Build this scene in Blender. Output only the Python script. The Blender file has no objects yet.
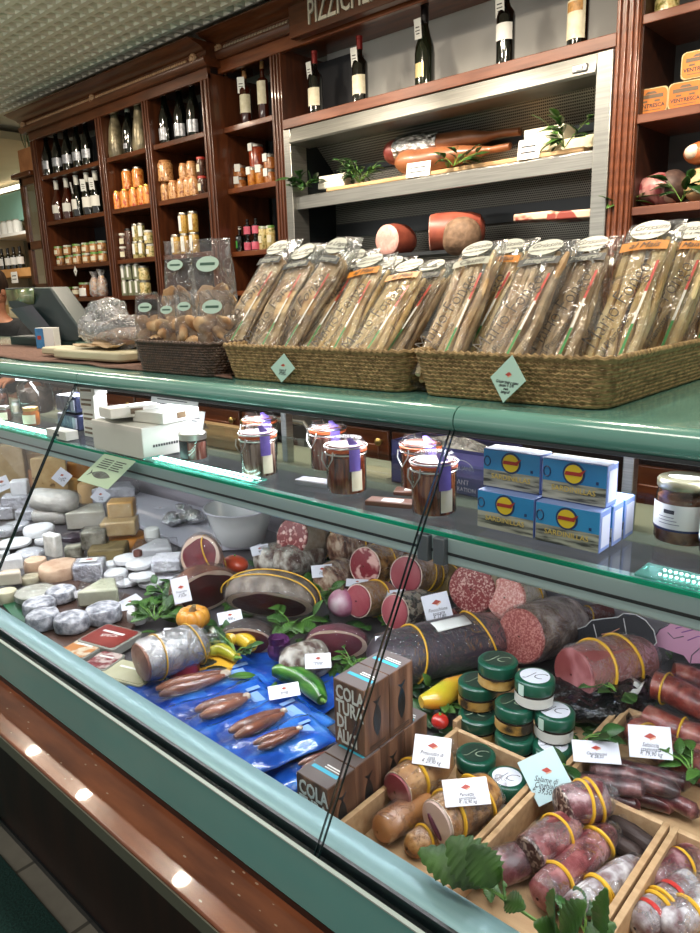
import bpy, bmesh, math, random
from mathutils import Vector, Matrix, noise, Euler
random.seed(7)
SC = bpy.context.scene
COL = SC.collection
PI = math.pi
# ------------------------------------------------------------------ camera
F_PX, YAW, PITCH, ROLL, CAMZ = 720.0, math.radians(42.4326), math.radians(13.5751), math.radians(-1.7261), 1.5
_f = Vector((-math.sin(YAW)*math.cos(PITCH), math.cos(YAW)*math.cos(PITCH), -math.sin(PITCH)))
_r = _f.cross(Vector((0, 0, 1))).normalized()
_u = _r.cross(_f)
CR = _r*math.cos(ROLL) + _u*math.sin(ROLL)
CU = -_r*math.sin(ROLL) + _u*math.cos(ROLL)
CAM = Vector((0, 0, CAMZ))
def ray(px, py):
    return _f*F_PX + CR*(px-350.0) - CU*(py-466.5)
def PZ(px, py, z):
    d = ray(px, py); return CAM + d*((z-CAMZ)/d.z)
def PY(px, py, y):
    d = ray(px, py); return CAM + d*(y/d.y)
def ppm(p):
    return F_PX/((Vector(p)-CAM).dot(_f))
def elev(p):
    d = Vector(p)-CAM
    return math.atan2(-d.z, math.hypot(d.x, d.y))
def facing(p):
    """rotation about z that turns a thing's -Y side to the viewer's side"""
    return math.atan2(-p[0], p[1])*1.0
cam_d = bpy.data.cameras.new('camera')
cam_d.sensor_fit = 'VERTICAL'; cam_d.sensor_height = 36.0; cam_d.sensor_width = 36.0
cam_d.lens = F_PX/933.0*36.0
cam_d.clip_start = 0.02
cam = bpy.data.objects.new('camera', cam_d); COL.objects.link(cam)
m3 = Matrix((CR, CU, -_f)).transposed()
cam.matrix_world = Matrix.Translation(CAM) @ m3.to_4x4()
SC.camera = cam

# ------------------------------------------------------------------ materials
MATS = {}
def _nt(name):
    m = bpy.data.materials.new(name); m.use_nodes = True
    nt = m.node_tree; nt.nodes.clear()
    o = nt.nodes.new('ShaderNodeOutputMaterial')
    return m, nt, o
def _n(nt, t, **k):
    n = nt.nodes.new('ShaderNode'+t)
    for a, b in k.items():
        if a.startswith('i_'):
            n.inputs[a[2:].replace('_', ' ')].default_value = b
        else: setattr(n, a, b)
    return n
def C4(c):
    if isinstance(c, str):
        c = c.lstrip('#'); c = [int(c[i:i+2], 16)/255 for i in (0, 2, 4)]
        c = [x/12.92 if x <= .04045 else ((x+.055)/1.055)**2.4 for x in c]
    return (c[0], c[1], c[2], 1)
def ramp(nt, fac, stops, interp='LINEAR'):
    r = _n(nt, 'ValToRGB'); r.color_ramp.interpolation = interp
    els = r.color_ramp.elements
    while len(els) < len(stops): els.new(0.5)
    for e, (p, c) in zip(els, stops): e.position = p; e.color = C4(c)
    nt.links.new(fac, r.inputs[0]); return r.outputs[0]
def coords(nt, scale=(1, 1, 1), rnd=True, kind='Object'):
    tc = _n(nt, 'TexCoord'); mp = _n(nt, 'Mapping')
    mp.inputs['Scale'].default_value = scale
    nt.links.new(tc.outputs[kind], mp.inputs[0])
    if rnd:
        oi = _n(nt, 'ObjectInfo'); ml = _n(nt, 'Math', operation='MULTIPLY'); ml.inputs[1].default_value = 37.0
        nt.links.new(oi.outputs['Random'], ml.inputs[0]); nt.links.new(ml.outputs[0], mp.inputs['Location'])
    return mp.outputs[0]
def mat(name, col, rough=.5, metal=0, col2=None, scale=30, stretch=(1, 1, 1), detail=4, stops=(.35, .65), bump=0, bscale=None, coat=0,
        emit=None, es=0, spec=.5, tex='noise', alpha=1, sss=0, bdist=.01, rough2=None):
    """a principled surface coloured by a 3-D noise / voronoi / wave pattern of its object's own space"""
    if name in MATS: return MATS[name]
    m, nt, o = _nt(name); L = nt.links.new
    b = _n(nt, 'BsdfPrincipled'); L(b.outputs[0], o.inputs[0])
    b.inputs['Base Color'].default_value = C4(col); b.inputs['Roughness'].default_value = rough; b.inputs['Metallic'].default_value = metal
    b.inputs['Coat Weight'].default_value = coat; b.inputs['Coat Roughness'].default_value = .08
    b.inputs['Specular IOR Level'].default_value = spec; b.inputs['Alpha'].default_value = alpha
    if sss:
        b.inputs['Subsurface Weight'].default_value = sss; b.inputs['Subsurface Radius'].default_value = (.01, .006, .004); b.inputs['Subsurface Scale'].default_value = .5
    if emit: b.inputs['Emission Color'].default_value = C4(emit); b.inputs['Emission Strength'].default_value = es
    t = None
    if col2 is not None or bump or rough2 is not None:
        v = coords(nt, stretch)
        if tex == 'noise': t = _n(nt, 'TexNoise', i_Scale=scale, i_Detail=detail); fo = t.outputs['Fac']
        elif tex == 'voronoi': t = _n(nt, 'TexVoronoi', i_Scale=scale); fo = t.outputs['Distance']
        elif tex == 'wave': t = _n(nt, 'TexWave', i_Scale=scale, i_Distortion=6.0, i_Detail=3.0); fo = t.outputs['Fac']
        L(v, t.inputs['Vector'])
        if col2 is not None:
            st = [(stops[0], col), (stops[1], col2)] if not isinstance(col2, list) else col2
            L(ramp(nt, fo, st), b.inputs['Base Color'])
        if rough2 is not None:
            mr = _n(nt, 'MapRange'); mr.inputs['To Min'].default_value = rough; mr.inputs['To Max'].default_value = rough2
            L(fo, mr.inputs[0]); L(mr.outputs[0], b.inputs['Roughness'])
        if bump:
            bt = fo
            if bscale:
                t2 = _n(nt, 'TexNoise', i_Scale=bscale, i_Detail=3.0); L(v, t2.inputs['Vector']); bt = t2.outputs['Fac']
            bp = _n(nt, 'Bump', i_Strength=bump, i_Distance=bdist); L(bt, bp.inputs['Height']); L(bp.outputs[0], b.inputs['Normal'])
    MATS[name] = m; return m
def film(name, tint=(.97, .97, .98), base=.05, gain=.5, rough=.12, scale=22, milky=0.0, bump=.6, milkcol=(.85, .86, .9), stretch=(1, 1, 1)):
    """thin clear plastic: mostly see-through, creased so it catches streaky highlights"""
    if name in MATS: return MATS[name]
    m, nt, o = _nt(name); L = nt.links.new
    v = coords(nt, stretch)
    t = _n(nt, 'TexNoise', i_Scale=scale, i_Detail=3.0, i_Distortion=1.2); L(v, t.inputs['Vector'])
    bp = _n(nt, 'Bump', i_Strength=bump, i_Distance=.02); L(t.outputs['Fac'], bp.inputs['Height'])
    tr = _n(nt, 'BsdfTransparent'); tr.inputs[0].default_value = (*tint, 1)
    gl = _n(nt, 'BsdfGlossy'); gl.inputs['Roughness'].default_value = rough; L(bp.outputs[0], gl.inputs['Normal'])
    fr = _n(nt, 'Fresnel', i_IOR=1.45); L(bp.outputs[0], fr.inputs['Normal'])
    ml = _n(nt, 'Math', operation='MULTIPLY_ADD', use_clamp=True); ml.inputs[1].default_value = gain; ml.inputs[2].default_value = base
    L(fr.outputs[0], ml.inputs[0])
    mx = _n(nt, 'MixShader'); L(ml.outputs[0], mx.inputs[0]); L(tr.outputs[0], mx.inputs[1]); L(gl.outputs[0], mx.inputs[2])
    out = mx.outputs[0]
    if milky:
        df = _n(nt, 'BsdfDiffuse'); df.inputs[0].default_value = (*milkcol, 1)
        mm = _n(nt, 'MixShader')
        st = _n(nt, 'MapRange'); st.inputs['From Min'].default_value = .4; st.inputs['From Max'].default_value = .75; st.inputs['To Max'].default_value = milky*2
        st.inputs['To Min'].default_value = milky*.35
        L(t.outputs['Fac'], st.inputs[0]); L(st.outputs[0], mm.inputs[0]); L(out, mm.inputs[1]); L(df.outputs[0], mm.inputs[2]); out = mm.outputs[0]
    L(out, o.inputs[0]); MATS[name] = m; return m
def glass(name, tint=(.93, .98, .96), base=.02, gain=.8, rough=0.0):
    if name in MATS: return MATS[name]
    m, nt, o = _nt(name); L = nt.links.new
    tr = _n(nt, 'BsdfTransparent'); tr.inputs[0].default_value = (*tint, 1)
    gl = _n(nt, 'BsdfGlossy'); gl.inputs['Roughness'].default_value = rough
    fr = _n(nt, 'Fresnel', i_IOR=1.45)
    ml = _n(nt, 'Math', operation='MULTIPLY_ADD', use_clamp=True); ml.inputs[1].default_value = gain; ml.inputs[2].default_value = base
    L(fr.outputs[0], ml.inputs[0]); mx = _n(nt, 'MixShader'); L(ml.outputs[0], mx.inputs[0]); L(tr.outputs[0], mx.inputs[1]); L(gl.outputs[0], mx.inputs[2])
    L(mx.outputs[0], o.inputs[0]); MATS[name] = m; return m
def cut_mat(name, lean, fat, scale=60, lo=.52, hi=.6, rough=.38, big=None, big_scale=18, dark=None):
    """the cut face of a sausage: lean meat with flecks of fat"""
    if name in MATS: return MATS[name]
    m, nt, o = _nt(name); L = nt.links.new
    b = _n(nt, 'BsdfPrincipled'); L(b.outputs[0], o.inputs[0]); b.inputs['Roughness'].default_value = rough
    v = coords(nt)
    t = _n(nt, 'TexNoise', i_Scale=scale, i_Detail=2.0, i_Distortion=.6); L(v, t.inputs['Vector'])
    c = ramp(nt, t.outputs['Fac'], [(.2, dark or lean), (lo, lean), (hi, fat)])
    if big:
        vo = _n(nt, 'TexVoronoi', i_Scale=big_scale); L(v, vo.inputs['Vector'])
        lt = _n(nt, 'Math', operation='LESS_THAN'); lt.inputs[1].default_value = .34; L(vo.outputs['Distance'], lt.inputs[0])
        mx = _n(nt, 'Mix', data_type='RGBA'); L(lt.outputs[0], mx.inputs[0]); L(c, mx.inputs[6]); mx.inputs[7].default_value = C4(big); c = mx.outputs[2]
    L(c, b.inputs['Base Color']); MATS[name] = m; return m
def dots(name, bg, dot, scale=150, thr=.3, metal=.6, rough=.35, axes=(0, 2)):
    """perforated sheet: staggered round holes"""
    if name in MATS: return MATS[name]
    m, nt, o = _nt(name); L = nt.links.new
    b = _n(nt, 'BsdfPrincipled'); L(b.outputs[0], o.inputs[0]); b.inputs['Roughness'].default_value = rough; b.inputs['Metallic'].default_value = metal
    tc = _n(nt, 'TexCoord'); sp = _n(nt, 'SeparateXYZ'); L(tc.outputs['Object'], sp.inputs[0])
    def math_(op, a, b_=None):
        n = _n(nt, 'Math', operation=op)
        for i, q in enumerate((a, b_)):
            if q is None: continue
            if isinstance(q, (int, float)): n.inputs[i].default_value = q
            else: L(q, n.inputs[i])
        return n.outputs[0]
    X = math_('MULTIPLY', sp.outputs[axes[0]], scale); Z = math_('MULTIPLY', sp.outputs[axes[1]], scale)
    row = math_('FLOOR', Z); off = math_('MULTIPLY', row, .5)
    fx = math_('SUBTRACT', math_('FRACT', math_('ADD', X, off)), .5); fz = math_('SUBTRACT', math_('FRACT', Z), .5)
    d = math_('SQRT', math_('ADD', math_('MULTIPLY', fx, fx), math_('MULTIPLY', fz, fz)))
    k = math_('LESS_THAN', d, thr)
    mx = _n(nt, 'Mix', data_type='RGBA'); L(k, mx.inputs[0]); mx.inputs[6].default_value = C4(bg); mx.inputs[7].default_value = C4(dot)
    L(mx.outputs[2], b.inputs['Base Color']); MATS[name] = m; return m
def tiles(name, c1, c2, mortar, sx, sz, msize=.02, rough=.4):
    if name in MATS: return MATS[name]
    m, nt, o = _nt(name); L = nt.links.new
    b = _n(nt, 'BsdfPrincipled'); L(b.outputs[0], o.inputs[0]); b.inputs['Roughness'].default_value = rough
    v = coords(nt, (1, 1, 1), rnd=False)
    t = _n(nt, 'TexBrick', offset=0.0, i_Scale=1.0); L(v, t.inputs['Vector'])
    t.inputs['Color1'].default_value = C4(c1); t.inputs['Color2'].default_value = C4(c2); t.inputs['Mortar'].default_value = C4(mortar)
    t.inputs['Brick Width'].default_value = sx; t.inputs['Row Height'].default_value = sz; t.inputs['Mortar Size'].default_value = msize
    n = _n(nt, 'TexNoise', i_Scale=14.0, i_Detail=5.0); L(v, n.inputs['Vector'])
    mx = _n(nt, 'Mix', data_type='RGBA', blend_type='MULTIPLY'); mx.inputs[0].default_value = .5
    L(t.outputs[0], mx.inputs[6]); L(ramp(nt, n.outputs['Fac'], [(.3, (.6, .6, .6)), (.7, (1, 1, 1))]), mx.inputs[7])
    L(mx.outputs[2], b.inputs['Base Color']); MATS[name] = m; return m

# ------------------------------------------------------------------ meshes
class M:
    def __init__(s): s.v = []; s.f = []
    def add(s, vs, fs, mt=None):
        b = len(s.v)
        s.v += [tuple(mt @ Vector(v)) if mt is not None else tuple(v) for v in vs]
        s.f += [tuple(b+i for i in f) for f in fs]; return s
    def box(s, a, b, mt=None):
        x0, y0, z0 = a; x1, y1, z1 = b
        return s.add([(x0, y0, z0), (x1, y0, z0), (x1, y1, z0), (x0, y1, z0), (x0, y0, z1), (x1, y0, z1), (x1, y1, z1), (x0, y1, z1)],
                     [(0, 3, 2, 1), (4, 5, 6, 7), (0, 1, 5, 4), (1, 2, 6, 5), (2, 3, 7, 6), (3, 0, 4, 7)], mt)
    def prism(s, poly, z0, z1, mt=None):
        n = len(poly)
        vs = [(x, y, z0) for x, y in poly]+[(x, y, z1) for x, y in poly]
        return s.add(vs, [tuple(range(n-1, -1, -1)), tuple(range(n, 2*n))]+[(i, (i+1) % n, n+(i+1) % n, n+i) for i in range(n)], mt)
    def lathe(s, prof, seg=20, mt=None, sq=(1, 1), caps=True):
        n = len(prof); vs = []
        for r, z in prof:
            for k in range(seg):
                a = 2*PI*k/seg; vs.append((r*math.cos(a)*sq[0], r*math.sin(a)*sq[1], z))
        fs = [(i*seg+k, i*seg+(k+1) % seg, (i+1)*seg+(k+1) % seg, (i+1)*seg+k) for i in range(n-1) for k in range(seg)]
        if caps:
            fs.append(tuple(range(seg-1, -1, -1))); fs.append(tuple(range((n-1)*seg, n*seg)))
        return s.add(vs, fs, mt)
    def tube(s, pts, r, seg=8, closed=False, mt=None, caps=True):
        pts = [Vector(p) for p in pts]; n = len(pts); vs = []
        if not hasattr(r, '__len__'): r = [r]*n
        prev = None
        for i, p in enumerate(pts):
            a = pts[(i-1) % n] if (closed or i > 0) else p
            c = pts[(i+1) % n] if (closed or i < n-1) else p
            t = (c-a).normalized() if (c-a).length > 1e-9 else Vector((0, 0, 1))
            if prev is None:
                up = Vector((0, 0, 1)) if abs(t.z) < .9 else Vector((1, 0, 0))
                x = t.cross(up).normalized()
            else:
                x = (prev - t*prev.dot(t)).normalized()
            prev = x; y = t.cross(x)
            for k in range(seg):
                q = 2*PI*k/seg; vs.append(p + (x*math.cos(q)+y*math.sin(q))*r[i])
        m = n if closed else n-1
        fs = [(i*seg+k, i*seg+(k+1) % seg, ((i+1) % n)*seg+(k+1) % seg, ((i+1) % n)*seg+k) for i in range(m) for k in range(seg)]
        if not closed and caps: fs.append(tuple(range(seg-1, -1, -1))); fs.append(tuple(range((n-1)*seg, n*seg)))
        return s.add(vs, fs, mt)
    def sheet(s, fn, nu, nv, mt=None, wrap=False):
        vs = [fn(i/(nu-1) if not wrap else i/nu, j/(nv-1)) for j in range(nv) for i in range(nu)]
        fs = [(j*nu+i, j*nu+(i+1) % nu, (j+1)*nu+(i+1) % nu, (j+1)*nu+i) for j in range(nv-1) for i in range(nu if wrap else nu-1)]
        return s.add(vs, fs, mt)
    def ball(s, c, r, seg=16, rings=10, mt=None):
        if not hasattr(r, '__len__'): r = (r, r, r)
        vs = []
        for j in range(rings+1):
            t = PI*j/rings
            for k in range(seg):
                a = 2*PI*k/seg
                vs.append((c[0]+r[0]*math.sin(t)*math.cos(a), c[1]+r[1]*math.sin(t)*math.sin(a), c[2]-r[2]*math.cos(t)))
        return s.add(vs, [(j*seg+k, j*seg+(k+1) % seg, (j+1)*seg+(k+1) % seg, (j+1)*seg+k) for j in range(rings) for k in range(seg)], mt)
    def jit(s, amp, freq, seed=None):
        o = Vector((random.random()*50, random.random()*50, random.random()*50)) if seed is None else Vector((seed, seed*1.7, 3))
        s.v = [tuple(Vector(v)+noise.noise_vector(Vector(v)*freq+o)*amp) for v in s.v]; return s
    def xf(s, mt): s.v = [tuple(mt @ Vector(v)) for v in s.v]; return s
def build(name, m, material, parent=None, smooth=True, bevel=0, solid=0, sub=0, loc=None, rot=None, mw=None, weld=True):
    me = bpy.data.meshes.new(name); me.from_pydata(m.v, [], m.f)
    bm = bmesh.new(); bm.from_mesh(me)
    if weld: bmesh.ops.remove_doubles(bm, verts=bm.verts, dist=1e-6)
    bmesh.ops.recalc_face_normals(bm, faces=bm.faces); bm.to_mesh(me); bm.free()
    me.materials.append(material)
    if smooth:
        me.polygons.foreach_set('use_smooth', [True]*len(me.polygons))
        try: me.set_sharp_from_angle(angle=math.radians(42))
        except Exception: pass
    o = bpy.data.objects.new(name, me); COL.objects.link(o)
    if parent: o.parent = parent
    if mw is not None: o.matrix_world = mw
    if loc is not None: o.location = loc
    if rot is not None: o.rotation_euler = rot
    if bevel:
        b = o.modifiers.new('edge', 'BEVEL'); b.width = bevel; b.segments = 2; b.limit_method = 'ANGLE'; b.angle_limit = math.radians(40)
    if solid:
        b = o.modifiers.new('solid', 'SOLIDIFY'); b.thickness = solid; b.offset = 0
    if sub:
        b = o.modifiers.new('sub', 'SUBSURF'); b.levels = sub; b.render_levels = sub
    return o
def tag(o, label, cat, group=None):
    o['label'] = label; o['category'] = cat
    if group: o['group'] = group
    return o
def thing(name, label, cat, loc=(0, 0, 0), rz=0, group=None, mw=None):
    o = bpy.data.objects.new(name, None); COL.objects.link(o); o.empty_display_size = .02
    o.location = loc; o.rotation_euler = (0, 0, rz)
    if mw is not None: o.matrix_world = mw
    return tag(o, label, cat, group)
def structure(name, m, material, **k):
    o = build(name, m, material, **k); o['kind'] = 'structure'; return o
def dup(root, loc=None, rz=None, label=None, group=None, mw=None):
    r = root.copy(); COL.objects.link(r)
    if loc is not None: r.location = loc
    if rz is not None: r.rotation_euler = (0, 0, rz)
    if mw is not None: r.matrix_world = mw
    if label: r['label'] = label
    if group: r['group'] = group
    for ch in list(root.children):
        c = ch.copy(); COL.objects.link(c); c.parent = r
        for g in list(ch.children):
            d = g.copy(); COL.objects.link(d); d.parent = c
    return r
def frame(o, x, z=(0, 0, 1)):
    """matrix at o whose local X runs along x and Z lies as close to z as it can"""
    X = Vector(x).normalized(); Z = Vector(z); Y = Z.cross(X).normalized(); Z = X.cross(Y)
    mt = Matrix((X, Y, Z)).transposed().to_4x4(); mt.translation = Vector(o); return mt
RX = Matrix.Rotation(PI/2, 4, 'Y')     # lathe axis (z) onto local X
def text(name, s, size, material, parent, mw, shear=0, sx=1.0, depth=.0004, align='CENTER', spacing=1.0, bold=0, local=True):
    cu = bpy.data.curves.new(name, 'FONT'); cu.body = s; cu.size = size; cu.shear = shear; cu.align_x = align; cu.align_y = 'CENTER'
    cu.extrude = depth; cu.resolution_u = 2; cu.space_character = spacing; cu.offset = bold; cu.space_line = .82
    t = bpy.data.objects.new(name+'_tmp', cu); COL.objects.link(t)
    dg = bpy.context.evaluated_depsgraph_get()
    me = bpy.data.meshes.new_from_object(t.evaluated_get(dg)); bpy.data.objects.remove(t)
    me.name = name; me.materials.clear(); me.materials.append(material)
    me.transform(Matrix.Diagonal((sx, 1, 1, 1)))
    o = bpy.data.objects.new(name, me); COL.objects.link(o); o.parent = parent
    if local: o.matrix_local = mw
    else: o.matrix_world = mw
    return o
ORD = ['first', 'second', 'third', 'fourth', 'fifth', 'sixth', 'seventh', 'eighth', 'ninth', 'tenth', 'eleventh', 'twelfth']
FRONT = Matrix.Rotation(PI/2, 4, 'X')   # text lying in XY stood up to face -Y
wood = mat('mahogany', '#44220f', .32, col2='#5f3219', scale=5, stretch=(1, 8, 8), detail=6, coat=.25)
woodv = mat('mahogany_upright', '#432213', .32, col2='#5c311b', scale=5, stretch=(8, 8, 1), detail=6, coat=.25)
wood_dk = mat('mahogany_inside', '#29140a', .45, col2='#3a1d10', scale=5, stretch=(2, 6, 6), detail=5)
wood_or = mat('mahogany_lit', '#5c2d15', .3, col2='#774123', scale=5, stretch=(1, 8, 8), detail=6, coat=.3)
dark_back = mat('dark_backing', '#26272b', .5, col2='#34363b', scale=3)
grey_back = mat('grey_backing', '#c3c4c0', .6, col2='#d0d1cc', scale=2)
steel = mat('brushed_steel', '#a9aaad', .3, metal=1, col2='#c3c4c6', scale=8, stretch=(1, 1, 60), bump=.05, rough2=.38)
steel_b = mat('bright_steel', '#a3a29d', .3, metal=.85, col2='#8f8f8b', scale=4, stretch=(1, 1, 40))
steel_d = mat('dark_steel', '#3f4245', .35, metal=.6)
steel_case = mat('case_steel', '#a8a3aa', .35, metal=.5, col2='#bbb4bd', scale=5, stretch=(1, 1, 8), bump=.05)
teal = mat('teal_paint', '#5a9f9c', .25, col2='#64a9a5', scale=3, coat=.6)
teal_top = mat('teal_top', '#5f9488', .2, col2='#6b9f93', scale=4, coat=.7)
teal_rail = mat('pale_blue_rail', '#8fb6bd', .32, metal=.15, col2='#9dc1c7', scale=30, stretch=(.1, 3, 3))
black_rub = mat('black_rubber', '#0c1115', .3, col2='#141b20', scale=20)
white_lip = mat('white_edge', '#a9b8b2', .35)
shelf_band = mat('grey_teal_band', '#a9bfc1', .35, metal=.0, col2='#b5cacc', scale=8, stretch=(.1, 1, 1))
pane = glass('front_pane_glass', (.965, .985, .98), .003, .16)
shelf_gl = glass('shelf_glass', (.93, .975, .965), .02, .42)
edge_gl = mat('glass_edge_green', '#0b7a5c', .1, col2='#12a27c', scale=20, stretch=(.2, 1, 1), emit='#0a6a50', es=.05)
edge_dk = mat('glass_edge_dark', '#0d2526', .12, coat=.5)
jar_gl = glass('jar_glass', (.94, .96, .95), .04, .9)
bot_gl = mat('dark_bottle_glass', '#060806', .06, coat=1, spec=.8)
bot_gr = mat('green_bottle_glass', '#10170d', .06, coat=1, spec=.8)
bot_am = mat('amber_bottle_glass', '#3a1408', .07, coat=1, spec=.8)
paper = mat('white_paper', '#e2e2de', .6)
card_m = mat('card_white', '#dcdce6', .45, coat=.15)
card_g = mat('card_pale_green', '#a9cdbf', .45, coat=.15)
ink = mat('ink', '#23242c', .6)
ink_r = mat('ink_red', '#a53a2c', .55)
ink_o = mat('ink_sand', '#d8a487', .55)
cream_lab = mat('cream_label', '#d8d2bb', .55, col2='#c8c0a4', scale=40)
cap_red = mat('red_capsule', '#7a1c1a', .3, metal=.3)
cap_bk = mat('black_capsule', '#101012', .35)
cap_wh = mat('white_capsule', '#c9c8c0', .35)
cork = mat('cork', '#9b6c3f', .7, col2='#b98a58', scale=90)
seagrass = mat('seagrass', '#745c38', .75, col2='#ab8f60', scale=110, detail=5, bump=.7, bdist=.004)
wicker = mat('dark_wicker', '#35241a', .6, col2='#523a2a', scale=90, bump=.4, bdist=.003)
bread = mat('breadstick_crust', '#d6b07a', .65, col2='#f4dfb4', scale=14, detail=6, bump=.35, bscale=60)
bread_b = mat('brown_breadstick_crust', '#b5936a', .7, col2='#dcc49c', scale=16, detail=6, bump=.4, bscale=60)
bread_c = mat('corn_breadstick_crust', '#dfba76', .62, col2='#f8e4b0', scale=12, detail=6, bump=.35, bscale=60)
flat_b = mat('flatbread_crust', '#a5835a', .7, col2=[(.3, '#9b744e'), (.5, '#c9ab80'), (.68, '#e4d2ac')], scale=28, detail=6, bump=.5, bscale=70)
bisc = mat('biscuit', '#b58f66', .7, col2=[(.3, '#97683f'), (.5, '#c09a70'), (.7, '#e0c59c')], scale=30, detail=5, bump=.5)
bag = film('clear_bag', (.97, .975, .975), .04, .7, .14, 20, milky=.05, bump=.9)
bag_s = film('wrapping_film', (.98, .975, .98), .012, .42, .13, 34, milky=.02, bump=.9)
bag_w = film('milky_film', (.98, .98, .98), .015, .42, .15, 30, milky=.05, bump=.9)
foil = mat('aluminium_foil', '#c8c9cc', .22, metal=1, bump=1.0, bscale=45, bdist=.03)
blk_bag = mat('black_plastic_bag', '#0d0d10', .15, bump=.9, bscale=35, bdist=.03, coat=.6)
band_y = mat('yellow_rubber', '#d9a72a', .45)
green_lid = mat('green_lid', '#0d4a37', .3, coat=.3)
metal_lid = mat('metal_lid', '#b8b5ac', .3, metal=.9)
gold_lid = mat('gold_lid', '#c59b4a', .3, metal=.8)
leaf_m = mat('green_leaf', '#27481a', .45, col2='#466f28', scale=25, bump=.2)
leaf_d = mat('dark_leaf', '#1d3a18', .4, col2='#35602a', scale=25, bump=.2)
stem_m = mat('leaf_stem', '#6f9a45', .5)
crate = mat('crate_pine', '#b5916a', .6, col2='#c6a57f', scale=9, stretch=(8, 1, 8), detail=5)
crate_x = mat('crate_pine_across', '#a9865f', .6, col2='#bd9b74', scale=9, stretch=(1, 8, 8), detail=5)
YL, YR, YB = 2.60, 2.67, 3.02          # shelf fronts (left block, right block) and wall
ZA = lambda k, y=2.60: CAMZ + k*y
ZD = 0.68                              # deck of the case
CEIL = 2.86
# ---------- shell
structure('floor', M().box((-9, -3, -.05), (2.5, 4.6, 0)), tiles('floor_tiles', '#b3aea0', '#a59f90', '#6d6a60', .30, .064, .006))
cp = structure('trim_floor_runner', M().box((-9, -3, 0), (2.5, .577, .006)), mat('dark_green_carpet', '#1c3a35', .95, col2='#27504a', scale=160, bump=.3))
structure('wall_back', M().box((-6.2, YB, 0), (2.5, YB+.1, CEIL+.02)), mat('wall_grey', '#9b9a90', .8, col2='#a8a79d', scale=2))
structure('wall_left', M().box((-9.1, -3, 0), (-9, 4.6, CEIL+.02)), mat('wall_beige', '#b9ab8c', .8, col2='#c3b698', scale=2))
structure('wall_far', M().box((-9, 4.5, 0), (-6.1, 4.6, CEIL+.02)), MATS['wall_beige'])
structure('wall_side', M().box((-6.2, YB+.1, 0), (-6.1, 4.5, CEIL+.02)), MATS['wall_beige'])
# ceiling: open egg-crate panels
cm = M(); p = .083; t = .026
x0, x1, y0, y1 = -6.3, 1.0, -.3, 2.66
nx = int((x1-x0)/p); ny = int((y1-y0)/p)
for i in range(nx):
    for j in range(ny):
        ax, ay = x0+i*p, y0+j*p
        b = len(cm.v)
        o4 = [(ax, ay), (ax+p, ay), (ax+p, ay+p), (ax, ay+p)]
        i4 = [(ax+t/2, ay+t/2), (ax+p-t/2, ay+t/2), (ax+p-t/2, ay+p-t/2), (ax+t/2, ay+p-t/2)]
        q4 = [(ax+t*.9, ay+t*.9), (ax+p-t*.9, ay+t*.9), (ax+p-t*.9, ay+p-t*.9), (ax+t*.9, ay+p-t*.9)]
        cm.v += [(a, c, CEIL) for a, c in o4]+[(a, c, CEIL) for a, c in i4]+[(a, c, CEIL+.036) for a, c in q4]
        cm.f += [(b+k, b+(k+1) % 4, b+4+(k+1) % 4, b+4+k) for k in range(4)]
        cm.f += [(b+4+k, b+4+(k+1) % 4, b+8+(k+1) % 4, b+8+k) for k in range(4)]+[(b+8, b+9, b+10, b+11)]
ceil_m = mat('ceiling_grid', '#dfdbc9', .7, col2='#e8e4d4', scale=1.5)
o = structure('ceiling', cm, ceil_m, smooth=False, weld=False)
structure('ceiling_slab', M().box((-9, -.3, CEIL+.05), (2.5, 4.6, CEIL+.1)), ceil_m)
# beige bulkhead beyond the end of the grid
structure('ceiling_bulkhead', M().box((-9, -.3, CEIL-.06), (-6.3, 4.5, CEIL+.0)), MATS['wall_beige'])

# ---------- shelf wall -------------------------------------------------------------
XP = [(-5.372, -5.29), (-4.472, -4.395), (-3.94, -3.875), (-3.372, -3.30)]     # uprights of the left block
SH = [ZA(.3243), ZA(.2051), ZA(.0856), ZA(.0)-.005]                            # undersides of shelf fronts
ZH = ZA(.427)                                                                   # underside of header
ZT = 2.775
def rope(m, xa, xb, y, z, r=.012):
    n = max(3, int((xb-xa)/.022))
    for k in range(n):
        x = xa+(xb-xa)*(k+.5)/n
        m.ball((x, y, z), (.0135, r, r*.9), 6, 4, None)
def rosette(m, x, y, z, r=.028):
    m.lathe([(r, 0), (r, .008), (r*.7, .016), (r*.45, .010), (r*.3, .018), (.001, .02)], 12, Matrix.Translation((x, y, z)) @ FRONT)
    for k in range(8):
        a = k*PI/4; m.ball((x+math.cos(a)*r*.68, y-.012, z+math.sin(a)*r*.68), r*.24, 6, 4)
ornament = mat('carved_ornament', '#a5805f', .45, col2='#c09a78', scale=60)
def cornice(m, xa, xb, y, z0, z1):
    """stepped crown moulding profile extruded along x"""
    h = z1-z0
    prof = [(y+.3, z0), (y-.015, z0), (y-.03, z0+.02), (y-.03, z0+.035), (y-.012, z0+.05), (y-.012, z0+h*.62), (y-.03, z0+h*.66), (y-.035, z0+h*.72),
            (y-.06, z0+h*.80), (y-.10, z0+h*.90), (y-.105, z0+h*.94), (y-.12, z0+h*.96), (y-.12, z1), (y+.3, z1)]
    n = len(prof)
    vs = [(xa, a, b) for a, b in prof]+[(xb, a, b) for a, b in prof]
    m.add(vs, [tuple(range(n)), tuple(range(2*n-1, n-1, -1))]+[(i, n+i, n+(i+1) % n, (i+1) % n) for i in range(n)])
su = thing('shelf_unit', 'long mahogany wall shelf unit of three bays with bottles and jars under a carved cornice', 'shelf unit', (-4.3, YL, 0))
su_i = Matrix.Translation((4.3, -YL, 0))
def sb(name, m, material, par=su, inv=su_i, **k): return build(name, m.xf(inv), material, par, **k)
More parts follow.
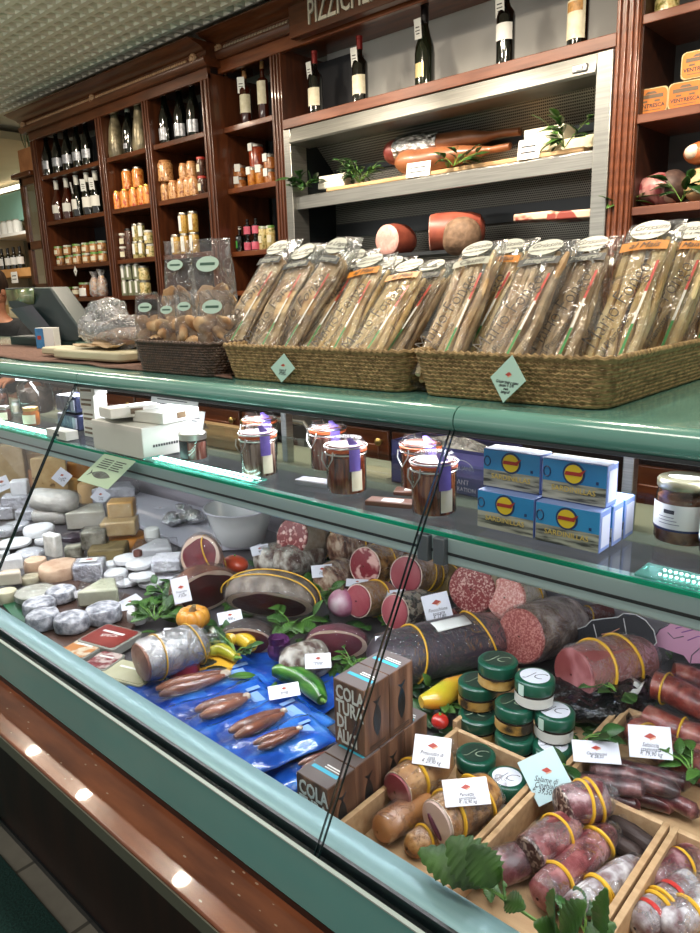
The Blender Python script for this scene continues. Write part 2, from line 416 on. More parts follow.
for a, b in XP:
    m = M().box((a, YL, .0), (b, YL+.40, ZH+.03))
    m.box((a+.012, YL-.008, .95), (a+.026, YL, ZH)); m.box((b-.026, YL-.008, .95), (b-.012, YL, ZH))
    sb('upright', m, woodv, bevel=.003)
for z in SH:
    for i in range(3):
        sb('shelf', M().box((XP[i][1], YL+.015, z), (XP[i+1][0], YL+.38, z+.028)), wood, bevel=.003)
sb('back_panel', M().box((XP[0][0], YL+.38, .9), (XP[3][1], YL+.40, ZH+.05)), dark_back)
m = M().box((XP[0][0], YL-.004, ZH), (XP[3][1], YL+.02, ZH+.055)).box((XP[0][0], YL+.02, ZH+.10), (XP[3][1], YL+.4, ZH+.12)); sb('header', m, wood, bevel=.003)
m = M(); cornice(m, XP[0][0]-.06, XP[3][1]+.03, YL-.015, ZH+.055, ZT); sb('cornice', m, wood)
zc = ZH+.055+(ZT-ZH-.055)*.42
for a, b in ((XP[0][0]+.06, XP[1][0]+.02), (XP[1][0]+.10, XP[3][0]-.06)):
    m = M(); rope(m, a, b, YL-.03, zc); sb('rope_moulding', m, ornament)
for x in (XP[0][0]+.0, XP[1][0]+.06, XP[3][0]+.0):
    m = M(); rosette(m, x, YL-.028, zc); sb('rosette', m, ornament)

# ---- narrow bay between the long unit and the refrigerator
X4 = (-3.298, -2.90, -2.82)
s4 = thing('shelf_unit', 'narrow mahogany shelf bay just left of the steel refrigerator', 'shelf unit', (-3.1, YR, 0))
i4 = Matrix.Translation((3.1, -YR, 0))
m = M().box((X4[1], YR, 0), (X4[2], YR+.36, ZH+.05))
for q in (.012, .034, .056): m.box((X4[1]+q, YR-.008, .95), (X4[1]+q+.012, YR, ZH+.03))
sb('upright', m, woodv, s4, i4, bevel=.003)
for k in (.3200, .2035, .0793, .0):
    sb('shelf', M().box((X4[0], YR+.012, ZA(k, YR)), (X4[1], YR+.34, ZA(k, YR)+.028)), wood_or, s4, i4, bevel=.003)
sb('back_panel', M().box((X4[0], YR+.34, .9), (X4[1], YR+.36, ZH+.05)), dark_back, s4, i4)
# ---- the wide header over bay and refrigerator, with rope, sign letters and cornice
XE = .9
hd = thing('cornice_header', 'mahogany sign header with raised silver letters above the refrigerator', 'shop sign', (-2.0, YR, ZA(.4275, YR)))
ZH2 = ZA(.4275, YR); ih = Matrix.Translation((2.0, -YR, -ZH2))
sb('header', M().box((X4[0], YR-.006, ZH2), (XE, YR+.02, ZH2+.06)).box((X4[0], YR+.02, ZH2+.058), (XE, YR+.35, ZH2+.08)), wood_or, hd, ih, bevel=.003)
m = M(); cornice(m, X4[0], XE, YR-.012, ZH2+.06, ZT+.035); sb('cornice', m, wood, hd, ih)
zc2 = ZH2+.06+(ZT+.035-ZH2-.06)*.40
m = M(); rope(m, X4[0]+.09, -2.72, YR-.024, zc2, .015); sb('rope_moulding', m, mat('silvery_rope', '#b9a58e', .35, metal=.4), hd, ih)
m = M(); rosette(m, X4[0]+.045, YR-.022, zc2); sb('rosette', m, ornament, hd, ih)
_Z0, _Z1 = PY(311, 25, YR-.075).z, PY(309, 1, YR-.075).z
m = M().box((-2.68, YR-.068, _Z0-.022), (-1.0, YR-.02, _Z1+.02)); sb('sign_panel', m, wood, hd, ih, bevel=.004)
_lb, _lt = _Z0, _Z1
text('lettering', 'PIZZICHERIA', (_lt-_lb)/.70, mat('silver_letters', '#cfcabb', .35, metal=.35), hd, ih @ Matrix.Translation((PY(307, 15, YR-.075).x, YR-.072, (_lt+_lb)/2)) @ FRONT, sx=.62, depth=.004, align='LEFT', bold=.001)

# ---- base cabinets behind the counter
bc = thing('base_cabinet', 'low mahogany base cabinet with brass knobs running along the back aisle', 'cabinet', (-2, 2.27, 0))
ib = Matrix.Translation((2, -2.27, 0))
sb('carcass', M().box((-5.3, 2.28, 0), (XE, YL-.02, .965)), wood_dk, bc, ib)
sb('worktop', M().box((-5.3, 2.24, .965), (XE, YL-.02, 1.0)), wood, bc, ib, bevel=.004)
brass = mat('brass_knob', '#b59a5c', .3, metal=.8)
xs = -5.2; k = 0
while xs < XE-.3:
    w = .48
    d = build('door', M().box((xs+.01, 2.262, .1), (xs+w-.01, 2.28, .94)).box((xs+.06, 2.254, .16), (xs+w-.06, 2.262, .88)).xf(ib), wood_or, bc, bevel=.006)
    kx = xs+w-.045 if k % 2 == 0 else xs+.045
    build('knob', M().lathe([(.006, 0), (.006, .012), (.015, .018), (.017, .026), (.012, .033), (.001, .036)], 14, ib @ Matrix.Translation((kx, 2.262, .895)) @ FRONT), brass, d)
    xs += w; k += 1

# ---- refrigerated steel wall case
X5, X6 = -2.80, -1.15
fr = thing('refrigerator', 'open stainless steel refrigerated wall case holding hams and cheeses', 'refrigerator', (-2, YR, 1.0))
ifr = Matrix.Translation((2, -YR, -1.0))
zt, zb, zm = ZA(.2678, YR), 1.40, ZA(.1551, YR)
perf = dots('perforated_steel', '#8f8e86', '#0d0e11', 110, .36, .35, .45)
sb('side_frame', M().box((X5-.015, YR-.01, 1.0), (X5+.035, YR+.10, zt+.075)), steel_b, fr, ifr, bevel=.003)
sb('side_frame', M().box((X6-.055, YR-.01, 1.0), (X6+.005, YR+.10, zt+.075)), steel_b, fr, ifr, bevel=.003)
m = M(); n = [(YR-.012, zt+.004), (YR-.018, zt+.012), (YR+.0, zt+.075), (YR+.12, zt+.075), (YR+.12, zt)]
m.add([(X5+.035, a, b) for a, b in n]+[(X6-.055, a, b) for a, b in n], [(0, 1, 2, 3, 4), (9, 8, 7, 6, 5)]+[(i, 5+i, 5+(i+1) % 5, (i+1) % 5) for i in range(5)])
tr = sb('top_rail', m, steel_b, fr, ifr)
sb('switch_plate', M().box((X6-.14, YR-.022, zt+.022), (X6-.085, YR-.004, zt+.047)), steel, tr, ifr, bevel=.003)
sb('thermostat', M().box((X6-.125, YR-.026, zt+.028), (X6-.10, YR-.02, zt+.041)), paper, tr, ifr)
m = M().box((X5+.02, YR+.015, zm), (X6-.04, YR+.03, zm+.060)).box((X5+.02, YR+.03, zm+.05), (X6-.04, YR+.33, zm+.066)); sb('shelf', m, steel_b, fr, ifr, bevel=.002)
sb('bottom_shelf', M().box((X5+.02, YR+.01, 1.47), (X6-.04, YR+.33, 1.50)), steel_b, fr, ifr)
m = M().box((X5, YR+.33, 1.3), (X6, YR+.345, zm+.2)); m.add([(X5, YR+.33, zm+.2), (X6, YR+.33, zm+.2), (X6, YR+.16, zt+.06), (X5, YR+.16, zt+.06)], [(0, 1, 2, 3)])
sb('perforated_back', m, perf, fr, ifr)
sb('bright_panel', M().box((X5+.02, YR+.318, zm+.05), (X6-.04, YR+.326, zm+.175)), dots('perforated_bright', '#d6d4ca', '#2a2a2c', 110, .30, .3, .4), fr, ifr)  # lighter copy of the perforated back, its lit tone put in the colour
sb('air_duct', M().box((X5+.03, YR+.31, zm+.19), (X6-.05, YR+.328, zm+.24)).box((X5+.03, YR+.31, zm-.13), (X6-.05, YR+.328, zm-.06)), steel_d, fr, ifr)
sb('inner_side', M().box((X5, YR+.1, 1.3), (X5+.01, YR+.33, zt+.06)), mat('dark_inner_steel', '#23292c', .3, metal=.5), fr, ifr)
sb('inner_side', M().box((X6-.02, YR+.1, 1.3), (X6, YR+.33, zt+.06)), steel, fr, ifr)
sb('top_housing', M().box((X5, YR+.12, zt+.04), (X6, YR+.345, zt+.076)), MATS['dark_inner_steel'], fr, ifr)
# ---- niche shelf board over the refrigerator
nb = thing('display_shelf', 'mahogany shelf board over the refrigerator with wine bottles standing on it', 'shelf', (-2, YR, zt+.08))
inb = Matrix.Translation((2, -YR, -(zt+.08)))
sb('board', M().box((X4[2], YR-.004, zt+.08), (X6+.01, YR+.345, zt+.125)), mat('niche_board', '#58301f', .35, col2='#6f4330', scale=5, stretch=(1, 8, 8), coat=.3), nb, inb, bevel=.003)
sb('back_panel', M().box((X4[2], YR+.335, zt+.125), (X6+.01, YR+.348, ZH2+.058)), grey_back, nb, inb)
sb('side_panel', M().box((X4[2], YR+.02, zt+.125), (X4[2]+.30, YR+.335, ZH2)), wood_dk, nb, inb) if False else None
sb('side_panel', M().box((X4[2]-.001, YR+.26, zt+.125), (X4[2]+.25, YR+.335, ZH2)), dark_back, nb, inb)
# ---- right hand shelf unit
X7, X8 = -1.145, -1.06
s7 = thing('shelf_unit', 'mahogany shelf unit right of the refrigerator holding orange tins and meat', 'shelf unit', (-.5, YR, 0))
i7 = Matrix.Translation((.5, -YR, 0))
m = M().box((X7, YR, 0), (X8, YR+.35, ZH2))
for q in (.008, .03, .052, .07): m.box((X7+q, YR-.01, .95), (X7+q+.011, YR, ZH2))
sb('upright', m, wood_or, s7, i7, bevel=.003)
for k in (.3168, .2012, .088, -.02):
    sb('shelf', M().box((X8, YR+.01, ZA(k, YR)), (XE, YR+.33, ZA(k, YR)+.03)), mat('right_shelf_wood', '#5f3526', .35, col2='#764a37', scale=5, stretch=(1, 8, 8), coat=.3), s7, i7, bevel=.003)
sb('back_panel', M().box((X8, YR+.33, .9), (XE, YR+.348, ZH2)), mat('dim_grey_back', '#4c4d4d', .6, col2='#565857', scale=3), s7, i7)
sb('side_panel', M().box((X8-.002, YR+.02, .96), (X8+.004, YR+.33, ZH2)), wood_dk, s7, i7)
XA, XB = -4.6, .75
dc = thing('display_case', 'long teal refrigerated deli counter with slanted glass front and polished wooden ledge', 'display case', (-1.5, .8, 0))
idc = Matrix.Translation((1.5, -.8, 0))
def cb(name, m, material, par=dc, **k): return build(name, m.xf(idc), material, par, **k)
def ext(prof, xa, xb, m=None):
    m = m or M(); n = len(prof)
    return m.add([(xa, a, b) for a, b in prof]+[(xb, a, b) for a, b in prof], [tuple(range(n)), tuple(range(2*n-1, n-1, -1))]+[(i, n+i, n+(i+1) % n, (i+1) % n) for i in range(n)])
cb('base_panel', M().box((-2.03, .636, 0), (XB, .66, .675)), mat('dark_stained_wood', '#1d100b', .5, col2='#2d1810', scale=4, stretch=(6, 6, 1), detail=5))
cb('base_panel', M().box((XA, .60, 0), (-2.035, .66, .64)), teal)
cb('skirting', M().box((-2.03, .63, 0), (XB, .637, .02)), steel_d)
m, nt, o = _nt('polished_ledge'); L = nt.links.new
b = _n(nt, 'BsdfPrincipled'); L(b.outputs[0], o.inputs[0]); b.inputs['Roughness'].default_value = .22; b.inputs['Coat Weight'].default_value = .25
v = coords(nt, (1.5, 9, 9), rnd=False); t = _n(nt, 'TexNoise', i_Scale=4.0, i_Detail=6.0); L(v, t.inputs['Vector'])
c = ramp(nt, t.outputs['Fac'], [(.3, '#5f3320'), (.7, '#8a4e30')])
v2 = coords(nt, (9, 22, 9), rnd=False); t2 = _n(nt, 'TexVoronoi', i_Scale=3.2); L(v2, t2.inputs['Vector'])
k = _n(nt, 'Math', operation='LESS_THAN'); k.inputs[1].default_value = .10; L(t2.outputs['Distance'], k.inputs[0])
mx = _n(nt, 'Mix', data_type='RGBA'); L(k.outputs[0], mx.inputs[0]); L(c, mx.inputs[6]); mx.inputs[7].default_value = C4('#a58a74'); L(mx.outputs[2], b.inputs['Base Color'])
t3 = _n(nt, 'TexNoise', i_Scale=60.0, i_Detail=3.0); L(coords(nt, rnd=False), t3.inputs['Vector']); bp = _n(nt, 'Bump', i_Strength=.025, i_Distance=.01); L(t3.outputs['Fac'], bp.inputs['Height']); L(bp.outputs[0], b.inputs['Normal'])
ledge_m = m
lg = cb('ledge', M().box((XA, .4415, .672), (XB, .555, .70)), ledge_m, bevel=.003)
lg['label'] = 'glossy scratched brown wooden ledge'
cb('ledge_edge', M().box((XA, .4395, .670), (XB, .442, .695)), mat('ledge_edge', '#5c5c4e', .5), lg)
cb('moulding', ext([(.575, .66), (.527, .699), (.527, .712), (.575, .715)], XA, XB), wood_dk)
cb('front_panel', ext([(.529, .798), (.533, .802), (.5355, .798), (.5355, .714), (.5265, .714)], XA, XB), teal)
cb('panel_lip', ext([(.5280, .799), (.5280, .8012), (.5325, .803), (.5355, .799)], XA, XB), white_lip)
cb('glass_channel', ext([(.5355, .77), (.5355, .780), (.556, .782), (.556, .77)], XA, XB), black_rub)
cb('channel_ridge', ext([(.537, .78), (.537, .788), (.539, .788), (.539, .78)], XA, XB), black_rub)
cb('rail_gasket', ext([(.5545, .77), (.5545, .792), (.557, .796), (.5622, .796), (.5622, .77)], XA, XB), black_rub)
cb('rail', ext([(.562, .77), (.562, .796), (.566, .7985), (.601, .8005), (.606, .797), (.606, .64)], XA, XB), teal_rail)
cb('deck', M().box((XA, .606, .64), (XB, 1.63, ZD-.003)), mat('deck_dark', '#4b474a', .45, col2='#5d585c', scale=6))  # deck colour darkened so gaps between the goods read as shadow
cb('back_wall', M().box((XA, 1.62, .64), (XB, 1.635, .955)), steel_case)
for x in [-.33, -.46, -.75, -1.1, -1.5, -1.9, -2.3]:
    cb('slot', M().box((x, 1.613, .765), (x+.03, 1.621, .785)).box((x+.002, 1.612, .767), (x+.028, 1.6205, .783)), steel, bevel=.001)
cb('rear_worktop', M().box((XA, 1.50, .955), (XB, 1.72, .98)), mat('pale_worktop', '#b9bda9', .35, col2='#c6c9b8', scale=3), bevel=.004)
cb('rear_panel', M().box((XA, 1.68, 0), (XB, 1.70, .955)), steel_d)
for a, b in ((XA, -1.673), (-1.667, -.579), (-.573, XB)):
    m = M(); 
    A = Vector((0, .5415, .7835)); Bv = Vector((0, .851, 1.3025)); nrm = Vector((0, -(Bv-A).z, (Bv-A).y)).normalized()*.004
    cb('front_glass', M().add([(a, A.y, A.z), (b, A.y, A.z), (b, Bv.y, Bv.z), (a, Bv.y, Bv.z)], [(0, 1, 2, 3)]), pane)
    for x in (a, b):
        if abs(x) > 3 or x > .5: continue
        s = .0009 if x == a else -.0009
        q = M().add([(x, A.y, A.z), (x+s, A.y, A.z), (x+s, Bv.y, Bv.z), (x, Bv.y, Bv.z)], [(0, 1, 2, 3)])
        q.add([(x, A.y+nrm.y, A.z+nrm.z), (x+s, A.y+nrm.y, A.z+nrm.z), (x+s, Bv.y+nrm.y, Bv.z+nrm.z), (x, Bv.y+nrm.y, Bv.z+nrm.z)], [(0, 1, 2, 3)])
        q.add([(x, A.y, A.z), (x, A.y+nrm.y, A.z+nrm.z), (x, Bv.y+nrm.y, Bv.z+nrm.z), (x, Bv.y, Bv.z)], [(0, 1, 2, 3)])
        cb('glass_edge', q, edge_dk)
# counter top with a bullnose front, in three lengths
def top_prof():
    pr = []
    cx, cz, r = .872, 1.3155, .0205
    for k in range(9):
        a = math.radians(-120 - k*(150/8)); pr.append((cx+r*math.cos(a)*1.05, cz+r*math.sin(a)))
    pr = [(.856, 1.301)]+[(cx+r*1.05*math.cos(math.radians(t)), cz+r*math.sin(math.radians(t))) for t in range(230, 89, -14)]
    pr += [(.93, 1.3360), (1.56, 1.3360), (1.56, 1.305), (.90, 1.301)]
    return pr
for a, b in ((XA, -1.6705), (-1.6685, -.5765), (-.5745, XB)):
    cb('counter_top', ext(top_prof(), a, b), teal_top)
cb('top_trim', M().box((XA, .853, 1.2965), (XB, .885, 1.3015)), steel_d)
cb('lamp_housing', M().box((XA, .90, 1.285), (XB, .96, 1.3005)), steel)
for x in (-3.0, -1.67, -.575, .4):
    cb('top_support', M().box((x-.012, 1.52, .98), (x+.012, 1.55, 1.34)), steel, bevel=.002)
# glass shelf
gs = cb('glass_shelf', M().box((XA, .80, 1.162), (XB, 1.16, 1.167)), shelf_gl)
cb('shelf_front_edge', M().box((XA, .797, 1.1615), (XB, .80, 1.1675)), edge_gl, gs)
cb('shelf_rail', M().box((XA, .805, 1.118), (XB, .835, 1.160)), shelf_band, bevel=.004)
cb('shelf_rail_groove', M().box((XA, .8035, 1.133), (XB, .8055, 1.137)), steel_d)
brk = mat('bracket_grey', '#6b7177', .4, metal=.5)
for x in (-.590, -.562):
    cb('shelf_bracket', M().box((x-.010, .795, 1.118), (x+.010, .845, 1.158)), brk, bevel=.002)
refl_c = film('lamp_cover', (.55, .9, .84), .10, .5, .1, 3, milky=.16, milkcol=(.35, .8, .72), bump=.02)
refl_led = mat('led_light', '#ffffff', .4, emit='#c8fff4', es=9)
for a, b in ((-4.4, PZ(48, 440, 1.17).x), (PZ(150, 458, 1.17).x, PZ(246, 486, 1.17).x), (PZ(638, 572, 1.17).x, XB)):  # glowing bars stand in for an LED strip reflected in the glass
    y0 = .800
    lm = cb('led_lamp', M().box((a, y0, 1.169), (b, y0+.042, 1.173)), refl_c, bevel=.001)
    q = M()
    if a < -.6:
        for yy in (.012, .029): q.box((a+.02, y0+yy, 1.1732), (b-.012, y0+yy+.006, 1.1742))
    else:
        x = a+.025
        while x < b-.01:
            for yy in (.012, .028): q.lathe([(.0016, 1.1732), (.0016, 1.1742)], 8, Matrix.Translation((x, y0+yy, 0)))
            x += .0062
    cb('led', q, refl_led, lm)
# ------------------------------------------------------------------ bottles and jars (prototypes are copied)
def disc_label(m, r, z0, z1, a0=-1.2, a1=1.2, n=10, off=.0012):
    """curved paper label on a cylinder wall, centred on the -Y side"""
    R = r+off
    m.sheet(lambda u, v: (R*math.sin(a0+(a1-a0)*u), -R*math.cos(a0+(a1-a0)*u), z0+(z1-z0)*v), n, 2); return m
def make_bottle(loc, label, glassm, capm, labm, h=.30, r=.0375, shape='bordeaux', lab=(.07, .15), group=None, tagged=False, rz=0, capl=.055, la=1.25, neck_label=False):
    t = thing('wine_bottle', label, 'bottle', loc, rz, group)
    if shape == 'bordeaux': pr = [(r*.85, 0), (r, .006), (r, h*.58), (r*.93, h*.63), (r*.5, h*.70), (r*.36, h*.75), (r*.34, h*.97), (r*.38, h*.975), (r*.38, h), (.001, h)]
    elif shape == 'burgundy': pr = [(r*.85, 0), (r, .006), (r, h*.42), (r*.92, h*.5), (r*.62, h*.62), (r*.4, h*.74), (r*.33, h*.82), (r*.31, h*.95), (r*.37, h*.955), (r*.37, h), (.001, h)]
    else: pr = [(r*.9, 0), (r, .005), (r, h*.62), (r*.8, h*.67), (r*.38, h*.70), (r*.36, h*.95), (r*.42, h*.955), (r*.42, h), (.001, h)]
    build('glass_body', M().lathe(pr, 16), glassm, t)
    if capm:
        rr = r*.40
        build('capsule', M().lathe([(rr*.98, h-capl), (rr*.95, h-.012), (rr*1.05, h-.011), (rr*1.05, h+.0015), (.001, h+.002)], 12, caps=False), capm, t)
    if labm: build('label', disc_label(M(), r, lab[0], lab[1], -la, la), labm, t)
    if neck_label: build('neck_label', disc_label(M(), r*.43, h*.76, h*.80, -2, 2), labm, t)
    if tagged:
        g = build('price_tag', M().box((-.026, -.001, -.038), (.026, .001, .038)), paper, t); g.location = (-.012, -r*.75, h*.70); g.rotation_euler = (.15, .12, -.35)
        build('writing', M().box((-.016, -.0016, .004), (.014, -.001, .008)).box((-.018, -.0016, -.008), (.016, -.001, -.005)).box((-.012, -.0016, -.020), (.012, -.001, -.016)), ink, g)
    return t
def make_jar(name, loc, label, cat, r, h, content, lid, labm=None, lab=(.2, .7), group=None, lidh=.012, lr=1.0, sq=False, la=1.2, liner=None, rz=0, wall=None):
    t = thing(name, label, cat, loc, rz, group)
    if sq:
        c = r*.25
        oct_ = [(-r+c, -r), (r-c, -r), (r, -r+c), (r, r-c), (r-c, r), (-r+c, r), (-r, r-c), (-r, -r+c)]
        build('jar_body', M().prism(oct_, 0, h-lidh), content, t)
    else:
        build('jar_body', M().lathe([(r*.88, 0), (r, .004), (r, h-lidh-.010), (r*.9, h-lidh-.003), (r*.88, h-lidh)], 16), content, t)
    build('lid', M().lathe([(r*lr*.92, h-lidh-.001), (r*lr*.95, h-.002), (r*lr*.9, h), (.001, h)], 16, caps=False), lid, t)
    if labm: build('label', disc_label(M(), r, h*lab[0], h*lab[1], -la, la), labm, t)
    if liner: build('tag', M().box((-.016, -r-.004, h-lidh-.022), (.016, -r-.001, h+.004)).box((-.016, -r-.001, h+.001), (.016, .012, h+.004)), paper, t)
    return t
def XB_(px, py, Y): return PY(px, py, Y).x
def place_row(proto_fn, pxs, py, Y, z, lab_fn, group=None, dz=0):
    first = None
    for i, px in enumerate(pxs):
        loc = (XB_(px, py, Y), Y+random.uniform(-.006, .006), z)
        if first is None: first = proto_fn(loc, lab_fn(i), group)
        else: dup(first, loc, random.uniform(-.25, .25)+facing(loc)*.45, lab_fn(i), group)
    return first
silver_lab = mat('silver_label', '#b9bcc4', .3, metal=.3, col2='#84888f', scale=60)
side = lambda n: (lambda i: ORD[i]+' from the left' if i else 'leftmost')
def lf(what, n):
    def f(i):
        if i == 0: w = 'leftmost'
        elif i == n-1 and n > 2: w = 'rightmost'
        elif n == 2: w = 'right one'
        else: w = ORD[i]+' from left'
        return what+', '+w
    return f
B1 = 'of leftmost bay'; B2 = 'of second bay'; B3 = 'of third bay'
zs = [z+.0295 for z in SH]
place_row(lambda l, lb, g: make_bottle(l, lb, bot_gl, cap_bk, silver_lab, .30, .040, 'burgundy', (.045, .10), g, la=1.1), [49.5, 60, 70.5, 80.5, 90], 172, YL+.075, zs[0],
          lf('black wine bottle with silver label, top shelf '+B1, 5), 'black bottles on the top shelf')
round_lab = mat('white_round_label', '#dcdad2', .5)
place_row(lambda l, lb, g: make_bottle(l, lb, bot_am, cap_wh, round_lab, .272, .042, 'burgundy', (.05, .105), g, la=.75, capl=.06), [51, 60.5, 70], 218, YL+.075, zs[1],
          lf('brown sparkling bottle with round label, second shelf '+B1, 3), 'sparkling wine bottles on the second shelf')
place_row(lambda l, lb, g: make_bottle(l, lb, bot_gl, cap_wh, round_lab, .272, .044, 'burgundy', (.05, .115), g, la=.8, capl=.06, tagged=True), [80.5, 91, 98.5], 216, YL+.075, zs[1],
          lf('black sparkling bottle with price tag, second shelf '+B1, 3), 'sparkling wine bottles on the second shelf')
def veg(name, a, b, sc=70, c=None):
    return mat(name, a, .25, col2=[(.3, a), (.5, b), (.65, c or a)], scale=sc, coat=.6, detail=2)
pat_m = veg('spread_in_jar', '#8a5a36', '#b5814f', 40, '#6e4529'); green_cap = mat('herb_lid', '#b7bbae', .4, col2=[(.4, '#c7c6c0'), (.55, '#5f8f3c')], scale=25)
for tier in (0, 1):
    place_row(lambda l, lb, g: make_jar('spread_jar', l, lb, 'jar', .031, .068, pat_m, green_cap, cream_lab, (.2, .6), g, la=.5), [51.5, 60.5, 69.5, 78.5, 87.5, 96, 103.5], 262, YL+.06, zs[2]+.0685*tier,
              lf('small jar of brown spread, %s row, third shelf %s' % (('lower', 'upper')[tier], B1), 7), 'jars of spread in two rows')
place_row(lambda l, lb, g: make_bottle(l, lb, mat('honey_glass', '#6e3410', .1, coat=1), cap_bk, None, .16, .042, 'burgundy', (.04, .08), g), [57, 68], 300, YL+.2, zs[3],
          lf('squat brown bottle, lowest shelf '+B1, 2), 'squat brown bottles')
place_row(lambda l, lb, g: make_jar('honey_jar', l, lb, 'jar', .028, .075, MATS['honey_glass'], green_cap, cream_lab, (.3, .7), g), [70.5, 79], 312, YL+.07, zs[3],
          lf('small amber jar with herb label, fourth shelf '+B1, 2), 'small amber jars')
make_jar('oil_jar', (XB_(88, 312, YL+.08), YL+.08, zs[3]), 'amber jar with large square white label on the lowest shelf of the leftmost bay', 'jar', .044, .10, MATS['honey_glass'], green_cap, paper, (.08, .62), la=1.1)
cello = film('cello_bag', (.92, .9, .88), .1, .5, .2, 30, milky=.25)
def pasta_bag(px, py, lb, h=.17, r=.035, Y=YL+.06, z=None):
    l = (XB_(px, py, Y), Y, z)
    t = thing('pasta_bag', lb, 'bag', l)
    build('contents', M().lathe([(r*.7, .002), (r, .02), (r*.95, h*.55), (r*.5, h*.75)], 12).jit(.006, 40), mat('dried_pasta', '#c9a582', .6, col2='#8e3b2a', scale=60, stops=(.5, .62)), t)
    build('film', M().lathe([(r*.8, 0), (r*1.1, .02), (r*1.06, h*.55), (r*.5, h*.78), (r*.9, h)], 12, caps=False).jit(.005, 30), cello, t)
pasta_bag(98, 312, 'white printed pasta bag at right of the lowest shelf, leftmost bay', z=zs[3]); pasta_bag(105, 311, 'red and cream pasta bag against the upright, leftmost bay', z=zs[3], h=.18)
# bay 2
def wrapped(px, py, lb):
    Y = YL+.075; l = (XB_(px, py, Y), Y, zs[0])
    t = make_bottle(l, lb, bot_am, cap_wh, None, .28, .04, 'burgundy')
    build('wrapper', M().lathe([(.052, .0), (.056, .03), (.040, .17), (.024, .24), (.026, .27), (.03, .295)], 16, caps=False).jit(.005, 25), mat('gold_cellophane', '#8f8468', .3, col2='#5d5542', scale=20, metal=.3, bump=.5, alpha=1), t)
wrapped(118, 155, 'bottle wrapped in gold paper at left, top shelf of the second bay')
make_bottle((XB_(131, 152, YL+.075), YL+.075, zs[0]), 'black bottle with silver neck between two wrapped bottles, second bay', bot_gl, cap_wh, silver_lab, .31, .042, 'burgundy', (.03, .06), la=.5, capl=.07)
wrapped(142, 150, 'gold paper wrapped bottle by the upright, top shelf of the second bay')
pepper_c = veg('pickled_peppers', '#c2541c', '#e09a4a', 38, '#b03a16'); mush_c = veg('pickled_mushrooms', '#a4683a', '#d1a06a', 55, '#7d4420')
place_row(lambda l, lb, g: make_jar('pickle_jar', l, lb, 'jar', .034, .115, pepper_c, gold_lid, None, group=g, lr=.8), [118, 127, 135, 143, 149], 205, YL+.065, zs[1], lf('jar of orange pickled peppers, bottom row, second shelf '+B2, 5), 'jars of pickled peppers')
place_row(lambda l, lb, g: make_jar('pickle_jar', l, lb, 'jar', .037, .125, pepper_c, metal_lid, None, group=g, lr=.8), [129, 139], 185, YL+.11, zs[1]+.115, lf('tall jar of orange peppers stacked on others, second shelf '+B2, 2), 'jars of pickled peppers')
dk_c = veg('dark_preserve', '#2d1a16', '#5b3a2c', 60); oil_c = veg('vegetables_in_oil', '#a88a4c', '#cfc08a', 45, '#6f6a30')
for tr_ in (0, 1):
    place_row(lambda l, lb, g: make_jar('olive_jar', l, lb, 'jar', .026, .082, dk_c, cap_wh, cream_lab, (.2, .6), g, la=.6), [118.5, 125], 258, YL+.06, zs[2]+.082*tr_, lf('dark jar with white lid, %s of its stack, third shelf %s' % (('bottom', 'top')[tr_], B2), 2), 'dark jars with white lids')
    place_row(lambda l, lb, g: make_jar('artichoke_jar', l, lb, 'jar', .023, .105, oil_c, metal_lid, paper, (.25, .85), g, la=.6), [137.5, 143], 255, YL+.06, zs[2]+.105*tr_, lf('tall jar in oil, %s of its stack, third shelf %s' % (('bottom', 'top')[tr_], B2), 2), 'tall label jars')
    place_row(lambda l, lb, g: make_jar('artichoke_jar', l, lb, 'jar', .031, .08, oil_c, cap_wh, paper, (.25, .6), g, la=.5), [151], 255, YL+.06, zs[2]+.08*tr_, lambda i: 'jar in oil by the upright, %s of two, third shelf of second bay' % ('bottom', 'top')[tr_], None)
make_jar('dark_tall_jar', (XB_(131, 257, YL+.075), YL+.075, zs[2]), 'tall dark jar between the white-lid stack and the label jars', 'jar', .028, .19, dk_c, cap_bk)
tin_m = mat('green_grey_tin', '#5c6047', .35, col2='#7f8468', scale=20, coat=.4)
for tr_ in (0, 1):
    place_row(lambda l, lb, g: make_jar('oil_tin', l, lb, 'tin', .026, .10, tin_m, metal_lid, paper, (.15, .9), g, sq=True, la=.35), [121, 127.5, 134, 141], 305, YL+.06, zs[3]+.10*tr_, lf('slim square label tin, %s row, lowest shelf %s' % (('lower', 'upper')[tr_], B2), 4), 'slim square tins')
    make_jar('olive_jar', (XB_(151, 303, YL+.09), YL+.06, zs[3]+.09*tr_), 'green olive jar, %s of two beside the square tins' % ('bottom', 'top')[tr_], 'jar', .036, .09, oil_c, metal_lid)
# bay 3
place_row(lambda l, lb, g: make_bottle(l, lb, bot_gl, cap_bk, silver_lab, .31, .042, 'burgundy', (.02, .085), g, la=.9), [167, 181.5, 195.5], 140, YL+.075, zs[0], lf('black wine bottle with small grey label, top shelf '+B3, 3), 'black bottles in the third bay')
place_row(lambda l, lb, g: make_jar('mushroom_jar', l, lb, 'jar', .032, .105, mush_c, mat('copper_lid', '#b07848', .4, metal=.3), None, group=g, lr=.85), [166, 175, 182.5, 189, 195], 195, YL+.065, zs[1], lf('jar of pickled mushrooms, bottom row, second shelf '+B3, 5), 'jars of pickled mushrooms')
make_jar('mushroom_jar', (XB_(171, 178, YL+.1), YL+.065, zs[1]+.105), 'largest mushroom jar on top at left, second shelf of the third bay', 'jar', .045, .12, mush_c, MATS['copper_lid'], lr=.85)
place_row(lambda l, lb, g: make_jar('mushroom_jar', l, lb, 'jar', .032, .09, mush_c, MATS['copper_lid'], None, group=g, lr=.85), [184.5, 193], 178, YL+.1, zs[1]+.105, lf('small mushroom jar stacked on the row, second shelf '+B3, 2), 'jars of pickled mushrooms')
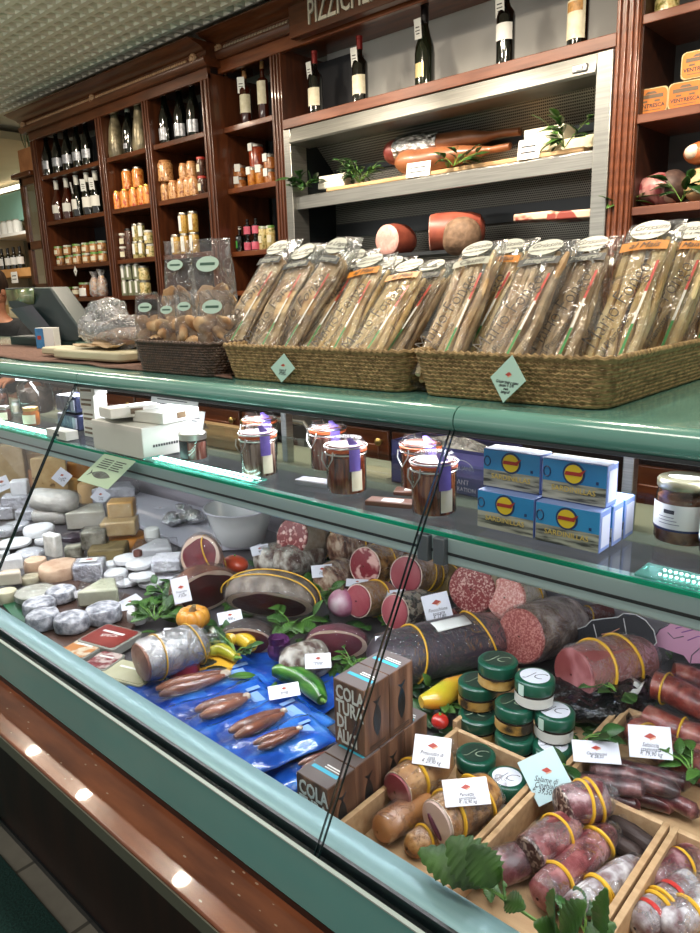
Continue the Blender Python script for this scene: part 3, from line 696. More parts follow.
red_lid = mat('red_lid', '#b3352a', .4)
for tr_ in (0, 1): make_jar('olive_jar', (XB_(203, 190, YL+.07), YL+.07, zs[1]+.10*tr_), 'red-lidded jar, %s of two beside the mushroom jars' % ('bottom', 'top')[tr_], 'jar', .027, .098, dk_c, red_lid, cream_lab, (.2, .6), la=.5)
for tr_ in (0, 1):
    place_row(lambda l, lb, g: make_jar('artichoke_jar', l, lb, 'jar', .03, .115, veg('yellow_preserve', '#a9772c', '#d6b25c', 45), metal_lid, paper, (.1, .85), g, la=.4), [177, 186, 195.5] if not tr_ else [186, 195.5], 245, YL+.065, zs[2]+.115*tr_, lf('tall jar of yellow preserve, %s row, third shelf %s' % (('lower', 'upper')[tr_], B3), 3-tr_), 'jars of yellow preserve')
# narrow bay
z4 = [ZA(k, YR)+.0295 for k in (.3200, .2035, .0793)]
place_row(lambda l, lb, g: make_bottle(l, lb, bot_am, cork, cream_lab, .28, .031, 'spirit', (.06, .15), g, capl=.05, tagged=True), [229.5, 246.5], 125, YR+.08, z4[0], lf('slim amber liqueur bottle with tag, narrow bay', 2), 'amber liqueur bottles')
make_bottle((XB_(264.5, 115, YR+.09), YR+.09, z4[0]), 'slim amber liqueur bottle without a tag at right of the narrow bay', bot_am, cork, cream_lab, .30, .031, 'spirit', (.08, .19), capl=.05)
jam_c = veg('brown_preserve', '#7a3f1c', '#a8682f', 40); jam_r = veg('red_preserve', '#6b1f14', '#9c4428', 40)
place_row(lambda l, lb, g: make_jar('preserve_jar', l, lb, 'jar', .038, .062, jam_c, metal_lid, None, group=g, liner=1), [228, 241], 190, YR+.10, z4[1], lf('squat brown preserve jar with white tag, bottom row, narrow bay', 2), 'preserve jars with white tags')
place_row(lambda l, lb, g: make_jar('preserve_jar', l, lb, 'jar', .038, .062, jam_c, metal_lid, None, group=g, liner=1), [228, 240.5], 176, YR+.10, z4[1]+.062, lf('squat brown preserve jar with white tag, stacked on top, narrow bay', 2), 'preserve jars with white tags')
place_row(lambda l, lb, g: make_jar('preserve_jar', l, lb, 'jar', .027, .095, veg('amber_preserve', '#a3571a', '#c8842e', 40), metal_lid, None, group=g, liner=1), [252, 261], 184, YR+.07, z4[1], lf('slim amber preserve jar with white tag, front row, narrow bay', 2), 'preserve jars with white tags')
make_jar('preserve_jar', (XB_(258, 160, YR+.15), YR+.14, z4[1]+.098), 'large dark red preserve jar on top of the stack, narrow bay', 'jar', .042, .125, jam_r, metal_lid, liner=1)
make_jar('preserve_jar', (XB_(258, 175, YR+.15), YR+.15, z4[1]), 'squat jar supporting the large dark red preserve jar', 'jar', .04, .098, jam_c, metal_lid)
for tr_ in (0, 1): make_jar('preserve_jar', (XB_(270.5, 175, YR+.09), YR+.09, z4[1]+.072*tr_), 'dark preserve jar with white tag by the right upright, %s of two' % ('bottom', 'top')[tr_], 'jar', .034, .072, jam_c, metal_lid, liner=1)
pink = mat('pink_label', '#b8455c', .4, col2='#d06a80', scale=30)
make_jar('crown_jar', (XB_(229, 250, YR+.08), YR+.08, z4[2]), 'brown jar with white crown tag at left, third shelf of narrow bay', 'jar', .03, .085, jam_c, metal_lid, liner=1)
make_bottle((XB_(240, 248, YR+.08), YR+.08, z4[2]), 'black oil bottle with green leaf label, third shelf of narrow bay', bot_gl, cap_wh, mat('green_small_label', '#3f9a3f', .5), .135, .034, 'spirit', (.02, .06), la=.5, capl=.015)
for tr_ in (0, 1):
    place_row(lambda l, lb, g: make_bottle(l, lb, bot_gl, cap_bk, pink, .082, .022, 'spirit', (.005, .045), g, la=1.5, capl=.02), [249, 256.5], 245, YR+.07, z4[2]+.084*tr_, lf('tiny pink-labelled bottle, %s tier, third shelf of narrow bay' % ('lower', 'upper')[tr_], 2), 'tiny pink-labelled bottles')
place_row(lambda l, lb, g: make_jar('condiment_jar', l, lb, 'jar', .026, .125, oil_c, green_cap, cream_lab, (.3, .6), g, la=.5), [264, 270.5], 243, YR+.1, z4[2], lf('slim condiment jar with herb lid, third shelf of narrow bay', 2), 'slim condiment jars')
# hanging shelf tags
def shelf_tag(px, py, lb, Y=YL-.0, s=.035):
    p_ = PY(px, py, Y+.008)
    o = tag(build('shelf_tag', M().prism([(0, -s), (s*.7, 0), (0, s), (-s*.7, 0)], 0, .001, FRONT), paper, None, False), lb, 'tag'); o.location = p_
    build('writing', M().box((-.012, -.0018, -.004), (.012, -.0012, 0)).box((-.009, -.0018, -.012), (.009, -.0012, -.009)), ink, o)
shelf_tag(75.5, 271, 'white diamond tag on the third shelf edge of the leftmost bay'); shelf_tag(78.5, 317, 'white diamond tag on the lowest shelf edge of the leftmost bay')
# niche wine bottles
zN = zt+.1265
place_row(lambda l, lb, g: make_bottle(l, lb, bot_gl, cap_red, cream_lab, .29, .037, 'bordeaux', (.045, .125), g, tagged=True), [317, 361], 112, YR+.09, zN, lf('red-capped wine bottle with cream label above the refrigerator', 2), 'wine bottles above the refrigerator')
make_bottle((XB_(425, 92, YR+.10), YR+.10, zN), 'tallest green-black sparkling bottle above the refrigerator with small gold label', bot_gr, cap_bk, mat('gold_label', '#b9a878', .4, metal=.2), .335, .044, 'burgundy', (.045, .10), tagged=True, la=.5, capl=.08)
make_bottle((XB_(505, 72, YR+.10), YR+.10, zN), 'dark wine bottle with blue neck and torn white label above the refrigerator', bot_gl, mat('blue_capsule', '#223a5c', .35), paper, .32, .037, 'bordeaux', (.10, .16), tagged=True)
b5 = make_bottle((XB_(577, 52, YR+.10), YR+.10, zN), 'dark wine bottle with tall picture label, nearest the right upright', bot_gl, cap_bk, cream_lab, .32, .039, 'bordeaux', (.035, .165), tagged=True, la=1.1)
build('label_picture', disc_label(M(), .039, .125, .158, -.8, .8, off=.002), mat('label_landscape', '#8e6a3a', .5, col2='#c08c4a', scale=70), b5)
# ---- goods in the refrigerator
zF = zm+.0675
fb = thing('cutting_board', 'long pale wooden board on the refrigerator shelf', 'board', (PY(450, 180, YR+.14).x, YR+.14, zF))
build('board', M().box((-.66, -.10, 0), (.66, .12, .018)), mat('pale_board', '#b08c62', .5, col2='#c5a377', scale=6, stretch=(1, 8, 8)), fb, bevel=.004)
zFb = zF+.0192
def leaf_mesh(m, base, d, n, L, W, bend=.25, fold=.25, tooth=0.0):
    d = Vector(d).normalized(); n = Vector(n); s = d.cross(n).normalized(); n = s.cross(d).normalized(); base = Vector(base)
    N = 6
    def fn(u, v):
        w = W*.5*(math.sin(PI*min(1, v*.92+.04))**.8)*(1-.25*v)
        if tooth: w *= 1+tooth*math.sin(v*46)
        x = (u-.5)*2
        return base + d*(L*v) + s*(w*x) + n*(abs(x)*w*fold - bend*L*v*v)
    return m.sheet(fn, 3, N+(18 if tooth else 0))
def sprig(name, p, label, n, L, spread, matl=leaf_m, up=.5, cat='leaves', size=.05, W=.5, direction=None, sprd=PI, tooth=0.0):
    """sprig: a few stems with leaves"""
    t = thing(name, label, cat, p)
    ms, ml = M(), M()
    for k in range(n):
        a = random.uniform(-sprd, sprd)+(direction or 0)
        e = Vector((math.cos(a)*spread*random.uniform(.5, 1), math.sin(a)*spread*.6*random.uniform(.4, 1), spread*up*random.uniform(.3, 1)+.012))
        ms.tube([(0, 0, .004), e*.5+Vector((0, 0, .008)), e], [.0014, .0012, .0008], 5)
        for q in range(3):
            b = e*(.45+.28*q)
            d = Vector((math.cos(a+random.uniform(-1, 1)), math.sin(a+random.uniform(-1, 1)), random.uniform(-.15, .7)))
            leaf_mesh(ml, b, d, (random.uniform(-.4, .4), random.uniform(-.6, 0), 1), size*random.uniform(.7, 1.1), size*W, random.uniform(.05, .35), .25, tooth)
    build('stem', ms, stem_m, t); build('leaf', ml, matl, t, solid=.0006)
    return t
def cheese_slab(p, sx, sy, sz, label, matl, rz=0, name='cheese', cat='cheese', bev=.004):
    t = thing(name, label, cat, p, rz)
    return t, build('cheese_body', M().box((-sx/2, -sy/2, 0), (sx/2, sy/2, sz)).jit(.002, 30), matl, t, bevel=bev)
rind_w = mat('white_rind', '#cfcabb', .7, col2='#e0dccf', scale=40, bump=.2)
cut_c = mat('cream_cut', '#d6cba8', .5, col2='#e0d8bd', scale=30)
q = PY(337, 182, YR+.10); t, _ = cheese_slab((q.x, YR+.11, zFb), .18, .11, .030, 'lower white cheese slab on the refrigerator board', rind_w)
t, _ = cheese_slab((q.x-.005, YR+.115, zFb+.031), .17, .10, .030, 'upper white cheese slab stacked on the other at left of the board', rind_w, .05)
sprig('laurel_sprig', (PY(362, 182, YR+.09).x, YR+.07, zFb), 'dense laurel bunch beside the white cheese slabs', 20, .1, .12, leaf_d, .8, size=.06, W=.42)
sprig('laurel_sprig', (PY(300, 195, YR+.02).x, YR+.035, zFb), 'laurel sprig hanging over the left end of the refrigerator shelf', 9, .1, .12, leaf_d, .5, size=.075, W=.5)
skin_h = mat('ham_skin', '#74452a', .4, col2='#925c3a', scale=12, coat=.3)
lean_h = cut_mat('ham_lean', '#5c1f1c', '#8c4a40', 12, .4, .7)
fat_m = mat('pork_fat', '#d4b49c', .4, col2='#e2cbb6', scale=20)
def ham(name, p, rz, label, L=.5, foilw=True):
    t = thing(name, label, 'ham', p, rz)
    def prof(u):   # radius along length
        return .074*math.sin(PI*min(.5, u*1.6+.12))**.7*max(0, 1-u*1.25)**.6+.020
    N = 18; pts = []; m = M()
    for i in range(N+1):
        u = i/N; r = prof(u)*(1 if u > .02 else .75)
        pts.append((r, -L/2+L*u))
    pts = [(.002, -L/2-.012)]+pts+[(.002, L/2+.006)]
    m.lathe(pts, 18, Matrix.Translation((0, 0, .07)) @ Matrix.Rotation(PI/2, 4, 'Y'), sq=(.72, 1), caps=False).jit(.01, 9)
    m.v = [(x, y, max(z, .002)) for x, y, z in m.v]
    build('ham_body', m, skin_h, t)
    if foilw:
        def ff(a, b):
            u = .10+.34*b; r = prof(u)*1.06+.004; an = PI*(1.0-.75*a)
            return (-L/2+L*u, r*math.cos(an+PI/2)*1.0 if 0 else -r*math.sin(an*.9), .07+r*.74*-math.cos(an*.9))
        build('foil', M().sheet(ff, 9, 12).jit(.006, 35), foil, t)
        build('cut_face', M().ball((-L*.44, -.02, .066), (.055, .062, .055), 14, 8), lean_h, t)
    return t
q = PY(450, 155, YR+.16)
ham('cured_ham', (q.x-.02, YR+.20, zFb+.062), .06, 'whole cured ham with foil, lying above another in the refrigerator', .66)
ham('cured_ham', (PY(448, 178, YR+.14).x, YR+.17, zFb), .10, 'golden ham lying underneath the foil-wrapped ham', .55, False)
sprig('laurel_sprig', (PY(455, 178, YR+.05).x, YR+.04, zFb), 'laurel sprig lying along the front of the lower ham', 8, .1, .16, leaf_d, .45, size=.06, W=.5)
wl = mat('waxed_cheese', '#c9c2ae', .5, col2='#dad4c4', scale=30)
q = PY(545, 160, YR+.13)
t, _ = cheese_slab((q.x+.07, YR+.15, zFb), .30, .12, .045, 'pale cheese wedge lying at the right end of the refrigerator board', cut_c)
t, _ = cheese_slab((q.x, YR+.16, zFb+.046), .17, .10, .06, 'white wrapped cheese on top of the pale wedge, refrigerator', wl)
sprig('laurel_sprig', (PY(566, 155, YR+.06).x, YR+.045, zFb), 'laurel sprig in front of the pale wedge by the steel frame', 8, .1, .13, leaf_m, .7, size=.07, W=.5)
def std_card(loc, w, h, label, rz=0, tilt=.2, matl=None, name='price_card', lines=2, group=None):
    o = tag(build(name, M().box((-w/2, -.0008, 0), (w/2, .0008, h)), matl or paper, None, False), label, 'card', group); o.location = loc; o.rotation_euler = (-tilt, 0, rz)
    m = M()
    for k in range(lines): m.box((-w*.36, -.0014, h*(.3+.3*k)), (w*.3, -.0008, h*(.38+.3*k)))
    build('writing', m, ink, o); return o
std_card((PY(417, 185, YR+.02).x, YR+.025, zF+.001), .12, .062, 'white price card in front of the lower ham', .1)
std_card((PY(527, 170, YR+.02).x, YR+.025, zF+.001), .09, .075, 'white price card left of the pale wedge', .1)
mort = cut_mat('mortadella_face', '#c07f74', '#cf958a', 40, .4, .7, big='#e0bfae', big_scale=55)
mort_r = mat('mortadella_rind', '#7f3f33', .4, col2='#96503f', scale=20)
def log(name, A, Bp, r, label, cat, rind, face, par=None, seg=22, jitter=.004, bulge=.05, facelab='cut face', ends='flat', group=None, sq=(1, 1), rim=None):
    """a sausage-like log lying from A (cut face) to B"""
    A = Vector(A); Bp = Vector(Bp); L = (Bp-A).length
    t = thing(name, label, cat, mw=frame(A, Bp-A), group=group)
    pr = [(r*.97, 0), (r*(1+bulge*.3), L*.08), (r*(1+bulge), L*.4), (r*(1+bulge*.5), L*.75), (r*.86, L*.93), (r*.45, L*1.0), (.002, L*1.012)]
    if not face: pr = [(.002, -r*.42), (r*.35, -r*.38), (r*.68, -r*.24), (r*.88, -r*.05)]+pr[1:]
    build('sausage_body', M().lathe(pr, seg, RX, sq=sq, caps=False).jit(jitter, 18), rind, t)
    if face:
        fm = M().lathe([(r*.965, .001), (r*.9, -.004), (r*.5, -.007), (.002, -.008)], seg, RX, sq=sq, caps=False)
        fo = build('cut_face', fm, face, t); fo['label'] = facelab
        if rim: build('rind_ring', M().tube([(0, r*.97*math.sin(a)*sq[1], -r*.97*math.cos(a)*sq[0]) for a in [2*PI*k/seg for k in range(seg)]], r*.03, 6, True), rim, t)
    return t
def PYz(px, py, Y, z): p = PY(px, py, Y); return Vector((p.x, Y, z))
zF2 = 1.502
# they sit on the raised lower shelf; heights follow from the view
def fridge_log(px, py, rpx, dx, dy, lb, rind, face, Y=YR+.06):
    p_ = PY(px, py, Y); r = rpx/ppm(p_)
    return log('mortadella', p_, p_+Vector((dx, dy, 0)), r, lb, 'mortadella', rind, face)
zlog = PY(431, 230, YR+.06).z
rk = thing('low_rack', 'dark low rack raised on the bottom shelf of the refrigerator', 'rack', (PY(450, 240, YR+.1).x, YR+.12, 1.502))
build('rack_top', M().box((-.68, -.08, zlog-1.502-.105), (.68, .17, zlog-1.502-.09)), steel_d, rk); 
for x in (-.64, .64): build('leg', M().box((x-.02, -.09, 0), (x+.02, .16, zlog-1.502-.105)), steel_d, rk)
fridge_log(387, 240, 15.5, .0, .16, 'small mortadella chunk with pink cut face, leftmost in the refrigerator', mort_r, cut_mat('pale_mortadella', '#c8948c', '#d7aea6', 40, .4, .7))
fridge_log(431, 233, 18, .20, .12, 'long mortadella log with speckled pink face in the refrigerator', mort_r, mort)
q = PY(462, 237, YR+.02); o = thing('cured_meat', 'rough grey-brown round of meat in front of the mortadella log', 'meat', q)
build('meat_body', M().ball((0, 0, 0), (.085, .08, .08), 18, 12).jit(.01, 14), mat('grey_brown_rind', '#66503f', .7, col2='#866b55', scale=40, bump=.5), o)
q = PY(540, 214, YR+.1)
for k, (px, lb) in enumerate(((538, 'fatty pork slice lying left of the other slice, low in the refrigerator'), (582, 'striped bacon slab low in the refrigerator beside the steel frame'))):
    q = PY(px, 216-k*2, YR+.1); t = thing('bacon_slab', lb, 'meat', q, .1)
    build('meat_body', M().box((-.08-.04*k, -.06, -.02), (.08+.04*k, .06, .012)).jit(.006, 20), cut_mat('bacon', '#8c3d33', '#d9bda3', 14, .42, .5), t, bevel=.006)
# ---- right hand unit
tin_o = mat('orange_tin_print', '#b8682a', .3, col2='#c87a36', scale=6, metal=.2, coat=.4)
zR = [ZA(k, YR)+.0315 for k in (.3168, .2012, .088)]
def tin(px, py, z, lb, first=[None]):
    Y = YR+.055; x = PY(px, py, Y).x
    if first[0]: return dup(first[0], (x, Y, z), facing((x, Y))*.25, lb)
    t = thing('fish_tin', lb, 'tin', (x, Y, z), facing((x, Y))*.25); first[0] = t
    w, h, c = .056, .086, .016
    def rr(w, h, c): return [(x_, y_) for sx, sy, a0 in ((1, 0, -90), (1, 1, 0), (-1, 1, 90), (-1, 0, 180)) for a in (0, 30, 60, 90) for x_, y_ in [((w-c)*sx+c*math.cos(math.radians(a0+a)), (c if sy == 0 else h-c)+c*math.sin(math.radians(a0+a)))]]
    build('tin_body', M().prism(rr(w, h, c), -.03, .0, FRONT), mat('tin_edge', '#c9b98e', .3, metal=.7), t, bevel=.002)
    fc = build('printed_face', M().prism(rr(w-.004, h-.008, c), .0, .0012, FRONT @ Matrix.Translation((0, .004, 0))), tin_o, t)
    text('lettering', 'VENTRESCA', .017, ink, fc, Matrix.Translation((0, -.0016, .028)) @ FRONT, bold=.0003)
    build('emblem', M().box((-.040, -.0020, .052), (.040, -.0012, .064)).prism([(-.02, .066), (.02, .066), (.012, .074), (-.012, .074)], .0012, .0018, FRONT).box((-.03, -.0018, .040), (-.012, -.0012, .046)).box((.012, -.0018, .040), (.03, -.0012, .046)).box((-.035, -.0018, .014), (.035, -.0012, .0165)), mat('tin_dark_print', '#5b4a35', .4), fc)
    return t
tin(650, 115, zR[1], 'orange fish tin standing at the left end of the shelf'); tin(684, 112, zR[1], 'orange fish tin second from the left on the shelf')
tin(697, 88, zR[1]+.087, 'orange fish tin stacked on top of the lower pair')
tin(719, 108, zR[1], 'orange fish tin farther right beside the lower pair')
make_jar('oil_jar', (PY(667, 5, YR+.1).x, YR+.1, zR[0]), 'gold jar on the highest shelf of the right unit', 'jar', .04, .09, oil_c, metal_lid)
q = PY(657, 200, YR+.1)
mt_ = thing('pancetta', 'large marbled cut of raw-looking cured meat on the right shelf unit', 'meat', (q.x, YR+.13, zR[2]), -.1)
m = M().ball((0, 0, .055), (.10, .09, .06), 18, 12).jit(.012, 14); m.v = [(x, y, max(0, z)) for x, y, z in m.v]
build('meat_body', m, cut_mat('marbled_meat', '#7d3038', '#b98480', 22, .45, .6, big='#d9b9a8', big_scale=11), mt_)
build('rind', M().ball((.045, .0, .06), (.06, .085, .058), 14, 10).jit(.01, 18), mat('dark_rind', '#3b2a26', .6, col2='#57423a', scale=40), mt_)
sprig('laurel_sprig', (PY(682, 205, YR+.05).x, YR+.04, zR[2]), 'laurel leaves right of the marbled meat', 5, .1, .07, leaf_d, 1.0, size=.07, W=.5)
sprig('laurel_sprig', (PY(624, 222, YR+.03).x, YR+.04, zR[2]), 'laurel leaf at the foot of the right upright', 4, .1, .06, leaf_m, .6, size=.07, W=.5)
q = PY(699, 193, YR+.1); t = thing('cheese_ball', 'tan round cheese at the far right of the meat shelf', 'cheese', (q.x, YR+.12, zR[2])); build('cheese_body', M().ball((0, 0, .06), (.06, .06, .06), 18, 12), mat('tan_cheese', '#b08f66', .5, col2='#c5a67c', scale=20), t)
t = thing('cured_ham', 'small orange-brown ham end resting on the tan round cheese', 'ham', (q.x+.01, YR+.11, zR[2]+.121)); m = M().ball((0, 0, .04), (.075, .06, .04), 18, 12).jit(.008, 18); build('ham_body', m, mat('orange_ham', '#9c4f28', .4, col2='#b86a3c', scale=20), t)
build('cut_face', M().ball((-.03, -.035, .042), (.03, .03, .026), 12, 8), fat_m, t)

# ---- things beyond the left end: narrow glazed cabinet, planter, far shop shelving, person
gc = thing('glass_cabinet', 'narrow wooden cabinet with glass door and bottles at the end of the shelf wall', 'cabinet', (-5.62, 2.62, 0)); ig = Matrix.Translation((5.62, -2.62, 0))
xa, xb = PY(19, 180, 2.62).x, -5.40
ZG = PY(25, 178, 2.62).z
sb('frame', M().box((xa, 2.62, 0), (xa+.05, 2.66, ZG)).box((xb-.03, 2.62, 0), (xb, 2.66, ZG)).box((xa, 2.62, ZG-.05), (xb, 2.66, ZG)).box((xa, 2.62, PY(30, 246, 2.62).z-.03), (xb, 2.66, PY(30, 246, 2.62).z+.03)).box((xa, 2.62, PY(35, 288, 2.62).z-.03), (xb, 2.66, PY(35, 288, 2.62).z+.03)), wood, gc, ig, bevel=.003)
sb('cornice', M().box((xa-.05, 2.58, ZG), (xb, 2.95, ZG+.035)), wood, gc, ig, bevel=.008)
sb('back_panel', M().box((xa, 2.94, 0), (xb, 2.96, ZG)).box((xb-.01, 2.66, 0), (xb, 2.94, ZG)), mat('cabinet_mirror', '#7c8076', .15, metal=.4), gc, ig)
sb('shelf', M().box((xa, 2.67, PY(30, 246, 2.62).z-.02), (xb, 2.94, PY(30, 246, 2.62).z)), wood, gc, ig); sb('shelf', M().box((xa, 2.67, PY(35, 288, 2.62).z-.02), (xb, 2.94, PY(35, 288, 2.62).z)), wood, gc, ig)
sb('door_glass', M().add([(xa+.05, 2.635, .2), (xb-.03, 2.635, .2), (xb-.03, 2.635, ZG-.05), (xa+.05, 2.635, ZG-.05)], [(0, 1, 2, 3)]), glass('cabinet_glass', (.93, .95, .94), .04, .9), gc, ig)
for row, zz in ((0, PY(30, 246, 2.62).z), (1, PY(35, 288, 2.62).z)):
    place_row(lambda l, lb, g: make_bottle(l, lb, mat('red_wine_glass', '#2a0a0c', .08, coat=1), cap_bk, paper, .27, .034, 'bordeaux', (.03, .10), g), [33, 37] if row == 0 else [36.5, 40.5], 230+row*45, 2.78, zz, lf('dark bottle with white label behind the cabinet glass, %s shelf' % ('upper', 'lower')[row], 2), 'bottles in the glass cabinet')
pl = thing('planter_box', 'terracotta coloured wooden planter with wispy plant on top of the glass cabinet', 'planter', ((xa+xb)/2-.02, 2.74, ZG+.036))
build('box', M().prism([(-.12, -.1), (.12, -.1), (.12, .1), (-.12, .1)], 0, .17).xf(Matrix.Identity(4)), mat('planter_wood', '#9a623a', .6, col2='#b0764a', scale=15), pl, bevel=.004)
m = M()
for k in range(26):
    a = random.uniform(0, 2*PI); leaf_mesh(m, (random.uniform(-.08, .08), random.uniform(-.06, .06), .16), (math.cos(a)*.7, math.sin(a)*.5, 1), (math.cos(a), math.sin(a), .2), random.uniform(.12, .24), .012, .35)
build('plant', m, mat('dry_green', '#4d5637', .6, col2='#6c7550', scale=20), pl, solid=.0006)
fs = thing('store_shelving', 'distant supermarket shelving with teal sign band beyond the cabinet', 'shelving', (-8, 3.9, 0)); ifs = Matrix.Translation((8, -3.9, 0))
YF = 3.8
zz = lambda py: PY(10, py, YF).z
sb('sign_band', M().box((-8.95, YF, zz(222)), (-6.2, YF+.06, zz(193))), mat('pale_teal_sign', '#7fb0a4', .4, col2='#8abbb0', scale=3), fs, ifs)
sb('light_strip', M().box((-8.95, YF-.02, zz(190)), (-6.2, YF+.04, zz(187))), mat('strip_light', '#ffffff', .5, emit='#fff3da', es=3), fs, ifs)
sb('shelf', M().box((-8.95, YF-.1, zz(238)), (-6.2, YF+.3, zz(235))), paper, fs, ifs)
sb('shelf', M().box((-8.95, YF-.1, zz(278)), (-6.2, YF+.3, zz(270))), mat('orange_shelf', '#b9834a', .4, col2='#cf9a60', scale=8), fs, ifs)
sb('back_panel', M().box((-8.95, YF+.3, 0), (-6.2, YF+.34, zz(222))), mat('shop_back', '#5c5a4c', .7, col2='#77735f', scale=4), fs, ifs)
sb('shelf', M().box((-8.95, YF-.2, 0), (-6.2, YF+.3, zz(322))), mat('tan_display', '#9a8660', .6, col2='#b3a078', scale=6), fs, ifs)
place_row(lambda l, lb, g: make_bottle(l, lb, bot_gl, cap_bk, paper, .24, .042, 'bordeaux', (.05, .13), g), [3, 9, 15, 21], 262, YF, zz(270)+.002, lf('far bottle on the orange store shelf', 4), 'far bottles on the orange shelf')
place_row(lambda l, lb, g: make_jar('canister', l, lb, 'canister', .05, .15, paper, metal_lid, None, group=g), [-1, 6.2, 12.3, 18.2], 230, YF, zz(235)+.002, lf('far pale canister under the teal sign', 4), 'far canisters')
for k, (px, lb) in enumerate(((4, 'far white carton below the orange shelf'), (14, 'far tan carton below the orange shelf'), (24, 'far cream carton next to the glass cabinet'))):
    x = PY(px, 300, YF).x; t = thing('carton', lb, 'box', (x, YF-.05, zz(322)+.002)); build('carton_body', M().box((-.13, -.08, 0), (.13, .12, .16+.04*k)), (paper, mat('tan_carton', '#a98a5c', .6), cream_lab)[k], t, bevel=.003)
    build('flap', M().box((-.12, -.083, .06), (.12, -.08, .10)), mat('carton_band', '#c7bd9f', .6), t)
o = std_card((PY(16, 282, YF-.12).x, YF-.13, zz(284)), .16, .12, 'white price sign hanging on the orange store shelf', 0, 0, name='price_sign')
# ------------------------------------------------------------------ on the counter top
ZC = 1.3372
# slim helper for the price cards with their little emblem and handwriting
def price_card(label, pos, w, h, normal, spin=0, hand=(), matl=None, parent=None, thick=.0009, header=True, name='price_card', group=None, size=1.0):
    """card lying in its local XY plane; normal is where its face looks; spin turns it in its plane"""
    N = Vector(normal).normalized()
    up = Vector((0, 0, 1)) if abs(N.z) < .97 else Vector((0, 1, 0))
    X = up.cross(N).normalized(); Y = N.cross(X)
    mt = Matrix((X, Y, N)).transposed().to_4x4(); mt.translation = Vector(pos)
    mt = mt @ Matrix.Rotation(spin, 4, 'Z')
    o = tag(build(name, M().box((-w/2, -h/2, 0), (w/2, h/2, thick)), matl or card_m, None, False), label, 'price card', group)
    o.matrix_world = mt
    s = min(w, h)
    un = -0.0
    T = Matrix.Translation((0, 0, thick+.0002))
    R2 = Matrix.Rotation(-spin, 4, 'Z') if abs(abs(spin)-PI/4) < .3 else Matrix.Identity(4)
    k = .70 if abs(abs(spin)-PI/4) < .3 else 1
    em = M().prism([(-.17*s*k, .10*s*k), (.02*s*k, .22*s*k), (.19*s*k, .13*s*k), (.0, .035*s*k)], 0, .0003)
    build('emblem', em, ink_r, o).matrix_local = T @ R2 @ Matrix.Translation((0, .05*s, 0))
    build('emblem_page', M().prism([(.0, .035*s*k), (.19*s*k, .13*s*k), (.18*s*k, .07*s*k), (.0, -.02*s*k)], 0, .0003), ink_o, o).matrix_local = T @ R2 @ Matrix.Translation((0, .05*s, 0))
    for i, ln in enumerate(hand):
        text('handwriting', ln, s*.185*size, ink, o, T @ R2 @ Matrix.Translation((0, -.10*s-.135*s*i*size, 0)) @ Matrix.Rotation(.04*(i % 2)-.02, 4, 'Z'), shear=.3, depth=.0002, sx=.80, bold=s*.0006)
    return o
def rrect(hx, hy, r, n=5):
    out = []
    for sx, sy, a0 in ((1, -1, -90), (1, 1, 0), (-1, 1, 90), (-1, -1, 180)):
        for k in range(n+1):
            a = math.radians(a0+90*k/n); out.append((sx*(hx-r)+r*math.cos(a), sy*(hy-r)+r*math.sin(a)))
    return out
def resample(poly, step):
    out = []; n = len(poly)
    for i in range(n):
        a = Vector(poly[i]); b = Vector(poly[(i+1) % n]); k = max(1, int((b-a).length/step))
        for j in range(k): out.append(tuple(a+(b-a)*(j/k)))
    return out
def basket(name, label, xa, xb, ya, yb, h, rows, rad, matl, flare=.012, z=ZC, braid=True):
    cx, cy = (xa+xb)/2, (ya+yb)/2; hx, hy = (xb-xa)/2, (yb-ya)/2
    t = thing(name, label, 'basket', (cx, cy, z))
    m = M()
    for k in range(rows):
        f = k/(rows-1); g = flare*f
        path = resample(rrect(hx-rad-flare+g, hy-rad-flare+g, .03), rad*1.25)
        n = len(path)
        pts = [(x+(noise.noise(Vector((x*60, y*60, k))))*.0012, y+noise.noise(Vector((x*60, y*60, k+9)))*.0012, rad+(h-2*rad)*f+(.25*rad if (i+k) % 2 else -.25*rad)) for i, (x, y) in enumerate(path)]
        rs = [rad*(1.12 if (i+k) % 2 else .80) for i in range(n)]
        m.tube(pts, rs, 6, True)
    build('woven_wall', m, matl, t)
    build('basket_floor', M().prism(rrect(hx-rad-flare, hy-rad-flare, .03), .002, .008), matl, t)
    rim = resample(rrect(hx-rad*.6, hy-rad*.6, .03), .006)
    build('rim', M().tube([(x, y, h+.0+(.0015 if i % 2 else -.001)) for i, (x, y) in enumerate(rim)], [rad*1.25 if i % 2 else rad*1.0 for i in range(len(rim))], 7, True), matl, t)
    return t
bL0, bL1 = PZ(221, 382, ZC), PZ(404, 396, ZC)
bR0, bR1 = PZ(406, 394, ZC), PZ(590, 411, ZC)
yb_ = .915
basket('seagrass_basket', 'left long seagrass basket of breadstick bags with one diamond card on its front', -1.192, -.716, yb_, 1.22, .066, 11, .0038, seagrass)
basket('seagrass_basket', 'right seagrass basket of breadstick bags beside the counter front, heaped with corn breadsticks', -.706, -.374, yb_, 1.46, .068, 11, .0038, seagrass)
tr = thing('wicker_tray', 'flat dark woven tray sticking out under the right seagrass basket', 'tray', (-.5, 1.08, ZC-.0001))
w0 = PZ(139, 371, ZC); w1 = PZ(222, 377, ZC)
basket('wicker_basket', 'dark brown wicker basket of biscuit bags at left of the seagrass baskets', w0.x-.012, -1.205, w0.y-.008, 1.22, .068, 12, .0036, wicker, .006)
bpy.data.objects.remove(tr)
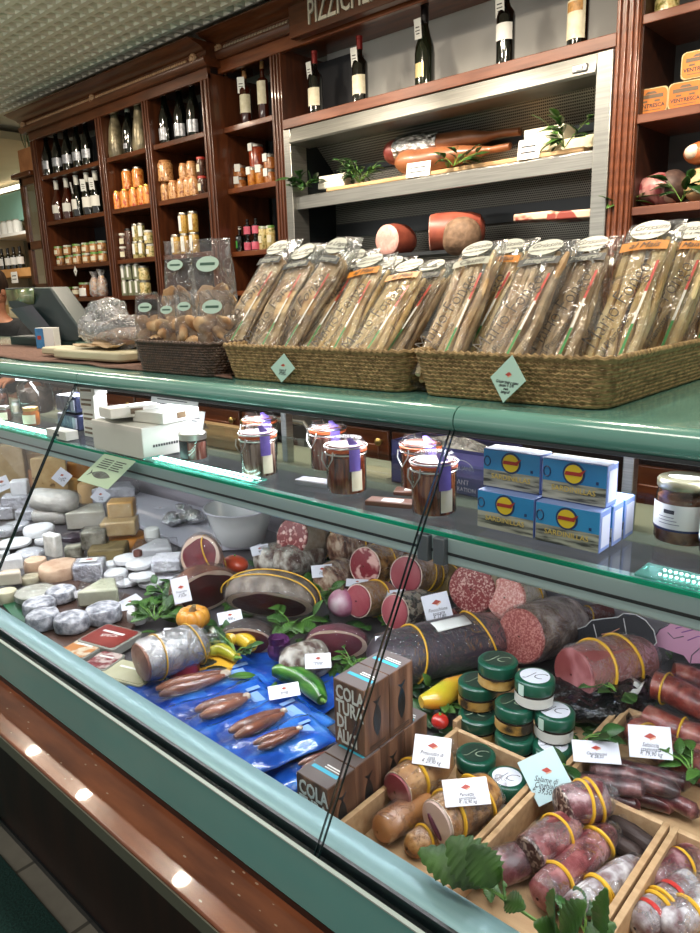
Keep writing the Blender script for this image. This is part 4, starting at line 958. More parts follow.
# ---- breadstick bags
oval_m = mat('label_oval', '#c9ccc0', .4); rib_k = mat('ribbon_charcoal', '#4b4d4e', .4); rib_o = mat('ribbon_orange', '#d98a2b', .4); rib_w = mat('ribbon_pale', '#b7b9a8', .4)
tri = [mat('stripe_green', '#3f8a4c', .4), mat('stripe_white', '#e4e4dc', .4), mat('stripe_red', '#c0473c', .4)]
script_ink = mat('script_ink', '#3a3631', .5)
def bread_bag(label, mw, W, Lg, kind, group=None, T=.040):
    t = thing('breadstick_bag', label, 'bag', mw=mw, group=group)
    mm = {'stick': bread, 'brown': bread_b, 'corn': bread_c, 'flat': flat_b}[kind]
    if kind == 'flat':
        for j in range(3):
            y = -T*.30+j*T*.3
            m = M()
            hw = W*.40; LL = Lg*.80
            m.sheet(lambda u, v: ((u-.5)*2*hw*(1-.5*max(0, abs(v-.5)*2-.86)/.14), y+.004*math.sin(v*9+j)+.002*math.sin(u*7), .012+LL*v), 6, 16).jit(.002, 60)
            build('flatbread', m, mm, t, solid=.008)
    else:
        n = 5
        for j in range(2):
            for i in range(n):
                x0 = (i-(n-1)/2)*W*.175; y0 = -T*.24+j*T*.42
                ph = random.uniform(0, 6); tx = random.uniform(-.008, .008)
                pts = [(x0+tx*k/11+.0022*math.sin(ph+k*.9), y0+.002*math.cos(ph*2+k*.7), .012+(Lg*random.uniform(.80, .84))*k/11) for k in range(12)]
                r = W*.078
                build('breadstick', M().tube(pts, [r*.7]+[r*random.uniform(.86, 1.08) for _ in range(10)]+[r*.65], 8).jit(.001, 70), mm, t)
    def fn(u, v):
        a = 2*PI*u; c, s_ = math.cos(a), math.sin(a)
        e = .5
        x = abs(c)**e*math.copysign(1, c)*W/2; y = abs(s_)**e*math.copysign(1, s_)*T/2
        k = 1-.35*max(0, (v-.72)/.28) if v < .93 else .65*(1-((v-.93)/.07)*.9)
        w_ = 1+.04*(v > .82)
        return (x*w_, y*k, .004+(Lg-.004)*v)
    f = M().sheet(fn, 28, 16, wrap=True).jit(.0022, 42)
    build('bag_film', f, bag, t)
    yf = -T/2-.0016
    def facey(z): 
        v = z/Lg; return -T/2*(1-.35*max(0, (v-.72)/.28))-.0026
    zo = Lg*.885
    sl = Matrix.Rotation(-.10, 4, 'X')
    ol = build('oval_label', M().prism([(W*.36*math.cos(a), W*.27*math.sin(a)) for a in [2*PI*k/28 for k in range(28)]], 0, .0004), oval_m, t)
    ol.matrix_local = Matrix.Translation((0, facey(zo)-.002, zo)) @ sl @ FRONT
    text('lettering', 'Grissini' if kind != 'flat' else 'Le Lingue', W*.21, script_ink, ol, Matrix.Translation((0, W*.06, .0006)), shear=.4, depth=.0001)
    text('lettering', 'stirati a mano', W*.12, script_ink, ol, Matrix.Translation((0, -W*.10, .0006)), shear=.4, depth=.0001)
    zr = Lg*.77
    rb = build('ribbon', M().sheet(lambda u, v: ((u-.5)*W*.86, facey(zr)-.0008, zr-W*.11+W*.22*v+.004*math.sin(u*PI)), 9, 2), {'stick': rib_w, 'brown': rib_k, 'corn': rib_o, 'flat': rib_k}[kind], t)
    text('lettering', {'stick': 'Classici', 'brown': 'Integrali', 'corn': 'al Mais', 'flat': 'Integrali'}[kind], W*.20, script_ink if kind in ('corn', 'stick') else oval_m, rb, Matrix.Translation((0, facey(zr)-.0016, zr+.003)) @ FRONT, shear=.35, depth=.0001)
    bd = Matrix.Translation((-W*.12, yf-.0022, Lg*.40)) @ FRONT @ Matrix.Rotation(math.radians(74), 4, 'Z')
    text('brand_lettering', 'Mario Fongo', Lg*.135, script_ink, t, bd, shear=.45, sx=.74, depth=.0002, bold=-.0008)
    bd = Matrix.Translation((W*.03, yf-.0022, Lg*.22)) @ FRONT @ Matrix.Rotation(math.radians(74), 4, 'Z')
    text('brand_lettering', 'il Piemonte', Lg*.055, script_ink, t, bd, shear=.45, sx=.8, depth=.0002)
    for i in range(3):
        za, zb_ = Lg*(.10+.19*i), Lg*(.10+.19*(i+1))
        x = W*.22
        build('tricolour_stripe', M().add([(x+.05*za-.0022, yf-.0020, za), (x+.05*za+.0022, yf-.0020, za), (x+.05*zb_+.0022, yf-.0020, zb_), (x+.05*zb_-.0022, yf-.0020, zb_)], [(0, 1, 2, 3)]), tri[i], t)
    return t
def bag_frame(bx, tx, ty, Lvis, y0=1.0, zb=1.398, rz=0):
    d0 = ray(bx, 360); P0 = Vector((PY(bx, 358, y0).x, y0, zb))
    lo, hi = y0+.01, y0+.6
    for _ in range(50):
        md = (lo+hi)/2
        if (PY(tx, ty, md)-P0).length > Lvis: hi = md
        else: lo = md
    P1 = PY(tx, ty, lo)
    Z = (P1-P0).normalized(); X = Vector((1, 0, 0)); X = (X-Z*X.dot(Z)).normalized()
    X = (Matrix.Rotation(rz, 3, Z) @ X); Y = Z.cross(X)
    base = P0-Z*((zb-ZC-.016)/Z.z)
    mt = Matrix((X, Y, Z)).transposed().to_4x4(); mt.translation = base
    return mt, (P1-base).length
BAGS = [(234, 290, 240, 'flat', 'flatbread bag at the far left end of the left seagrass basket', .30, .085),
        (266, 314, 246, 'flat', 'flatbread bag with charcoal ribbon, second from left in the left seagrass basket', .29, .085),
        (336, 380, 256, 'corn', 'breadstick bag third from left in the left seagrass basket, golden sticks', .27, .085),
        (369, 420, 262, 'corn', 'breadstick bag at the right end of the left seagrass basket, golden sticks', .27, .085),
        (444, 487, 243, 'stick', 'pale breadstick bag at the left end of the right seagrass basket', .275, .082),
        (504, 556, 242, 'brown', 'brown breadstick bag with charcoal ribbon in the middle of the right seagrass basket', .275, .085),
        (616, 659, 222, 'corn', 'corn breadstick bag with orange ribbon in the right seagrass basket', .262, .088)]
for bx, tx, ty, kd, lb, Lv, W in BAGS:
    mt, Lg = bag_frame(bx, tx, ty, Lv, 1.115 if bx > 600 else 1.0, 1.41 if bx > 600 else 1.398)
    bread_bag(lb, mt, W, Lg, kd)
# the second row leaning behind the first
BACK = [(262, 318, 243, 'flat', 'flatbread bag half hidden behind the leftmost flatbread bags', 1.055), (290, 350, 237, 'flat', 'brown flatbread bag seen edge-on in the middle of the left basket', 1.03),
        (312, 366, 250, 'flat', 'edge-on flatbread bag just left of the golden breadsticks', 1.05), (350, 402, 258, 'brown', 'brown breadstick bag between the two golden bags', 1.07),
        (392, 442, 262, 'brown', 'brown breadstick bag at the back right corner of the left basket', 1.05),
        (468, 520, 240, 'corn', 'golden breadstick bag behind the pale bag in the right basket', 1.07), (556, 600, 238, 'brown', 'dark breadstick bag between the charcoal and orange ribbon bags', 1.06),
        (655, 700, 222, 'corn', 'golden breadstick bag right behind the orange ribbon bag', 1.23), (690, 728, 215, 'stick', 'pale breadstick bag at the right end of the right basket', 1.37)]
for bx, tx, ty, kd, lb, y0 in BACK:
    mt, Lg = bag_frame(bx, tx, ty, .27, y0)
    bread_bag(lb, mt, .08, Lg, kd)
# ---- biscuit bags in the brown basket
bis_lab = mat('mint_label', '#b5cfc0', .4)
def biscuit_bag(px0, px1, py_t, py_b, Y, label, z0):
    c0 = PY((px0+px1)/2, py_b, Y); c0 = Vector((c0.x, Y, z0)); top = PY((px0+px1)/2+4, py_t, Y)
    W = (px1-px0)/ppm(c0)*1.18; Hh = top.z-z0; T = W*.55
    t = thing('biscuit_bag', label, 'bag', c0, facing(c0)*.5)
    k = 0
    for j in range(4):
        for i in range(2):
            x = (i-.5)*W*.42+random.uniform(-.008, .008); z = .02+j*Hh*.13
            y = -T*.2+random.uniform(-.006, .012)
            m = M().box((-W*.20, -.006, -Hh*.07), (W*.20, .006, Hh*.07)); m = M().ball((0, 0, 0), (W*.27, .011, Hh*.12), 16, 10).jit(.009, 40)
            b = build('biscuit', m, bisc, t); b.location = (x, y, z+Hh*.06); b.rotation_euler = (random.uniform(-.7, .7), random.uniform(-1.4, 1.4), random.uniform(-.7, .7))
    def fn(u, v):
        a = 2*PI*u; c, s_ = math.cos(a), math.sin(a)
        k = 1-.9*max(0, (v-.55)/.45)**.8
        x = abs(c)**.6*math.copysign(1, c)*W/2*(1-.25*max(0, v-.5)); y = abs(s_)**.6*math.copysign(1, s_)*T/2*k
        return (x, y, .002+Hh*v)
    build('bag_film', M().sheet(fn, 24, 14, wrap=True).jit(.0045, 34), bag, t)
    lb = build('oval_label', M().prism([(W*.26*math.cos(a), W*.17*math.sin(a)) for a in [2*PI*k/24 for k in range(24)]], 0, .0005), bis_lab, t)
    lb.matrix_local = Matrix.Translation((0, -T*.40, Hh*.80)) @ Matrix.Rotation(-.35, 4, 'X') @ FRONT
    build('label_band', M().box((-W*.17, -W*.03, .0006), (W*.17, W*.03, .001)), mat('label_green', '#3d5f50', .4), lb)
zb0 = ZC+.012
biscuit_bag(172, 199, 240, 352, 1.12, 'tall biscuit bag standing at the back left of the brown wicker basket', zb0)
biscuit_bag(199, 238, 238, 352, 1.10, 'tallest biscuit bag at the back right of the brown wicker basket', zb0)
biscuit_bag(141, 165, 293, 362, 1.00, 'small biscuit bag at the front left corner of the brown wicker basket', zb0)
biscuit_bag(163, 184, 296, 362, 1.015, 'small biscuit bag second from left at the front of the brown basket', zb0)
biscuit_bag(180, 203, 291, 364, .995, 'small biscuit bag third from left at the front of the brown basket', zb0)
biscuit_bag(203, 238, 291, 366, 1.0, 'small biscuit bag at the front right corner of the brown wicker basket', zb0)
# ---- cards on the baskets
tc = lambda p: Vector((-p[0]*.55, -1, .32))
def dcard(px, py, Y, wpx, lb, hand, asp=1.0):
    p_ = PY(px, py, Y); s = wpx/ppm(p_)/1.414
    return price_card(lb, p_, s, s, (-.25 if px > 400 else .25, -1, .25), PI/4, hand, card_g, size=.72)
dcard(174, 354, .936, 20, 'pale green diamond card on the brown wicker basket', ('Biscotti', 'artigianali', 'euro 5,90'))
dcard(283, 368, .908, 29, 'pale green diamond card on the left seagrass basket', ('Lingue di', 'Suocera', '€ 5,50 pz'))
dcard(508, 379, .902, 48, 'pale green diamond card on the right seagrass basket', ('Grissini tirati a mano', 'classici € 5,45', 'mais', 'integrali'))
# ---- left end: mat, board with wrapped food, scale, carton
pm = tag(build('woven_mat', M().sheet(lambda u, v: (-2.9+1.75*u-.06*math.sin(v*9), .925+.30*v+.012*math.sin(u*23), ZC+.001+.001*math.sin(u*60)), 60, 8), mat('brown_mat', '#5e4238', .9, col2='#7b5b4d', scale=120, bump=.6), solid=.003), 'rough brown mat on the counter under the wooden board', 'mat')
pm.location = (0, 0, .001)
c0 = PZ(80, 352, ZC+.03)
pb = thing('serving_board', 'thick pale wooden board with handle on the brown mat', 'board', (c0.x, 1.06, ZC+.0075), .02)
hw = (PZ(138, 352, ZC).x-PZ(42, 352, ZC).x)/2
build('board', M().prism(rrect(hw*1.02, .10, .03), 0, .026), mat('pale_wood', '#b9b090', .45, col2='#c8c0a2', scale=5, stretch=(1, 8, 8)), pb, bevel=.006)
build('handle', M().prism(rrect(.09, .045, .03), .002, .023, Matrix.Translation((-hw*1.02-.07, -.01, 0))), MATS['pale_wood'], pb, bevel=.005)
q = Vector((c0.x+.05, 1.06, ZC+.0345))
wf = thing('wrapped_loaf', 'crinkled clear film parcel heaped on the pale wooden board', 'parcel', (PZ(112, 350, ZC+.03).x, 1.08, ZC+.035))
build('loaf', M().ball((0, 0, .025), (.12, .07, .025), 16, 10).jit(.012, 20), mat('pale_meat', '#8c6658', .5, col2='#b79b84', scale=25), wf)
build('film', M().ball((0, 0, .04), (.16, .09, .042), 26, 16).jit(.025, 22).jit(.008, 60), film('crinkled_film', (.93, .94, .95), .10, .9, .12, 40, milky=.22, bump=1.0), wf)
wf2 = thing('wrapped_parcel', 'tall crumpled ball of clear film at left of the film parcel', 'parcel', (PZ(97, 348, ZC+.03).x-.02, 1.11, ZC+.035))
m = M().ball((0, 0, .06), (.075, .07, .06), 24, 16).jit(.03, 25).jit(.008, 70); m.v = [(x, y, max(0, z)) for x, y, z in m.v]
build('film', m, MATS['crinkled_film'], wf2); build('paper_inside', M().ball((0, 0, .03), (.05, .045, .028), 14, 8).jit(.01, 30), mat('foil_paper', '#9b9a95', .3, metal=.6, bump=.8, bscale=40), wf2)
bt = thing('bread_slice_pile', 'torn brown wrapping paper on the board beside the scale', 'paper', (PZ(84, 352, ZC+.03).x, 1.03, ZC+.0345)); build('paper_sheet', M().sheet(lambda u, v: ((u-.5)*.2, (v-.5)*.1, .012+.02*noise.noise(Vector((u*3, v*3, 1)))), 12, 8), mat('tan_paper', '#b79a76', .7, col2='#c9b08e', scale=12), bt, solid=.002)
bt.name = 'wrapping_paper'; build('crumple', M().ball((.0, 0, .014), (.06, .035, .011), 12, 8).jit(.008, 40), MATS['tan_paper'], bt)
# scale with a tilted customer display
Ysc = 1.27
sc = thing('shop_scale', 'dark teal shop scale display tilted back beside the wooden board', 'scale', (PY(50, 330, Ysc).x, Ysc, ZC))
iv = Matrix.Translation((-sc.location.x, -Ysc, -ZC))
pts = [(4, 288), (50, 287), (83, 335), (78, 342), (62, 342), (9, 307)]
m = M(); fr_ = [PY(x, y, Ysc-.02+(.04 if y < 300 else 0)) for x, y in pts]; n = len(fr_)
m.add([tuple(p_) for p_ in fr_]+[tuple(p_+Vector((.01, .07, .0))) for p_ in fr_], [tuple(range(n)), tuple(range(2*n-1, n-1, -1))]+[(i, n+i, n+(i+1) % n, (i+1) % n) for i in range(n)])
build('display_housing', m.xf(iv), mat('dark_teal_plastic', '#0b1d1f', .4, col2='#102628', scale=4), sc, bevel=.006)
pts = [(10, 309), (32, 305), (62, 341), (40, 341)]
build('grey_panel', M().add([tuple(PY(x, y, Ysc-.045)) for x, y in pts]+[tuple(PY(x, y, Ysc-.018)) for x, y in pts], [(0, 1, 2, 3), (7, 6, 5, 4), (0, 4, 5, 1), (1, 5, 6, 2), (2, 6, 7, 3), (3, 7, 4, 0)]).xf(iv), mat('grey_plastic', '#4c4e5b', .4), sc)
pts = [(6, 290), (33, 288), (34, 304), (9, 307)]
build('display_window', M().add([tuple(PY(x, y, Ysc-.004)) for x, y in pts], [(0, 1, 2, 3)]).xf(iv), mat('display_window_glass', '#3d4a34', .08, col2=[(.35, '#22302a'), (.5, '#5f7350'), (.62, '#8d8f6a')], scale=14, coat=1), sc, solid=.004)
b0 = PZ(70, 345, ZC)
build('foot', M().box((b0.x-.28, 1.24, ZC), (b0.x+.02, 1.36, ZC+.035)).xf(iv), MATS['dark_teal_plastic'], sc, bevel=.006)
build('stand', M().box((b0.x-.16, 1.285, ZC+.03), (b0.x-.10, 1.32, ZC+.12)).xf(iv), MATS['dark_teal_plastic'], sc, bevel=.004)
s2 = thing('shop_scale', 'second dark teal scale cut off by the left edge of the counter', 'scale', (PZ(2, 340, ZC).x-.12, 1.16, ZC))
build('display_housing', M().prism([(-.14, 0), (.10, 0), (.02, .12), (-.14, .14)], -.05, .05, FRONT), MATS['dark_teal_plastic'], s2, bevel=.008); build('foot', M().box((-.2, -.08, -.0), (.05, .1, .02)), MATS['grey_plastic'], s2)
cp_ = PZ(48, 344, ZC+.03)
ct = thing('carton', 'small blue and white carton between the scale and the wooden board', 'box', (PY(49, 344, 1.19).x, 1.19, ZC), .35)
build('carton_body', M().box((-.04, -.015, 0), (.04, .015, .075)), paper, ct, bevel=.001); build('blue_side', M().box((-.041, -.0165, .004), (-.005, -.0152, .073)), mat('blue_print', '#2f6ea3', .4, col2='#3f86ba', scale=60), ct); build('red_mark', M().box((-.032, -.0172, .035), (-.016, -.0166, .048)), ink_r, ct)
# ---- shop assistant behind the counter, bending, seen over the scale
def person_body():
    root = thing('person', 'dark-haired shop assistant in a black T-shirt bending behind the scale at far left', 'person', (PY(9, 300, 2.0).x, 2.0, 0), .5)
    skin = mat('skin', '#a9745a', .5, col2='#b98266', scale=20, sss=.1)
    def skinned(name, verts, edges, radii, matl, sub=2):
        me = bpy.data.meshes.new(name); me.from_pydata(verts, edges, []); o = bpy.data.objects.new(name, me); COL.objects.link(o); o.parent = root
        s = o.modifiers.new('skin', 'SKIN'); s.use_smooth_shade = True
        for i, r in enumerate(radii): me.skin_vertices[0].data[i].radius = (r, r) if not hasattr(r, '__len__') else r
        me.skin_vertices[0].data[0].use_root = True
        b = o.modifiers.new('sub', 'SUBSURF'); b.levels = sub; b.render_levels = sub
        dg = bpy.context.evaluated_depsgraph_get(); dg.update()
        me2 = bpy.data.meshes.new_from_object(o.evaluated_get(dg)); o.modifiers.clear(); o.data = me2
        me2.materials.clear(); me2.materials.append(matl); me2.polygons.foreach_set('use_smooth', [True]*len(me2.polygons)); return o
    V = [(0, 0, .92), (0, -.02, 1.06), (0, -.05, 1.22), (0, -.09, 1.34), (0, -.12, 1.40), (0, -.13, 1.47), (0, -.14, 1.56),
         (.17, -.10, 1.335), (.225, -.15, 1.16), (.20, -.24, 1.08), (.19, -.30, 1.07),
         (-.17, -.10, 1.335), (-.225, -.15, 1.16), (-.20, -.24, 1.08), (-.19, -.30, 1.07),
         (.10, 0, .86), (.11, -.02, .48), (.11, .0, .09), (.11, -.12, .04), (-.10, 0, .86), (-.11, -.02, .48), (-.11, .0, .09), (-.11, -.12, .04)]
    E_ = [(0, 1), (1, 2), (2, 3), (3, 4), (4, 5), (5, 6), (3, 7), (7, 8), (8, 9), (9, 10), (3, 11), (11, 12), (12, 13), (13, 14), (0, 15), (15, 16), (16, 17), (17, 18), (0, 19), (19, 20), (20, 21), (21, 22)]
    Rr = [(.15, .11), (.14, .10), (.15, .11), (.14, .09), (.055, .055), (.052, .055), (.088, .10), .058, .044, .034, .03, .058, .044, .034, .03, .09, .06, .04, .035, .09, .06, .04, .035]
    skinned('body', V, E_, Rr, skin)
    for sgn in (1, -1):       # five fingers and a thumb each, curled
        hv, he, hr = [(.19*sgn, -.29, 1.07), (.188*sgn, -.35, 1.055)], [(0, 1)], [.026, .034]
        for f_, (dx, ln) in enumerate(((-.030, .075), (-.010, .085), (.010, .08), (.028, .062))):
            b0_ = len(hv); hv += [(.188*sgn+dx, -.38, 1.055), (.188*sgn+dx*1.1, -.38-ln*.55, 1.045), (.188*sgn+dx*1.1, -.38-ln*.85, 1.02)]; he += [(1, b0_), (b0_, b0_+1), (b0_+1, b0_+2)]; hr += [.010, .009, .008]
        b0_ = len(hv); hv += [(.188*sgn-.05*sgn, -.34, 1.04), (.188*sgn-.06*sgn, -.38, 1.025)]; he += [(1, b0_), (b0_, b0_+1)]; hr += [.012, .009]
        skinned('hand', hv, he, hr, skin, 1)
    Vs = [(0, 0, .90), (0, -.02, 1.06), (0, -.05, 1.22), (0, -.09, 1.335), (0, -.115, 1.385), (.17, -.10, 1.335), (.215, -.14, 1.20), (-.17, -.10, 1.335), (-.215, -.14, 1.20)]
    Es = [(0, 1), (1, 2), (2, 3), (3, 4), (3, 5), (5, 6), (3, 7), (7, 8)]
    skinned('t_shirt', Vs, Es, [(.17, .13), (.155, .115), (.165, .125), (.155, .105), (.07, .07), .075, .07, .075, .07], mat('black_cloth', '#0d0f12', .85, col2='#171a1e', scale=40))
    skinned('trousers', [(0, 0, .93), (.10, 0, .85), (.11, -.02, .48), (.11, .0, .10), (-.10, 0, .85), (-.11, -.02, .48), (-.11, .0, .10)], [(0, 1), (1, 2), (2, 3), (0, 4), (4, 5), (5, 6)], [(.165, .125), .105, .075, .06, .105, .075, .06], mat('dark_trousers', '#15161c', .9))
    h = Matrix.Translation((0, -.15, 1.585)) @ Matrix.Rotation(.45, 4, 'X')
    hd_ = M().ball((0, -.005, -.01), (.078, .095, .115), 18, 14); hd_.ball((0, -.10, -.02), (.013, .018, .02), 8, 6)
    for sg in (1, -1): hd_.ball((.078*sg, 0, -.02), (.012, .02, .03), 8, 6)
    build('head', hd_.xf(h), skin, root)
    fm = M()
    for sg in (1, -1): fm.ball((.032*sg, -.088, .005), (.014, .008, .008), 8, 6)
    build('eyes', fm.xf(h), mat('eye_white', '#d8d2ca', .3), root); build('mouth', M().ball((0, -.09, -.065), (.026, .008, .008), 8, 6).xf(h), mat('lips', '#8c4a42', .4), root)
    build('hair', M().ball((0, .018, .03), (.094, .102, .108), 20, 14).jit(.012, 25).xf(h), mat('dark_hair', '#1d1410', .5, col2='#3a2a20', scale=40, stretch=(1, 1, .1), bump=.4), root)
person_body()
# ------------------------------------------------------------------ on the glass shelf and the rear worktop
ZS = 1.1682
rubber_or = mat('orange_rubber_ring', '#b0532a', .5); purple = mat('purple_label', '#5b4a94', .4, col2='#6e5ca8', scale=40)
wire = mat('clip_wire', '#b5b3ae', .3, metal=1)
def clip_jar(px, py, content, label, h=.098, r=.034, dy=0):
    c = PZ(px, py, ZS)
    t = thing('clip_jar', label, 'jar', c, facing(c)*.6)
    build('contents', M().lathe([(r*.9, .004), (r*.93, .01), (r*.93, h*.66), (r*.8, h*.68)], 20), content, t)
    build('glass_body', M().lathe([(r*.92, 0), (r, .006), (r, h*.70), (r*.93, h*.74), (r*.93, h*.76)], 24, caps=False), jar_gl, t)
    build('rubber_ring', M().lathe([(r*.90, h*.755), (r*1.06, h*.76), (r*1.06, h*.80), (r*.9, h*.805)], 24, caps=False), rubber_or, t)
    build('lid', M().lathe([(r*1.02, h*.80), (r*1.06, h*.82), (r*1.05, h*.87), (r*.86, h*.93), (r*.84, h*.97), (r*.6, h*.985), (.001, h*.985)], 24, caps=False), glass('lid_glass', (.93, .90, .90), .03, .12, .3), t)
    build('lid_underside', M().lathe([(r*.84, h*.815), (r*.82, h*.86), (.001, h*.87)], 20, caps=False), mat('pale_pink_oil', '#9a6a5f', .3, col2='#b08478', scale=30), t)
    for s in (-1, 1):
        m = M()
        x = s*.62*r; y = -r*.92
        m.tube([(x*1.0-.009, y-.002, h*.78), (x-.009, y-.007, h*.66), (x, y-.008, h*.50), (x+.009, y-.007, h*.66), (x+.009, y-.002, h*.78)], .0013, 6) if s < 0 else m.tube([(-x+.0, -y+.004, h*.92), (-x, -y+.012, h*.85), (-x, -y+.010, h*.7)], .0015, 6)
        build('clip', m, wire, t)
    build('wire_band', M().tube([(r*1.03*math.cos(a), r*1.03*math.sin(a), h*.72) for a in [2*PI*k/28 for k in range(28)]], .0013, 6, True).tube([(r*1.07*math.cos(a), r*1.07*math.sin(a), h*.84) for a in [2*PI*k/28 for k in range(28)]], .0013, 6, True), wire, t)
    s = build('paper_seal', M().sheet(lambda u, v: ((r*1.075)*math.sin(.45+.55*u), -(r*1.075)*math.cos(.45+.55*u), h*(.45+.42*v)), 6, 2), purple, t)
    build('seal_top', M().sheet(lambda u, v: (r*1.0*(1-.55*v)*math.sin(.45+.55*u), -r*1.0*(1-.55*v)*math.cos(.45+.55*u), h*(.90+.09*v)), 6, 2), purple, s)
    build('paper_label', M().sheet(lambda u, v: ((r*1.02)*math.sin(.55+.6*u), -(r*1.02)*math.cos(.55+.6*u), h*(.10+.36*v)), 6, 2), cream_lab, t)
    return t
anch = mat('anchovy_red', '#6b2413', .25, col2=[(.36, '#4d1a0f'), (.5, '#a04a28'), (.62, '#c97a48')], scale=48, stretch=(3, 3, .35), coat=.5)
anch_p = mat('anchovy_pale', '#77503f', .25, col2=[(.36, '#5a382d'), (.5, '#a88170'), (.62, '#d0b0a0')], scale=48, stretch=(3, 3, .35), coat=.5)
anch_k = mat('anchovy_pink', '#8a4438', .25, col2=[(.36, '#7a332b'), (.5, '#b36d5e'), (.62, '#d6a294')], scale=48, stretch=(3, 3, .35), coat=.5)
clip_jar(262, 457, anch_k, 'clip-top jar of anchovies hidden behind the left front one')
clip_jar(260, 475, anch_p, 'clip-top jar of brownish anchovies at front left, beside the small metal-lid jar')
clip_jar(329, 469, anch_k, 'clip-top jar of pink anchovies behind the middle front one')
clip_jar(347, 492, anch, 'clip-top jar of red anchovies at front in the middle of the glass shelf')
clip_jar(421, 490, anch, 'clip-top jar of anchovies behind the one at the glass joint')
clip_jar(434, 513, anch, 'clip-top jar of dark red anchovies at front by the glass joint')
c = PZ(194.5, 459, ZS)
t = thing('meat_jar', 'small glass jar with silver lid and black label in front of the white box', 'jar', c, facing(c)*.6)
r, h = .028, .058
build('contents', M().lathe([(r*.94, .003), (r*.94, h*.68)], 20), anch_k, t); build('glass_body', M().lathe([(r*.94, 0), (r, .004), (r, h*.75)], 22, caps=False), jar_gl, t)
build('lid', M().lathe([(r*1.03, h*.76), (r*1.04, h*.97), (r*.98, h), (.001, h)], 24, caps=False), metal_lid, t)
build('label', disc_label(M(), r*1.01, h*.1, h*.74, -.95, -.05), mat('black_label', '#17181b', .4), t)
# ---- white carton with flat boxes and leaflets
A, Bc, Cc = PZ(98.6, 447.5, ZS), PZ(144, 460, ZS), PZ(190, 450, ZS)
yf = Bc.y; xl, xr = A.x, Bc.x; yb = Cc.y+.01
hb = PY(141.3, 428.4, yf).z-ZS
white_c = mat('white_board', '#d6d4cc', .55, col2='#dedcd4', scale=8)
bx = thing('white_carton', 'white cardboard carton on the glass shelf under two flat boxes', 'box', ((xl+xr)/2, (yf+yb)/2, ZS)); ib = Matrix.Translation((-(xl+xr)/2, -(yf+yb)/2, -ZS))
build('carton_body', M().box((xl, yf, ZS), (xr, yb, ZS+hb)).xf(ib), white_c, bx, bevel=.002)
m = M()
for k in range(22): m.box((xr, yf+.025+k*.0065, ZS+hb*.33), (xr+.0006, yf+.025+k*.0065+.004, ZS+hb*.41))
build('lettering', m.xf(ib), ink, bx)
m = M()
for k in range(5): m.box((xr, yf+.155+k*.004, ZS+hb*.60), (xr+.0006, yf+.157+k*.004, ZS+hb*.62+.006*(2-abs(k-2))))
build('emblem', m.xf(ib), ink, bx)
ztop = ZS+hb+.0012
def flat_box(label, loc, L, W_, H, rz, tilt=0):
    t = thing('flat_box', label, 'box', loc, rz); t.rotation_euler = (0, tilt, rz)
    build('box_body', M().box((-L/2, -W_/2, 0), (L/2, W_/2, H)), white_c, t, bevel=.0015)
    build('window', M().box((L*.5-.0002, -W_*.12, H*.3), (L*.5+.0006, W_*.12, H*.85)), mat('brown_window', '#6a5843', .3), t)
    m = M()
    for k in range(3): m.box((-.03+.004*k, -.012+.012*k, H), (.03-.006*k, -.009+.012*k, H+.0004))
    build('lettering', m, mat('grey_print', '#8b8b92', .6), t)
    return t
flat_box('flat white box lying on the carton, under the tilted one', (xr-.045, yb-.035, ztop), .10, .105, .024, .12)
flat_box('flat white box tilted on top of the carton, printed lid', (xl+.075, (yf+yb)/2-.006, ztop+.007), .115, .115, .022, -.30, -.07)
def leaflet(px0, py0, px1, py1, Y, label, matl=paper, lean=.25, lines=5, name='leaflet'):
    a = PY(px0, py1, Y); b = PY(px1, py0, Y)
    w, h = abs(b.x-a.x), b.z-a.z
    t = tag(build(name, M().box((-w/2, 0, 0), (w/2, .001, h)), matl, None, False), label, 'paper'); t.location = ((a.x+b.x)/2, Y, a.z); t.rotation_euler = (-lean, 0, 0)
    m = M()
    for k in range(lines): m.box((-w*.36, -.0006, h*(.86-.09*k)), (w*(.36 if k % 2 else .28), 0, h*(.88-.09*k)))
    build('writing', m, ink, t); return t
leaflet(146, 397, 188, 440, 1.06, 'white printed leaflet standing behind the flat boxes')
leaflet(170, 412, 198, 440, 1.04, 'second white sheet leaning at right behind the flat boxes', lines=3)
# pale green fish leaflet hanging under the shelf edge
g0 = [PY(105, 452, .795), PY(143, 461, .795), PY(123, 487, .79), PY(84, 474, .79)]
mid = sum(g0, Vector())/4
ux = (g0[1]-g0[0]).normalized(); w_ = (g0[1]-g0[0]).length
gp = tag(build('fish_leaflet', M(), card_g, None, False), 'pale green leaflet with a fish drawing hanging below the white carton', 'leaflet') if False else None
lx, lz = .105, .075
gl_ = PY(124, 456, .80)
mt = Matrix.Translation((gl_.x-.004, .792, 1.166)) @ Matrix.Rotation(math.radians(33), 4, 'X')
gp = tag(build('fish_leaflet', M().box((-.064, -.084, 0), (.064, 0, .0008)), mat('leaflet_green', '#9ab59a', .5, col2='#a6c0a5', scale=5), None, False), 'pale green leaflet with a fish drawing hanging below the white carton', 'leaflet')
gp.matrix_world = mt
fish = []
for k in range(15): u = k/14; fish.append((-.040+.075*u, -.056-.011*math.sin(PI*u)**.8*(1-.25*u)))
for k in range(15): u = 1-k/14; fish.append((-.040+.075*u, -.056+.011*math.sin(PI*u)**.8*(1-.25*u)))
fo = build('fish_drawing', M().prism(fish, .0009, .0012).prism([(-.038, -.056), (-.050, -.047), (-.046, -.056), (-.050, -.066)], .0009, .0012), mat('fish_ink', '#182220', .5, col2='#4f5f58', scale=60), gp)
m = M()
for k in range(5):
    m.box((-.045, -.012-.006*k, .0009), (-.004, -.0145-.006*k, .0011)); m.box((.004, -.012-.006*k, .0009), (.045-.008*(k % 2), -.0145-.006*k, .0011))
build('writing', m, ink, gp)
